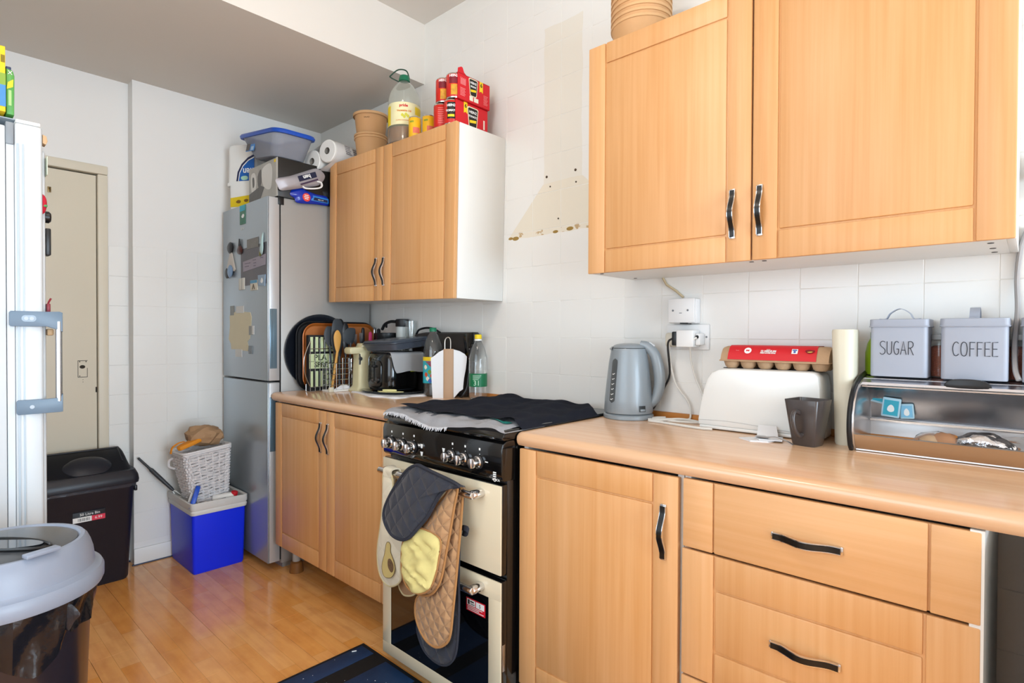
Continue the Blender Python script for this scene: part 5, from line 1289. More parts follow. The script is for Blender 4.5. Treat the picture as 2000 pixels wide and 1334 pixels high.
def canister(label, xc, word, turn=False, yc=-.056, w=.130, hgt=.150):
    z0 = 1.0995
    t = thing('canister', label, 'canister', (xc, yc, z0), group='storage tins on the bread bin')
    R = [[(x, y, z) for x, y in rrect(w*s, .10*s, .010, 4, xc, yc)] for z, s in ((z0, .985), (z0+.003, 1), (z0+hgt-.012, 1))]
    part('body', B().loft(R), tin, t)
    R = [[(x, y, z) for x, y in rrect(w+o, .10+o, .011, 4, xc, yc)] for z, o in ((z0+hgt-.021, .006), (z0+hgt-.019, .008), (z0+hgt-.017, .005), (z0+hgt-.001, .004), (z0+hgt, .0))]
    l = part('lid', B().loft(R), tin, t)
    zl = z0+hgt
    if not turn:
        hb_ = B().strap(smoothpath([(xc-.045, yc-.02, zl+.001), (xc-.030, yc-.02, zl+.0015), (xc-.021, yc-.02, zl+.016), (xc, yc-.02, zl+.0275), (xc+.021, yc-.02, zl+.016), (xc+.030, yc-.02, zl+.0015), (xc+.045, yc-.02, zl+.001)]), (0, 1, 0), .020, .0018)
    else:
        hb_ = B().strap(smoothpath([(xc, yc-.045, zl+.001), (xc, yc-.030, zl+.0015), (xc, yc-.021, zl+.016), (xc, yc, zl+.0265), (xc, yc+.021, zl+.016), (xc, yc+.030, zl+.0015), (xc, yc+.045, zl+.001)]), (1, 0, 0), .020, .0018)
    part('handle', hb_, tin, l, label='bent strap handle')
    hand(t, word, xc+(.002 if word == 'COFFEE' else -.003), z0+.058, yc-.0507, .034)
    return t
canister('grey blue tin lettered SUGAR on the bread bin', 3.159, 'SUGAR', w=.124)
canister('grey blue tin lettered COFFEE on the bread bin', 3.311, 'COFFEE', turn=True, w=.127)
canister('grey blue tin at the right edge beyond the coffee tin', 3.462, 'TEA', w=.128)
# jars of lentils behind, green bottle
glass = mat('jar glass', '#fafcfb', .04, var=0, trans=.97, ior=1.12, coat=1.)
lent = mat('red lentils', '#a3502e', .7, var=.45, scale=260, bump=.6, bscale=260)
for lab, xc, yc in (('glass jar of red lentils between the sugar and coffee tins', 3.238, -.0225), ('glass jar of red lentils right of the coffee tin', 3.388, -.0225)):
    j = thing('lentil_jar', lab, 'jar', (xc, yc, 1.0995), group='jars of red lentils')
    part('glass', B().lathe([(.018, 0), (.0205, .004), (.0205, .082), (.018, .095), (.016, .098)], (xc, yc, 1.0995), 20, cap=False), glass, j)
    part('lentils', B().lathe([(0, .001), (.019, .002), (.0195, .075), (.012, .081), (0, .082)], (xc, yc, 1.0995), 20), lent, j)
    part('lid', B().lathe([(0, .097), (.017, .097), (.0185, .099), (.0185, .110), (0, .112)], (xc, yc, 1.0995), 20), mat('clear grey lid', '#c4c6c5', .25), j)
gb = thing('green_bottle', 'green plastic bottle half hidden behind the sugar tin', 'bottle', (3.094, -.030, 1.0995))
part('body', B().lathe([(0, 0), (.020, 0), (.022, .004), (.022, .06), (.017, .085), (.010, .10), (0, .10)], (3.094, -.030, 1.0995), 20), mat('lime green plastic', '#8aa81e', .35), gb)
part('cap', B().lathe([(0, .1), (.010, .1), (.010, .116), (0, .117)], (3.094, -.030, 1.0995), 14), mat('green cap', '#4d7a1c', .4), gb)
# ================================================================ ON THE SMALL WALL CABINET
kraft = mat('kraft paper tub', '#cf9f6e', .6, var=.06, scale=14)
kraft_l = mat('kraft lid paper', '#d4a777', .6, var=.06, scale=14)
def tub(name, label, c, r0, r1, h, group, rims=1, lid=False, g=.012):
    t = thing(name, label, 'tub', c, group=group)
    part('wall', B().lathe([(0, .002), (r0, 0), (r0+.001, .002), (r1, h-.004), (r1-.002, h-.004), (r0-.002, .004), (0, .004)], c, 36, cap=False), kraft, t)
    rb_ = B()
    for k in range(rims):
        z = h-.012-k*g
        rr_ = r1-(.012+k*g)*(r1-r0)/h
        rb_.lathe([(rr_, z), (rr_+.0045, z+.001), (rr_+.005, z+.009), (rr_+.002, z+.0115), (rr_-.001, z+.0115)], c, 36, cap=False)
    part('rim', rb_, kraft_l, t)
    if lid: part('lid', B().lathe([(r1+.006, h-.014), (r1+.0075, h-.012), (r1+.0075, h-.001), (r1+.004, h), (0, h)], c, 36, cap=False), kraft_l, t)
    return t
T0 = (.80, -.145)
tub('paper_tub', 'kraft paper tub, lowest of the stack beside the oil bottle', (*T0, 2.109), .066, .084, .140, 'kraft tubs by the oil bottle', rims=1)
tub('paper_tub', 'kraft paper tub, middle one of the stack beside the oil bottle', (*T0, 2.1225), .068, .0845, .141, 'kraft tubs by the oil bottle', rims=1)
tt_ = tub('paper_tub', 'lidded kraft paper tub on top of the stack beside the oil bottle', (*T0, 2.2635), .073, .086, .108, 'kraft tubs by the oil bottle', lid=True)
text(tt_, 'SALAD', .010, (T0[0]+.055, T0[1]-.062, 2.338), (.75, .66, 0), ZP, mat('brown ink', '#5a3c20', .7, var=0), cyl=.083)
# big oil bottle
clearp = mat('clear cloudy plastic', '#eceee4', .14, var=.03, trans=.88, ior=1.04, coat=.8)
oil = thing('oil_bottle', 'big clear oil bottle with a green cap and carry loop on the small wall cabinet', 'bottle', (1.19, -.215, 2.101))
OC = (1.19, -.215, 2.101)
part('body', B().lathe([(0, .004), (.06, 0), (.074, .006), (.076, .02), (.076, .085), (.0745, .09), (.0745, .205), (.076, .212), (.075, .235), (.066, .275), (.045, .312), (.028, .330), (.022, .334), (.022, .342)], OC, 40, cap=False), clearp, oil)
part('oil', B().lathe([(0, .006), (.06, .005), (.0735, .012), (.0735, .083), (.0, .0835)], OC, 36), mat('brown oil', '#8a5a30', .2, var=.05, coat=.4), oil)
lab = B().lathe([(.0762, .092), (.0766, .094), (.0766, .202), (.0762, .204)], OC, 40, cap=False)
part('label', lab, mat('pale lemon label', '#ece4b4', .5, var=.06, scale=30), oil)
yl = B()
def cylpatch(C, r, a0, a1, z0, z1, n=10):
    def f(u, v):
        a = a0+(a1-a0)*u; return (C[0]+r*math.cos(a), C[1]+r*math.sin(a), C[2]+z0+(z1-z0)*v)
    return f
va = math.atan2(-1.64, 2.22)   # direction from the bottle to the camera
yl.grid(cylpatch(OC, .0771, va-1.45, va-.95, .094, .190), 6, 2); yl.grid(cylpatch(OC, .0771, va+.7, va+1.4, .150, .190), 6, 2)
part('label_band', yl, mat('bright yellow label', '#efd21c', .5), oil)
vr = Vector((-math.sin(va), math.cos(va), 0))
def cyltext(t, s, size, C, r, da, z, m, bold=0.):
    a = va+da; o = (C[0]+r*math.cos(a), C[1]+r*math.sin(a), C[2]+z); return text(t, s, size, o, (-math.sin(a), math.cos(a), 0), ZP, m, cyl=r, bold=bold)
cyltext(oil, 'pride', .019, OC, .0772, -.05, .186, ink_red, .0006)
cyltext(oil, 'Vegetable Oil', .0125, OC, .0772, -.02, .160, mat('orange print', '#de8a3c', .6, var=0), .0004)
cyltext(oil, '5 LITRE COOKING OIL', .0078, OC, .0772, -.02, .112, mat('orange print', '#de8a3c', .6, var=0))
fl_ = B()
for k, (a, z) in enumerate(((-.12, .138), (.1, .142), (.22, .134), (0, .130))): fl_.grid(lambda u, v, a=a, z=z: Vector(cylpatch(OC, .0773, va+a-.09*math.sin(PI*v+.01), va+a+.09*math.sin(PI*v+.01), z-.009, z+.009)(u, v)), 3, 6)
part('flower_print', fl_, mat('lime yellow print', '#d5cf45', .6, var=.1), oil)
capg = mat('dark green cap', '#0d6b4a', .4)
part('cap', B().lathe([(.024, .336), (.027, .338), (.026, .350), (.022, .366), (.0, .368)], OC, 24), capg, oil)
hdir = Vector((-.55, -.55, 0)).normalized()
o_ = Vector(OC)+Vector((0, 0, .352))
part('carry_handle', B().tube(smoothpath([o_-hdir*.024, o_-hdir*.010+Vector((0, 0, .042)), o_+hdir*.028+Vector((0, 0, .048)), o_+hdir*.062+Vector((0, 0, .020)), o_+hdir*.066+Vector((0, 0, .008)), o_+hdir*.026+Vector((0, 0, -.014))], 5), .0032, 7), mat('dark green handle', '#143f30', .4), oil)
oil.scale = (1, 1, .93)
# cans
tinm = mat('tin plate', '#c9c7c0', .25, 1., var=.03)
def can(name, label, C, r, h, lm, group=None, parent=None):
    if parent is None: t = thing(name, label, 'can', C, group=group)
    else: t = parent
    body = part('tin', B().lathe([(0, .002), (r-.004, .002), (r-.001, 0), (r, .002), (r, h-.002), (r-.001, h), (r-.004, h-.003), (0, h-.003)], C, 28), tinm, t)
    lb = part('label', B().lathe([(r+.0003, .005), (r+.0006, .0055), (r+.0006, h-.0055), (r+.0003, h-.005)], C, 28, cap=False), lm, body)
    return t, body
yel = mat('yellow can label', '#efb81c', .4, var=.04)
for lab_, C in (('small yellow can, the left of two by the oil bottle', (1.325, -.255, 2.0975)), ('small yellow can, the right of two beside the red cans', (1.388, -.225, 2.0965))):
    t, bd_ = can('food_can', lab_, C, .0285, .098, yel, 'small yellow cans')
    part('picture', B().grid(cylpatch(C, .0293, va-.35, va+.75, .022, .048), 8, 2), mat('pink fruit print', '#e2725a', .5, var=.2, scale=80), bd_)
    part('leaf_print', B().grid(cylpatch(C, .0293, va-.9, va-.2, .070, .078), 6, 1), mat('green leaf print', '#8f9a2a', .5), bd_)
redl = mat('red can label', '#cc2214', .38, var=.05); redw = mat('red card wrap', '#d0101f', .45, var=.03)
keyb = mat('black emblem', '#16120f', .45, var=0)
def keystone(parent, c, s, M, second):
    """cream keystone with a black inner, lettering and a yellow band; M maps local xy to the face"""
    k_ = [(-.5, .62), (-.38, .70), (.38, .70), (.5, .62), (.36, -.58), (.26, -.70), (-.26, -.70), (-.36, -.58)]
    part('emblem', B(M).prism([(c[0]+x*s, c[1]+y*s) for x, y in k_], .0006), mat('cream emblem border', '#e9dcbc', .5, var=0), parent)
    part('emblem', B(M).prism([(c[0]+x*s*.86, c[1]+y*s*.90) for x, y in k_], .0010, d0=.0006), keyb, parent)
    part('emblem_band', B(M).prism([(c[0]+x*s, c[1]+y*s) for x, y in ((-.30, -.18), (.30, -.10), (.28, -.28), (-.28, -.36))], .0014, d0=.001), ink_yellow, parent)
    X = (M.to_3x3() @ Vector((1, 0, 0))); Y = (M.to_3x3() @ Vector((0, 1, 0)))
    for w, dy, sz in (('HEINZ', .36, .24), (second, .08, .19)):
        text(parent, w, s*sz, M @ Vector((c[0], c[1]+dy*s, .0013)), X, Y, ink_white, bold=s*.004)
def pack(label, y0, x1, z0, up):
    t = thing('multipack', label, 'multipack', (x1-.07, y0+.105, z0), group='red multipacks of tinned food')
    r = .034
    for i in range(3):
        for j in range(2):
            C = (x1-.036-.069*j, y0+.035+.069*i, z0+.002)
            _, bd_ = can('can', None, C, r, .105, redl, parent=t)
            if i == 0:
                if up:
                    part('label_patch', B().grid(cylpatch(C, r+.0009, va-.75, va+.35, .060, .088), 8, 2), mat('burgundy label patch', '#7a1024', .4), bd_)
                    part('picture', B().grid(cylpatch(C, r+.0010, va-.5, va+.65, .012, .056), 8, 3), mat('golden food print', '#d99a2c', .45, var=.55, scale=70), bd_)
                    cyltext(t, 'HEINZ', .014, C, r+.0012, -.15, .092, ink_white, .0004)
                elif j == 0:
                    part('label_patch', B().grid(cylpatch(C, r+.0009, va-.72, va+.35, .022, .092), 8, 2), keyb, bd_)
                    part('label_band', B().grid(cylpatch(C, r+.0013, va-.62, va+.2, .030, .040), 8, 1), ink_yellow, bd_)
                    cyltext(t, 'HEINZ', .014, C, r+.0014, -.18, .078, ink_white, .0004); cyltext(t, 'TOMATO', .012, C, r+.0014, -.18, .056, ink_white, .0004)
                else:
                    ls = B()
                    for k in range(9): ls.grid(cylpatch(C, r+.0010, va-.55, va+.35-.1*(k % 3), .020+.008*k, .0225+.008*k), 6, 1)
                    part('small_print', ls, mat('pink print', '#e98a8a', .6, var=0), bd_)
    w = B()
    yA, yB_ = y0+.022, y0+.212; xA = x1-.142
    w.box((x1-.0012, yA, z0+.001), (x1+.0008, yB_, z0+.109), 0); w.box((xA, yA, z0+.1078), (x1+.0008, yB_, z0+.1095)); w.box((xA-.001, yA, z0+.001), (xA+.001, yB_, z0+.109)); w.box((xA, yA, z0), (x1+.0008, yB_, z0+.0018))
    if up:
        w.prism([(yA, z0+.109), (yA+.050, z0+.109), (yA+.036, z0+.118), (yA+.028, z0+.136), (yA+.020, z0+.138), (yA+.002, z0+.128)], .0018, MYZ(x1-.001))
    wr = part('wrapper', w, redw, t, label='red printed card sleeve')
    M = MYZ(x1+.0009)
    if up:
        keystone(t, (y0+.112, z0+.068), .055, M, 'BEANZ')
        tabs = (y0+.158, z0+.062, z0+.109)
        sm = B(M)
        for k in range(6): sm.prism([(y0+.036, z0+.050-.006*k), (y0+.066-.004*(k % 2), z0+.050-.006*k), (y0+.066-.004*(k % 2), z0+.0475-.006*k), (y0+.036, z0+.0475-.006*k)], .0005)
        for k in range(8): sm.prism([(y0+.174, z0+.056-.0055*k), (y0+.2-.003*(k % 3), z0+.056-.0055*k), (y0+.2-.003*(k % 3), z0+.054-.0055*k), (y0+.174, z0+.054-.0055*k)], .0005)
        for k in range(7): sm.prism([(y0+.038+.0045*k, z0+.064), (y0+.0405+.0045*k, z0+.064), (y0+.0405+.0045*k, z0+.094-.004*(k % 2)), (y0+.038+.0045*k, z0+.094-.004*(k % 2))], .0005)
        part('small_print', sm, mat('pink print', '#e98a8a', .6, var=0), wr)
        bx_ = B(M).prism([(y0+.090, z0+.010), (y0+.110, z0+.010), (y0+.110, z0+.030), (y0+.090, z0+.030)], .0006).prism([(y0+.116, z0+.010), (y0+.142, z0+.010), (y0+.142, z0+.028), (y0+.116, z0+.028)], .0006)
        part('white_panel', bx_, mat('cream panel', '#e6e2cf', .5, var=.03), wr)
    else:
        keystone(t, (y0+.122, z0+.052), .066, M, 'TOMATO')
        tabs = (y0+.078, z0+.062, z0+.109)
        part('white_panel', B(M).prism([(y0+.186, z0+.02), (y0+.194, z0+.02), (y0+.194, z0+.06), (y0+.186, z0+.06)], .0006).prism([(y0+.04, z0+.006), (y0+.066, z0+.006), (y0+.066, z0+.012), (y0+.04, z0+.012)], .0006), mat('cream panel', '#e6e2cf', .5, var=.03), wr)
    yy, za, zb = tabs
    part('yellow_tab', B(M).prism([(yy-.009, zb), (yy+.011, zb), (yy+.011, za), (yy+.001, za+.006), (yy-.009, za)], .0010), ink_yellow, wr)
    text(t, '6', .024, (x1+.0022, yy+.001, zb-.016), YP, ZP, ink_black, bold=.0005)
pack('red six-can multipack underneath, on the small wall cabinet', -.285, 1.612, 2.0955, False)
pack('red six-can multipack on top, with a torn-up flap', -.280, 1.620, 2.2060, True)

# ---------------------------------------------------------------- on the large wall cabinet
for k in range(7):
    nm = ['lowest', 'second', 'third', 'fourth', 'fifth', 'sixth', 'topmost'][k]
    tub('paper_bowl', 'kraft paper bowl, %s of the nested stack on the large wall cabinet' % nm, (2.432, -.155, 2.155+.0195*k), .076, .100, .088, 'nested kraft bowls')

# ================================================================ ON THE SILVER FRIDGE
FT = 1.901
tb1 = thing('tub', 'small white tub with a yellow label at the left of the silver fridge top', 'tub', (.150, -.545, FT))
part('body', B().loft([[(x, y, z) for x, y in rrect(w, .13, .02, 4, .150, -.545)] for z, w in ((FT, .145), (FT+.005, .15), (FT+.120, .155), (FT+.132, .150))]), white_plastic, tb1)
part('label', B().prism([(.085, FT+.01), (.225, FT+.01), (.225, FT+.075), (.085, FT+.06)], .0012, MXZ(-.6102)), mat('yellow tub label', '#e2c418', .5, var=.03), tb1)
part('label_print', B().prism(smoothpoly([(.12, FT+.038), (.135, FT+.048), (.15, FT+.042), (.145, FT+.03), (.128, FT+.03)], 3), .0018, MXZ(-.6102)).prism(smoothpoly([(.17, FT+.046), (.185, FT+.052), (.197, FT+.046), (.19, FT+.036), (.175, FT+.036)], 3), .0018, MXZ(-.6102)), mat('brown label print', '#7c5a18', .5), tb1)
tb2 = thing('tub', 'large white tub with a blue label standing upside down on the small tub', 'tub', (.118, -.535, FT+.132))
z2 = FT+.132
part('body', B().loft([[(x, y, z) for x, y in rrect(w, .13, .025, 4, .118, -.535)] for z, w in ((z2+.012, .18), (z2+.02, .175), (z2+.18, .170), (z2+.195, .16), (z2+.198, .12))]), white_plastic, tb2)
part('lid', B().loft([[(x, y, z) for x, y in rrect(w, .138, .027, 4, .120, -.535)] for z, w in ((z2, .186), (z2+.003, .192), (z2+.013, .192), (z2+.016, .186))]), white_plastic, tb2)
lbx = smoothpoly([(.205, z2+.016), (.205, z2+.135), (.17, z2+.125), (.13, z2+.10), (.10, z2+.06), (.09, z2+.02)], 4)
part('label', B().prism([(.092, z2+.022), (.205, z2+.022), (.205, z2+.150), (.165, z2+.135), (.125, z2+.105), (.10, z2+.066)], .0012, MXZ(-.6000)), mat('navy label edge', '#1e2450', .45), tb2)
part('label_white', B().prism([(.104, z2+.022), (.205, z2+.022), (.205, z2+.138), (.168, z2+.124), (.133, z2+.097), (.111, z2+.062)], .0018, MXZ(-.6000), d0=.0012), ink_white, tb2)
part('label_blue', B().prism([(.109, z2+.022), (.205, z2+.022), (.205, z2+.132), (.170, z2+.119), (.137, z2+.093), (.116, z2+.060)], .0024, MXZ(-.6000), d0=.0018), mat('label blue', '#125fb4', .45, var=.05), tb2)
text(tb2, 'hen', .046, (.168, -.6028, z2+.068), (-1, 0, 0), (0, 0, -1), ink_white, bold=.0008)
part('label_badge', B().prism(smoothpoly([(.125, z2+.030), (.125, z2+.042), (.15, z2+.046), (.165, z2+.040), (.162, z2+.028), (.14, z2+.025)], 3), .003, MXZ(-.6000), d0=.0024), mat('pale green badge', '#a9d6c0', .5), tb2)
for t_, l_ in ((tb1, (.142, -.518, FT)), (tb2, (.122, -.512, FT+.132))):
    t_.location = l_; t_.rotation_euler = (0, 0, .55)
tb2.scale = (1, 1, 1.14)
# glossy black box
bb = thing('cardboard_box', 'black box with a grey and white picture end on the silver fridge', 'box', (.44, -.38, FT))
part('carton', B().box((.268, -.566, FT), (.612, -.22, FT+.197), .002), mat('black printed card', '#1b1714', .38, var=.1, coat=.2), bb)
gp = part('picture_end', B().box((.269, -.5675, FT+.001), (.611, -.5655, FT+.196)), mat('grey picture print', '#a9a69f', .4, var=.25, scale=16), bb, label='grey and white printed end')
pp = B()
pp.prism(smoothpoly([(.30, FT+.16), (.34, FT+.165), (.36, FT+.12), (.35, FT+.07), (.31, FT+.06), (.295, FT+.11)], 4), .0008, MXZ(-.5675)).prism(smoothpoly([(.44, FT+.17), (.53, FT+.18), (.55, FT+.12), (.53, FT+.05), (.46, FT+.07), (.43, FT+.12)], 4), .0008, MXZ(-.5675))
part('picture_shape', pp, mat('pale picture print', '#d8d5cf', .4, var=.08), gp)
pp = B().prism(smoothpoly([(.315, FT+.14), (.335, FT+.14), (.34, FT+.10), (.32, FT+.09)], 3), .0012, MXZ(-.5675), d0=.0008).prism([(.272, FT+.003), (.40, FT+.003), (.46, FT+.07), (.42, FT+.085), (.272, FT+.06)], .0010, MXZ(-.5675)).prism(smoothpoly([(.38, FT+.14), (.42, FT+.17), (.425, FT+.10), (.39, FT+.08)], 3), .001, MXZ(-.5675))
part('picture_shape', pp, mat('dark picture print', '#55524f', .4, var=.25, scale=30), gp)
part('edge_strip', B().box((.597, -.5685, FT+.002), (.6125, -.5665, FT+.196)), mat('silver edge print', '#c9c6bf', .3, .3), gp)
part('yellow_dot', B().box((.575, -.5688, FT+.176), (.592, -.5672, FT+.190)), ink_yellow, gp)
# translucent storage box
trb = mat('translucent plastic', '#b9bcc6', .22, var=.03, trans=.6, ior=1.05)
blr = mat('clip blue plastic', '#1a50b8', .35)
sb_ = thing('storage_box', 'translucent storage box with a blue rim, tilted on the black box', 'storage box', (.606, -.492, 2.1005))
R = [[(x, y, z) for x, y in rrect(w, h, .05, 7, cx_, 0)] for z, w, h, cx_ in ((0, .235, .16, -.1375), (.004, .255, .175, -.1375), (.125, .45, .212, -.185), (.1252, .442, .204, -.185), (.008, .247, .167, -.1375))]
part('tray', B().loft(R, cap1=True), trb, sb_, local=True)
R = [[(x, y, z) for x, y in rrect(w, h, .06, 7, -.185, 0)] for z, w, h in ((.112, .447, .209), (.113, .478, .226), (.124, .484, .232), (.133, .474, .224), (.134, .44, .202), (.126, .438, .200))]
part('rim', B().loft(R, cap0=False, cap1=False), blr, sb_, local=True, label='blue rim')
part('clip', B().box((-.440, -.05, .088), (-.424, .05, .118), .003), blr, sb_, local=True)
kk = Matrix.Translation((-.27, -.0975, .065)) @ Matrix.Rotation(-.15, 4, 'X')
part('sticker', B(kk).box((-.05, -.0025, -.026), (.05, 0, .03)), mat('blue sticker', '#2a7cc4', .4, var=.1), sb_, local=True)
part('sticker_picture', B(kk).box((-.048, -.0033, -.022), (-.002, -.002, .024)), mat('dark photo sticker', '#3a2f2b', .4, var=.7, scale=40), sb_, local=True)
part('sticker_panel', B(kk).box((.012, -.0033, -.022), (.044, -.002, -.002)), mat('pale blue sticker', '#a8c6e2', .4), sb_, local=True)
sb_.rotation_euler = (0, .14, 0)
# pack of two paper rolls
rollp = mat('white tissue roll', '#e9e7e2', .9, var=.03, bump=.2, bscale=180)
rk = thing('kitchen_roll_pack', 'two-roll pack of white kitchen paper overhanging the small wall cabinet', 'paper rolls', (.630, -.350, 2.148))
for sx in (-1, 1):
    rr_ = B().lathe([(.018, 0), (.056, 0), (.060, .004), (.060, .225), (.056, .229), (.018, .229)], (sx*.060, 0, 0), 32, m=Matrix.Rotation(-PI/2, 4, 'X'), cap=False)
    q = part('roll', rr_, rollp, rk, local=True)
    part('core', B().lathe([(.019, .001), (.019, .228), (.0165, .228), (.0165, .001)], (sx*.060, 0, 0), 20, m=Matrix.Rotation(-PI/2, 4, 'X'), cap=False).lathe([(0, .06), (.0165, .06), (.0165, .061), (0, .061)], (sx*.060, 0, 0), 20, m=Matrix.Rotation(-PI/2, 4, 'X')), mat('grey card core', '#8d8880', .8), q, local=True)
st = [(sx*.060+.0615*math.cos(a), .0615*math.sin(a)) for sx, a0 in ((1, -90), (-1, 90)) for a in [math.radians(a0+180*k/14) for k in range(15)]]
wrp = part('wrapper', B().loft([[(x*s, y, z*s) for x, z in st] for y, s in ((.012, 1.0), (.1, 1.012), (.2, 1.01), (.235, .98), (.27, .55))], cap0=False), mat('white film', '#dcdad8', .25, var=.06, scale=20, bump=.4, bscale=30), rk, local=True)
gpr = B()
for k in range(5): part('print', B().box((.1225-.0002, .07+.0*k, -.028+.011*k), (.1235, .11-.006*(k % 2), -.023+.011*k)), mat('grey film print', '#8d8c90', .5), wrp, local=True)
for k in range(3): gpr.box((.124, .125, -.02+.014*k), (.1248, .18, -.013+.014*k))
part('print', gpr, mat('grey film print', '#8d8c90', .5), wrp, local=True, kind='stuff')
rk.rotation_euler = (.0, -.33, .24)
# silver film bag, blue pouch, hook, packet
film2 = mat('silver film', '#a9a4a8', .42, .25, var=.12, scale=18, bump=.35, bscale=26)
sg = thing('film_bag', 'silver film bag with upside-down navy lettering under the paper rolls', 'bag', (.64, -.45, 1.95))
ol = smoothpoly([(-.588, 1.978), (-.52, 2.005), (-.44, 2.045), (-.375, 2.075), (-.335, 2.062), (-.325, 2.035), (-.36, 1.99), (-.43, 1.965), (-.52, 1.935), (-.565, 1.925), (-.58, 1.945)], 3)
part('wrapper', B().puffy(ol, .020, MYZ(.640), back=.9, power=.4), film2, sg)
sl = math.atan2(.10, .21); yx = Vector((0, math.cos(sl), math.sin(sl))); yu = Vector((0, -math.sin(sl), math.cos(sl)))
Mb = Matrix((yx, yu, Vector(XP))).transposed().to_4x4(); Mb.translation = (.661, -.435, 2.012)
part('navy_band', B(Mb).prism([(-.05, -.010), (.055, -.012), (.057, .016), (-.048, .018)], .0012), mat('navy print', '#1c2340', .4), sg)
part('purple_band', B(Mb).prism([(-.05, -.028), (.055, -.028), (.055, -.020), (-.05, -.020)], .0012), mat('plum print', '#41304a', .4), sg)
text(sg, 'hen', .030, Mb @ Vector((0, .004, .0016)), -yx, -yu, ink_white, bold=.0008)
bp_ = thing('wipes_pouch', 'bright blue wipes pouch with a red disc hanging over the silver fridge edge', 'pouch', (.61, -.40, 1.90))
ol = smoothpoly([(-.505, 1.918), (-.495, 1.945), (-.462, 1.965), (-.445, 1.972), (-.42, 1.958), (-.36, 1.946), (-.30, 1.943), (-.29, 1.90), (-.36, 1.893), (-.44, 1.884), (-.474, 1.886), (-.482, 1.905)], 3)
part('pouch', B().puffy(ol, .016, MYZ(.617), back=.9, power=.45), mat('royal blue film', '#1131a6', .25, var=.1, coat=.3), bp_)
part('red_disc', B().lathe([(0, 0), (.021, 0), (.0215, .002), (0, .0026)], (.6315, -.424, 1.916), 24, m=Matrix.Rotation(PI/2, 4, 'Y')), mat('coral red disc', '#e04a3c', .4), bp_)
ds = B()
for k, w in enumerate((.022, .026, .02)): ds.box((.6335, -.424-w/2, 1.924-.009*k), (.6345, -.424+w/2, 1.928-.009*k))
part('disc_print', ds, ink_white, bp_)
part('pale_band', B().prism([(-.398, 1.905), (-.298, 1.904), (-.298, 1.93), (-.39, 1.934)], .0155, MYZ(.617), bev=.002), mat('sky blue film', '#2a78c8', .3), bp_)
part('dark_band', B().prism([(-.385, 1.909), (-.305, 1.908), (-.305, 1.921), (-.38, 1.924)], .0168, MYZ(.617)), mat('navy print', '#1c2340', .4), bp_)
text(bp_, 'wipe out', .009, (.6343, -.345, 1.9155), YP, ZP, ink_white)
solo('hook', 'white plastic hook lying by the blue pouch', 'hook', B().strap(smoothpath([(.648, -.455, 1.965), (.650, -.44, 1.957), (.652, -.40, 1.962), (.653, -.365, 1.972), (.653, -.350, 1.985), (.653, -.355, 2.002), (.652, -.378, 2.004)]), (1, 0, 0), .010, .007), white_plastic, (.65, -.4, 1.96))
solo('bag', 'dark lump standing in for the shadow behind the blue pouch on the silver fridge', 'bag', crumple((.585, -.30, 1.955), .055, 9, sx=.7, sy=1.0, sz=.95, amp=.15), black_matte, (.585, -.3, 1.9))  # crumpled black shape added where mostly shadow fills the gap behind the pouch
solo('packet', 'flat brown packet on the front edge of the silver fridge top', 'packet', B().box((.50, -.545, FT), (.598, -.50, FT+.028), .006), mat('brown packet', '#54402f', .5, var=.2), (.55, -.52, FT))

# ================================================================ FAR WORKTOP
W0 = .9105
navy_blk = mat('navy black enamel', '#12161f', .3, var=.08)
dsc = thing('round_tray', 'round black pan leaning on the side of the silver fridge', 'tray', (.612, -.333, W0))
part('plate', B().lathe([(0, 0), (.185, 0), (.199, .004), (.2, .009), (.196, .010), (.182, .005), (0, .005)], (.603, -.333, W0+.200), 56, m=Matrix.Rotation(PI/2, 4, 'Y')), navy_blk, dsc)
def tray(name, label, x, y0, y1, z0, z1, r, th, m, mi_):
    t = thing(name, label, 'tray', (x, (y0+y1)/2, z0), group='trays leaning on the fridge side')
    cy, cz = (y0+y1)/2, (z0+z1)/2
    def rg(dx, ins): return [(x+dx, yy, zz_) for yy, zz_ in rrect(y1-y0-2*ins, z1-z0-2*ins, max(.01, r-ins), 7, cy, cz)]
    part('rim', B().loft([rg(0, .022), rg(.002, .02), rg(th*.9, .004), rg(th, 0), rg(th+.001, .003), rg(th*.6, .016)], cap0=True, cap1=False), m, t)
    part('well', B().loft([rg(th*.6, .0155), rg(.0045, .026), rg(.004, .034)]), mi_, t)
    return t
tray('baking_tray', 'black rounded baking tray behind the orange one', .616, -.484, -.012, W0, 1.272, .075, .020, black_matte, black_matte)
cop = mat('copper orange enamel', '#b8672a', .32, .25, var=.12, scale=10); cop2 = mat('light copper enamel', '#c67a45', .3, .25, var=.1, scale=8)
tray('baking_tray', 'copper orange rounded baking tray', .640, -.459, -.020, W0, 1.262, .070, .020, cop, cop2)
# striped box in a wire rack
bxs = thing('striped_box', 'black and pale green striped box lettered PLA and SPRE in the wire rack', 'box', (.71, -.39, W0))
part('carton', B().box((.690, -.456, W0+.004), (.715, -.318, 1.200), .002), black_matte, bxs)
pg_ = mat('pale green print', '#cfdcae', .5, var=.06)
for k in range(5):
    y = -.447+.0285*k
    part('stripe', B().box((.7148, y, 1.115), (.7162, y+.015, 1.19)), pg_, bxs); part('stripe', B().box((.7148, y, .935), (.7162, y+.015, 1.015)), pg_, bxs)
part('panel', B().box((.7148, -.452, 1.028), (.7162, -.320, 1.103)), pg_, bxs)
tg_ = mat('olive black lettering', '#39422c', .6, var=0)
text(bxs, 'PLA', .042, (.7165, -.392, 1.083), YP, ZP, tg_, bold=.0008); text(bxs, 'SPRE', .036, (.7165, -.388, 1.046), YP, ZP, tg_, bold=.0012)
part('panel_line', B().box((.716, -.452, 1.0635), (.7166, -.32, 1.0655)), tg_, bxs)
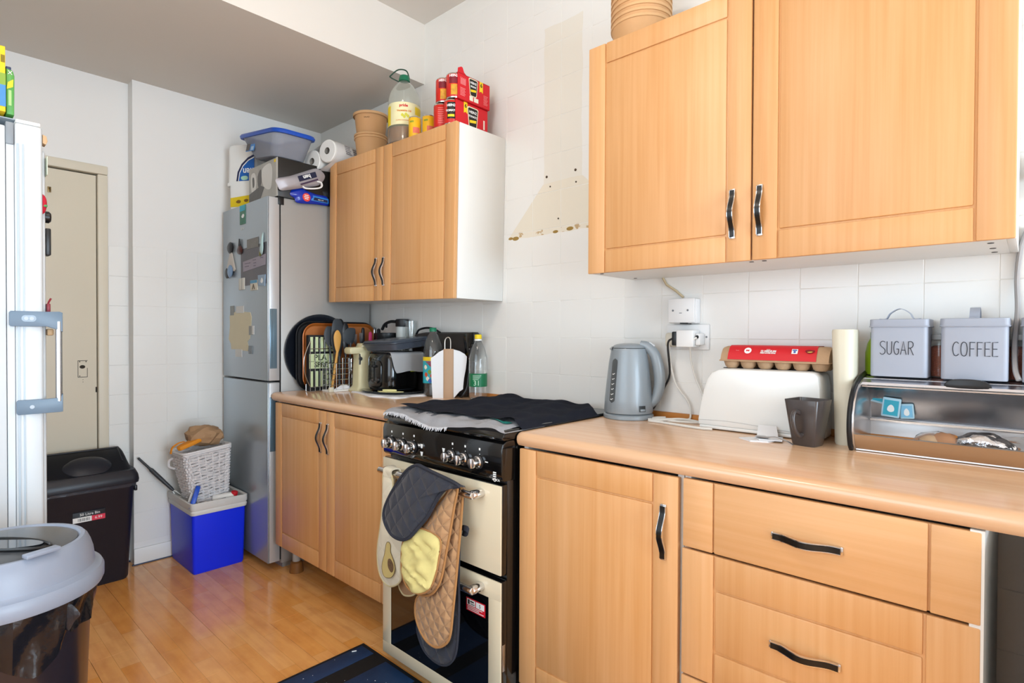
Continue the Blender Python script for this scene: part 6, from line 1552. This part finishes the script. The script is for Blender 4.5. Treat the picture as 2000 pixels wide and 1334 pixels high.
wire = mat('chrome wire', '#c4c4c4', .2, 1., var=.02)
wr_ = thing('wire_rack', 'chrome wire rack standing in front of the striped box', 'rack', (.735, -.39, W0))
wb = B()
for k in range(6): wb.tube([(.732, -.455+.0265*k, W0+.003), (.732, -.455+.0265*k, 1.165+.02*math.sin(k*PI/5))], .0019, 6)
for z in (W0+.004, .935, 1.13): wb.tube([(.734, -.458, z), (.734, -.319, z)], .0019, 6)
wb.tube(smoothpath([(.735, -.455, 1.17), (.738, -.475, 1.13), (.742, -.493, 1.08), (.742, -.492, 1.02), (.738, -.474, .97), (.735, -.457, .94)]), .0022, 6)
wb.tube([(.732, -.455, W0+.003), (.700, -.462, W0+.003), (.700, -.462, .95)], .0019, 6)
part('wires', wb, wire, wr_)
# utensil caddy
ca = thing('utensil_caddy', 'chrome wire utensil basket on a white base', 'caddy', (.76, -.31, W0))
cwb = B(); xa, xb, ya, yb_ = .742, .812, -.392, -.246
for z in (.945, .972, 1.000, 1.028, 1.055): cwb.tube([(xa, ya, z), (xb, ya, z), (xb, yb_, z), (xa, yb_, z)], .0018, 6, closed=True)
cwb.tube([(xb, -.32, 1.082), (xb, yb_, 1.082), (xa, yb_, 1.082)], .002, 6)
for y in (ya, -.355, -.32, -.283, yb_): cwb.tube([(xb, y, W0+.006), (xb, y, 1.082 if y > -.33 else 1.056)], .0019, 6)
for x in (xa, .777): cwb.tube([(x, ya, W0+.006), (x, ya, 1.056)], .0019, 6); cwb.tube([(x, yb_, W0+.006), (x, yb_, 1.082)], .0019, 6)
part('wires', cwb, wire, ca)
part('base', B().box((xa-.004, ya-.004, W0), (xb+.006, yb_+.004, W0+.010), .003), white_plastic, ca)
part('foot', B().box((xb-.004, ya-.008, W0), (xb+.010, ya+.018, W0+.026), .004), mat('cream foot plastic', '#dcd7c3', .5), ca)
part('paper_liner', B().prism([(-.375, W0+.010), (-.345, W0+.022), (-.315, W0+.038), (-.29, W0+.030), (-.262, W0+.012)], .003, MYZ(xb-.008)), paper_white, ca)
sil = mat('charcoal silicone', '#33383d', .5, var=.05); bw = mat('beech utensil', '#cf9a4c', .55, var=.08, scale=20)
def utensil(name, label, y0, y1, z1, zh, head, m, x0=.775, x1=.765, w=.010, hm=None):
    t = thing(name, label, 'utensil', (x0, y0, W0+.011), group='utensils in the wire basket')
    p0, p1 = Vector((x0, y0, W0+.011)), Vector((x1, y1, zh))
    part('handle', B().tube([p0, p0.lerp(p1, .5), p1], w/2, 8), m, t)
    part('head', B().puffy(smoothpoly([(y1+a*1.3, zh-.01+b*(z1-zh+.01)) for a, b in head], 4), .006, MYZ(x1), back=.8), hm or m, t)
    return t
oval = [(-.005, 0), (-.020, .3), (-.024, .65), (-.014, .97), (.0, 1.0), (.014, .97), (.024, .65), (.020, .3), (.005, 0)]
narrow = [(-.004, 0), (-.013, .35), (-.016, .75), (-.006, 1.), (.006, 1.), (.016, .75), (.013, .35), (.004, 0)]
wide = [(-.006, 0), (-.03, .25), (-.036, .6), (-.026, 1.), (.004, 1.02), (.022, .7), (.014, .3), (.005, 0)]
utensil('serving_spoon', 'black round-headed spoon at the left of the wire basket', -.345, -.358, 1.245, 1.15, oval, sil, x0=.760, x1=.748)
utensil('wooden_spoon', 'wooden spoon in the wire basket', -.372, -.343, 1.222, 1.12, narrow, bw, x0=.795, x1=.800, w=.013)
utensil('spatula', 'tall slanted charcoal spatula in the middle of the wire basket', -.318, -.312, 1.275, 1.09, wide, sil, x0=.775, x1=.765, w=.014)
utensil('ladle', 'black ladle behind the tall spatula', -.30, -.300, 1.285, 1.22, oval, black_plastic, x0=.752, x1=.740)
utensil('turner', 'narrow black slotted turner right of the tall spatula', -.285, -.278, 1.262, 1.10, narrow, black_plastic, x0=.765, x1=.770)
utensil('cooking_spoon', 'charcoal spoon at the right of the wire basket', -.262, -.252, 1.238, 1.16, [(-.006, 0), (-.03, .2), (-.036, .6), (-.014, .97), (.012, 1.0), (.022, .9), (.022, .5), (.016, .2), (.005, 0)], sil, x0=.780, x1=.775)
whm = thing('whisk', 'small steel wire whisk low in the wire basket', 'utensil', (.795, -.262, W0+.011), group='utensils in the wire basket')
wk = B()
for a in range(5): wk.tube(smoothpath([(.796, -.262, .925), (.796+.016*math.cos(a*1.256), -.262+.016*math.sin(a*1.256), .95), (.796+.012*math.cos(a*1.256), -.262+.012*math.sin(a*1.256), .985), (.796, -.262, 1.02)]), .0012, 5)
wk.tube([(.796, -.262, 1.02), (.796, -.262, 1.075)], .004, 8)
part('wires', wk, wire, whm)
# pot of cutlery and knives
pt = thing('cutlery_pot', 'dark pot of cutlery behind the cream can opener', 'pot', (.775, -.175, W0))
part('wall', B().lathe([(0, 0), (.045, 0), (.048, .004), (.052, .18), (.049, .18), (.045, .006), (0, .006)], (.775, -.175, W0), 28, cap=False), navy_blk, pt)
def cut(name, label, y, z1, col, x=.775, lean=0., w=.012, tip='fork'):
    t = thing(name, label, 'cutlery', (x, y, W0+.008), group='cutlery in the dark pot')
    b = B()
    if tip == 'fork':
        b.strap([(x, y, W0+.008), (x, y+lean*.6, z1-.05)], (0, 1, 0), .006, .002)
        b.prism([(y+lean-.009, z1-.03), (y+lean+.009, z1-.03), (y+lean+.005, z1-.052), (y+lean-.005, z1-.052)], .002, MYZ(x))
        for k in range(4): b.box((x, y+lean-.009+.0048*k, z1-.032), (x+.002, y+lean-.0062+.0048*k, z1))
        part('head', b, steel, t)
    else:
        b.prism([(y-w/2, W0+.01), (y+w/2, W0+.01), (y+lean+w/2, z1-.09), (y+lean-w/2, z1-.09)], .002, MYZ(x)); part('blade', b, steel, t)
        part('handle', B().prism(smoothpoly([(y+lean-w/2, z1-.095), (y+lean-w*.6, z1-.04), (y+lean-w*.4, z1), (y+lean+w*.5, z1), (y+lean+w*.65, z1-.04), (y+lean+w/2, z1-.095)], 3), .012, MYZ(x-.005), bev=.003), mat(*col), t)
cut('fork', 'steel fork at the left of the dark pot', -.212, 1.205, None, lean=-.012)
cut('fork', 'steel fork at the right of the pair in the dark pot', -.195, 1.212, None, lean=-.002, x=.785)
bk_ = ('black knife handle', '#1b1a1c', .35)
cut('knife', 'black handled knife right of the forks', -.180, 1.236, bk_, x=.765, w=.014, lean=.008, tip='k')
cut('knife', 'knife with a bright pink handle', -.165, 1.214, ('pink knife handle', '#c8386e', .4), x=.790, w=.014, lean=.022, tip='k')
cut('knife', 'steel handled knife leaning to the right', -.155, 1.238, ('steel handle', '#b9bbc0', .2, 1.), x=.770, w=.016, lean=.055, tip='k')
cut('knife', 'black handled knife at the far right of the dark pot', -.145, 1.232, bk_, x=.760, w=.018, lean=.075, tip='k')
# cream can opener
crp = mat('cream enamel', '#d6cda6', .4, var=.04)
co = thing('can_opener', 'cream upright electric can opener beside the black toaster', 'can opener', (.855, -.245, W0))
part('body', B().loft([[(x, y, z) for x, y in rrect(w, h, .014, 4, .858, -.238)] for z, w, h in ((W0, .09, .105), (W0+.006, .095, .11), (W0+.03, .075, .075), (W0+.17, .07, .066), (W0+.20, .075, .07))]), crp, co)
part('head', B().prism([(-.325, 1.112), (-.318, 1.104), (-.20, 1.108), (-.196, 1.13), (-.215, 1.155), (-.25, 1.158), (-.258, 1.140), (-.318, 1.138), (-.326, 1.128)], .06, MYZ(.832), bev=.006), crp, co)
part('lever', B().prism([(-.268, 1.139), (-.205, 1.142), (-.212, 1.154), (-.25, 1.156)], .01, MYZ(.892), bev=.003), mat('cream lever', '#e2dabb', .4), co)
part('cutter', B().cyl((.892, -.268, 1.08), (.898, -.268, 1.08), .010, seg=14).box((.886, -.272, 1.05), (.892, -.264, 1.105)), steel, co)
# cloth, tray, toaster
clo = thing('cloth', 'white cloth under the tray and black toaster', 'cloth', (1.07, -.18, W0))
oc = smoothpoly([(.865, -.30), (.95, -.318), (1.05, -.345), (1.13, -.365), (1.20, -.34), (1.275, -.335), (1.29, -.28), (1.265, -.22), (1.30, -.13), (1.25, -.06), (1.1, -.03), (.9, -.03), (.85, -.15)], 4)
R = []
cx0, cy0 = 1.07, -.19
for s, dz in ((1, .0008), (.98, .004), (.90, .0035), (.5, .003)):
    R.append([(cx0+(x-cx0)*s, cy0+(y-cy0)*s, W0+dz+(.004*abs(math.sin(i*.55)) if .85 < s < .99 else 0)) for i, (x, y) in enumerate(oc)])
R = [[(x, y, W0) for x, y, z in R[0]]]+R
part('cloth', B().loft(R), paper_white, clo)
dt = thing('round_tray', 'dark oval tray with a thin rim under the black toaster', 'tray', (1.05, -.17, W0+.009))
part('plate', B().lathe([(0, 0), (.13, 0), (.155, .006), (.158, .009), (.152, .009), (.13, .004), (0, .004)], (1.045, -.165, W0+.0085), 48, sx=1.18, sy=.98), black_gloss, dt)
TZ = W0+.0135
bt = thing('toaster', 'black two-slot toaster carrying a grey tray and a white sheet', 'toaster', (1.025, -.14, TZ))
R = [[(x, y, z) for x, y in rrect(w, h, .045, 7, 1.025, -.164)] for z, w, h in ((TZ+.010, .200, .180), (TZ+.013, .208, .189), (TZ+.05, .214, .195), (TZ+.16, .210, .191), (TZ+.182, .196, .177), (TZ+.19, .17, .150))]
part('body', B().loft(R), black_gloss, bt)
part('base', B().loft([[(x, y, z) for x, y in rrect(.195, .175, .04, 6, 1.025, -.164)] for z in (TZ+.004, TZ+.011)]), black_matte, bt)
for x in (.965, 1.085):
    for y in (-.225, -.10): part('foot', B().cyl((x, y, TZ-.0005), (x, y, TZ+.005), .011, seg=12), black_matte, bt)
part('end_panel', B().prism(rrect(.105, .135, .03, 5, 1.02, TZ+.085), .006, MXZ(-.2600), bev=.003), mat('black end panel', '#151516', .2, var=.05, coat=.3), bt)
part('lever_slot', B().box((1.010, -.2675, TZ+.05), (1.020, -.2655, TZ+.145)), black_matte, bt)
part('lever', B().box((.998, -.282, TZ+.118), (1.032, -.265, TZ+.130), .004), black_plastic, bt)
part('dial', B().lathe([(0, 0), (.016, 0), (.014, .010), (.006, .012), (0, .012)], (1.045, -.2658, TZ+.055), 20, m=Matrix.Rotation(PI/2, 4, 'X')), mat('dark chrome dial', '#5a5b5f', .15, .9), bt)
part('maker_label', B().prism(rrect(.034, .011, .003, 3, -.115, TZ+.100), .001, MYZ(1.1310)), mat('lime label', '#c7c832', .4), bt)
part('slot', B().box((.965, -.24, TZ+.188), (.99, -.09, TZ+.1915)).box((1.06, -.24, TZ+.188), (1.085, -.09, TZ+.1915)), mat('slot grey', '#3d3d40', .4, .5), bt)
shp = B()
def shf(u, v):
    y = -.256+.215*u
    lim = .098*min(1, max(.12, (u-.0)/.14+.12))+.004*math.sin(u*9)
    if v < .35: x, z = .95+.175*(v/.35), TZ+.1935+.001*math.sin(u*8)
    else:
        t = (v-.35)/.65; a = min(1, t/.18)
        x = 1.125+.0165*math.sin(a*PI/2); z = TZ+.1935-.014*(1-math.cos(a*PI/2))-(lim-.014)*max(0, (t-.18)/.82)
    return (x+.002*math.sin(u*5), y, z)
solo('paper_sheet', 'white paper sheet draped over the side of the black toaster', 'paper', B().grid(shf, 20, 24, th=.0008), paper_white, (1.05, -.13, TZ+.19))
slate = mat('slate grey enamel', '#4a505b', .3, .1, var=.06)
gt = thing('roasting_tin', 'slate grey roasting tin lying on the black toaster', 'tin', (1.03, -.14, TZ+.196))
GM = Matrix.Translation((1.040, -.150, TZ+.2085)) @ Matrix.Rotation(.10, 4, 'X') @ Matrix.Rotation(-.03, 4, 'Y') @ Matrix.Diagonal((1.04, 1.0, 1.12, 1))
R = [[(x, y, z) for x, y in rrect(w, h, .028, 5)] for z, w, h in ((0, .232, .200), (.002, .240, .208), (.028, .256, .226), (.031, .272, .240), (.034, .272, .240), (.034, .250, .220), (.024, .244, .214))]
part('pan', B(GM).loft(R), slate, gt)
gt2 = B(GM).loft([[(x, y, z) for x, y in rrect(w, h, .03, 5)] for z, w, h in ((.0345, .262, .230), (.040, .268, .236), (.046, .255, .224), (.049, .15, .12))]); part('lid', gt2, mat('slate lid', '#555c66', .22, .15, var=.05), gt)
solo('paper_scrap', 'crumpled pale yellow paper scrap in front of the black toaster', 'paper', B().prism([(1.095, -.30), (1.13, -.312), (1.20, -.272), (1.215, -.235), (1.18, -.245), (1.14, -.275)], .003, Matrix.Translation((0, 0, W0+.0185))).prism([(1.13, -.298), (1.165, -.283), (1.19, -.255), (1.15, -.265)], .010, Matrix.Translation((0, 0, W0+.0215)), bev=.003), mat('pale yellow paper', '#ddd69a', .8, var=.08), (1.15, -.27, W0))
# back row
jr = thing('jar', 'black stacked round container behind the roasting tin', 'jar', (.842, -.078, W0))
part('body', B().lathe([(0, 0), (.044, 0), (.046, .003), (.046, .16), (.044, .163), (.040, .17), (.040, .19), (.052, .193), (.053, .222), (.05, .224), (0, .224)], (.842, -.078, W0), 32), navy_blk, jr)
part('lid', B().lathe([(0, .224), (.055, .224), (.057, .228), (.057, .262), (.054, .268), (0, .268)], (.842, -.078, W0), 32), black_gloss, jr)
part('lid', B().lathe([(0, .268), (.058, .268), (.060, .272), (.060, .300), (.057, .303), (0, .303)], (.845, -.075, W0), 32), black_plastic, jr)
wj = thing('jug', 'white jug with a black lid and bent black lever behind the tins', 'jug', (.938, -.042, W0))
part('body', B().lathe([(0, 0), (.030, 0), (.031, .004), (.033, .32), (.031, .335), (0, .336)], (.938, -.040, W0), 28), mat('white jug plastic', '#d3d6d2', .35, var=.05), wj)
part('lid', B().lathe([(0, .336), (.036, .336), (.037, .34), (.037, .372), (.033, .376), (0, .376)], (.940, -.040, W0), 28), black_plastic, wj)
part('lever', B().tube(smoothpath([(.925, -.070, W0+.362), (.89, -.083, W0+.362), (.855, -.093, W0+.348), (.832, -.095, W0+.320)]), .008, 8, rr=None).tube([(.865, -.090, W0+.352), (.873, -.096, W0+.332)], .006, 7), black_plastic, wj)
gl2 = thing('glass_jar', 'clear straight glass behind the black grill', 'glass', (1.006, -.034, W0))
part('glass', B().lathe([(.027, 0), (.0285, .003), (.0305, .365), (.0285, .365), (.0270, .006), (0, .006)], (1.006, -.034, W0), 28, cap=False), glass, gl2)
brn = mat('dark brown black enamel', '#221d1c', .35, var=.08, coat=.1)
gr = thing('grill', 'black folded contact grill standing on edge against the tiles', 'grill', (1.26, -.08, W0))
go = smoothpoly([(1.07, W0), (1.25, W0), (1.44, W0), (1.468, W0+.03), (1.478, W0+.12), (1.486, W0+.22), (1.490, W0+.285), (1.475, W0+.305), (1.40, W0+.306), (1.2, W0+.306), (1.10, W0+.304), (1.058, W0+.285), (1.045, W0+.2), (1.05, W0+.05)], 3)
part('body', B().prism([(x, max(z, W0)) for x, z in go], .020, MXZ(-.012), bev=.005), brn, gr)
part('body', B().prism([(x*.995+.004, max(W0, z-.004)) for x, z in go], .022, MXZ(-.0335), bev=.006), brn, gr)
part('end_cap', B().prism([(1.452, W0+.20), (1.445, W0+.285), (1.455, W0+.306), (1.502, W0+.306), (1.512, W0+.295), (1.512, W0+.262), (1.498, W0+.250), (1.505, W0+.22), (1.50, W0+.17), (1.478, W0+.16)], .046, MXZ(-.016), bev=.006), black_gloss, gr)
lt = B().box((1.487, -.0665, W0+.172), (1.500, -.060, W0+.235), .002)
part('latch', lt, black_matte, gr)
part('screw', B().cyl((1.493, -.0660, W0+.228), (1.493, -.0680, W0+.228), .003, seg=10).cyl((1.492, -.0660, W0+.183), (1.492, -.0680, W0+.183), .003, seg=10), steel, gr)
part('handle', B().tube(smoothpath([(1.06, -.04, W0+.296), (1.09, -.046, W0+.318), (1.15, -.046, W0+.328), (1.21, -.046, W0+.322), (1.25, -.04, W0+.304)]), .0055, 8), black_plastic, gr)
cbn = B().tube(smoothpath([(1.455, -.088, W0+.004), (1.478, -.095, W0+.012), (1.49, -.08, W0+.045), (1.492, -.07, W0+.10), (1.488, -.06, W0+.16)]), .006, 8); part('cable', cbn, black_plastic, gr)
# cola bottle
C_ = (1.305, -.130, W0)
cola = thing('cola_bottle', 'half full cola bottle with a green cap beside the black toaster', 'bottle', C_)
pet = mat('clear bottle plastic', '#fafcfb', .05, var=0, trans=.965, ior=1.08, coat=1.)
pf = [(.030, 0), (.042, .006), (.045, .02), (.046, .06), (.0465, .19), (.046, .215), (.040, .25), (.026, .287), (.015, .303), (.0138, .312)]
part('body', B().lathe(pf, C_, 36, cap=False), pet, cola)
part('drink', B().lathe([(0, .002)]+[(r-.001, z+.002) for r, z in pf[:5]]+[(.0450, .212), (.0435, .222), (0, .222)], C_, 36), mat('dark cola', '#1f1210', .08, var=.05, coat=.4), cola)
va2 = math.atan2(-1.72, 2.13)
def cp2(C, r, a0, a1, z0, z1): return cylpatch(C, r, a0, a1, z0, z1)
part('label', B().grid(cp2(C_, .0475, va2-1.7, va2+1.7, .064, .188), 28, 4), mat('turquoise label', '#2fb0bf', .4, var=.12, scale=45), cola)
part('label_band', B().grid(cp2(C_, .0478, va2-1.7, va2+1.7, .170, .188), 28, 1), ink_yellow, cola)
part('label_patch', B().grid(lambda u, v: cp2(C_, .0479, va2-.9+v*1.0, va2+1.1, .128, .169)(u, 1-v), 10, 6), mat('crimson label', '#9a1238', .4), cola)
for k, (a, z, c_) in enumerate(((-.75, .105, '#d8542c'), (-.35, .118, '#7fa638'), (-.55, .086, '#f0ead8'), (-.1, .10, '#d8542c'), (-.8, .14, '#f0ead8'), (-.3, .076, '#2b62b8'))):
    part('label_shape', B().grid(lambda u, v, a=a, z=z: cp2(C_, .0480+.0002*k, va2+a-.2*math.sin(PI*v+.02), va2+a+.2*math.sin(PI*v+.02), z-.012, z+.012)(u, v), 4, 7), mat('label colour '+c_[1:], c_, .45, var=.1), cola)
part('cap', B().lathe([(.0155, .308), (.017, .309), (.017, .324), (.015, .327), (0, .327)], C_, 20), mat('green cap plastic', '#0f7a56', .35), cola)
# paper fan on a kraft strip
FM = Matrix.Translation((1.428, -.138, W0)) @ Matrix.Rotation(math.radians(42.67), 4, 'Z') @ MXZ(0)
fn = thing('paper_fan', 'white paper sheets fanned round a brown kraft strip with a wire loop', 'paper', (1.428, -.138, W0))
fo = [(-.0735, .0), (-.0785, .084), (-.082, .185), (-.067, .195), (-.044, .214), (-.02, .226), (.023, .226), (.051, .218), (.074, .205), (.085, .192), (.0835, .169), (.080, .136), (.072, .093), (.069, .064), (.067, .041), (.051, .031), (.023, .0)]
part('sheet', B(FM).prism(fo, .003), paper_white, fn); part('sheet', B(FM @ Matrix.Translation((.004, -.0, -.004))).prism([(x*.93, y*.985) for x, y in fo], .003), paper_white, fn)
part('kraft_strip', B(FM).lathe([(.0, 0), (.0235, 0), (.0235, .228), (0, .228)], (0, 0, .004), 20, m=Matrix.Rotation(-PI/2, 4, 'X'), sy=.35), mat('kraft card strip', '#b8977a', .7, var=.05), fn)
part('wire_loop', B(FM).tube(smoothpath([(-.017, .223, .004), (-.017, .262, .004), (-.012, .276, .004), (-.002, .282, .004), (.006, .276, .004), (.0095, .262, .004), (.0095, .223, .004)], 4), .0022, 7), mat('pale wire', '#cfc6bb', .35, .6), fn)
# clear bottle
C2 = (1.548, -.064, W0)
cb2 = thing('water_bottle', 'empty clear bottle with a yellow cap and green label by the tiles', 'bottle', C2)
part('body', B().lathe([(.028, .0), (.038, .004), (.041, .015), (.041, .055), (.0415, .06), (.0415, .125), (.0425, .135), (.042, .175), (.041, .19), (.033, .225), (.018, .258), (.013, .268), (.0125, .272)], C2, 36, cap=False), pet, cb2)
va3 = math.atan2(-1.79, 1.86)
part('label', B().grid(cp2(C2, .0422, va3-1.75, va3+1.75, .058, .118), 28, 3), mat('dark green label', '#0f7046', .4, var=.06), cb2)
lpz = B()
for k in range(4): lpz.grid(cp2(C2, .0427, va3-.6, va3+.35-.1*k, .108-.006*k, .110-.006*k), 8, 1)
part('label_print', lpz, mat('pale green lettering', '#bfe0c8', .5, var=0), cb2)
a = va3-.15; text(cb2, '31', .032, (C2[0]+.0427*math.cos(a), C2[1]+.0427*math.sin(a), W0+.074), (-math.sin(a), math.cos(a), 0), ZP, mat('pale green lettering', '#bfe0c8', .5, var=0), cyl=.0427)
part('neck_ring', B().lathe([(.0135, .266), (.017, .267), (.017, .274), (.0135, .275)], C2, 20), white_plastic, cb2)
part('cap', B().lathe([(.015, .275), (.0165, .276), (.0165, .292), (.0145, .295), (0, .295)], C2, 20), mat('bright yellow cap', '#f0cf17', .35), cb2)
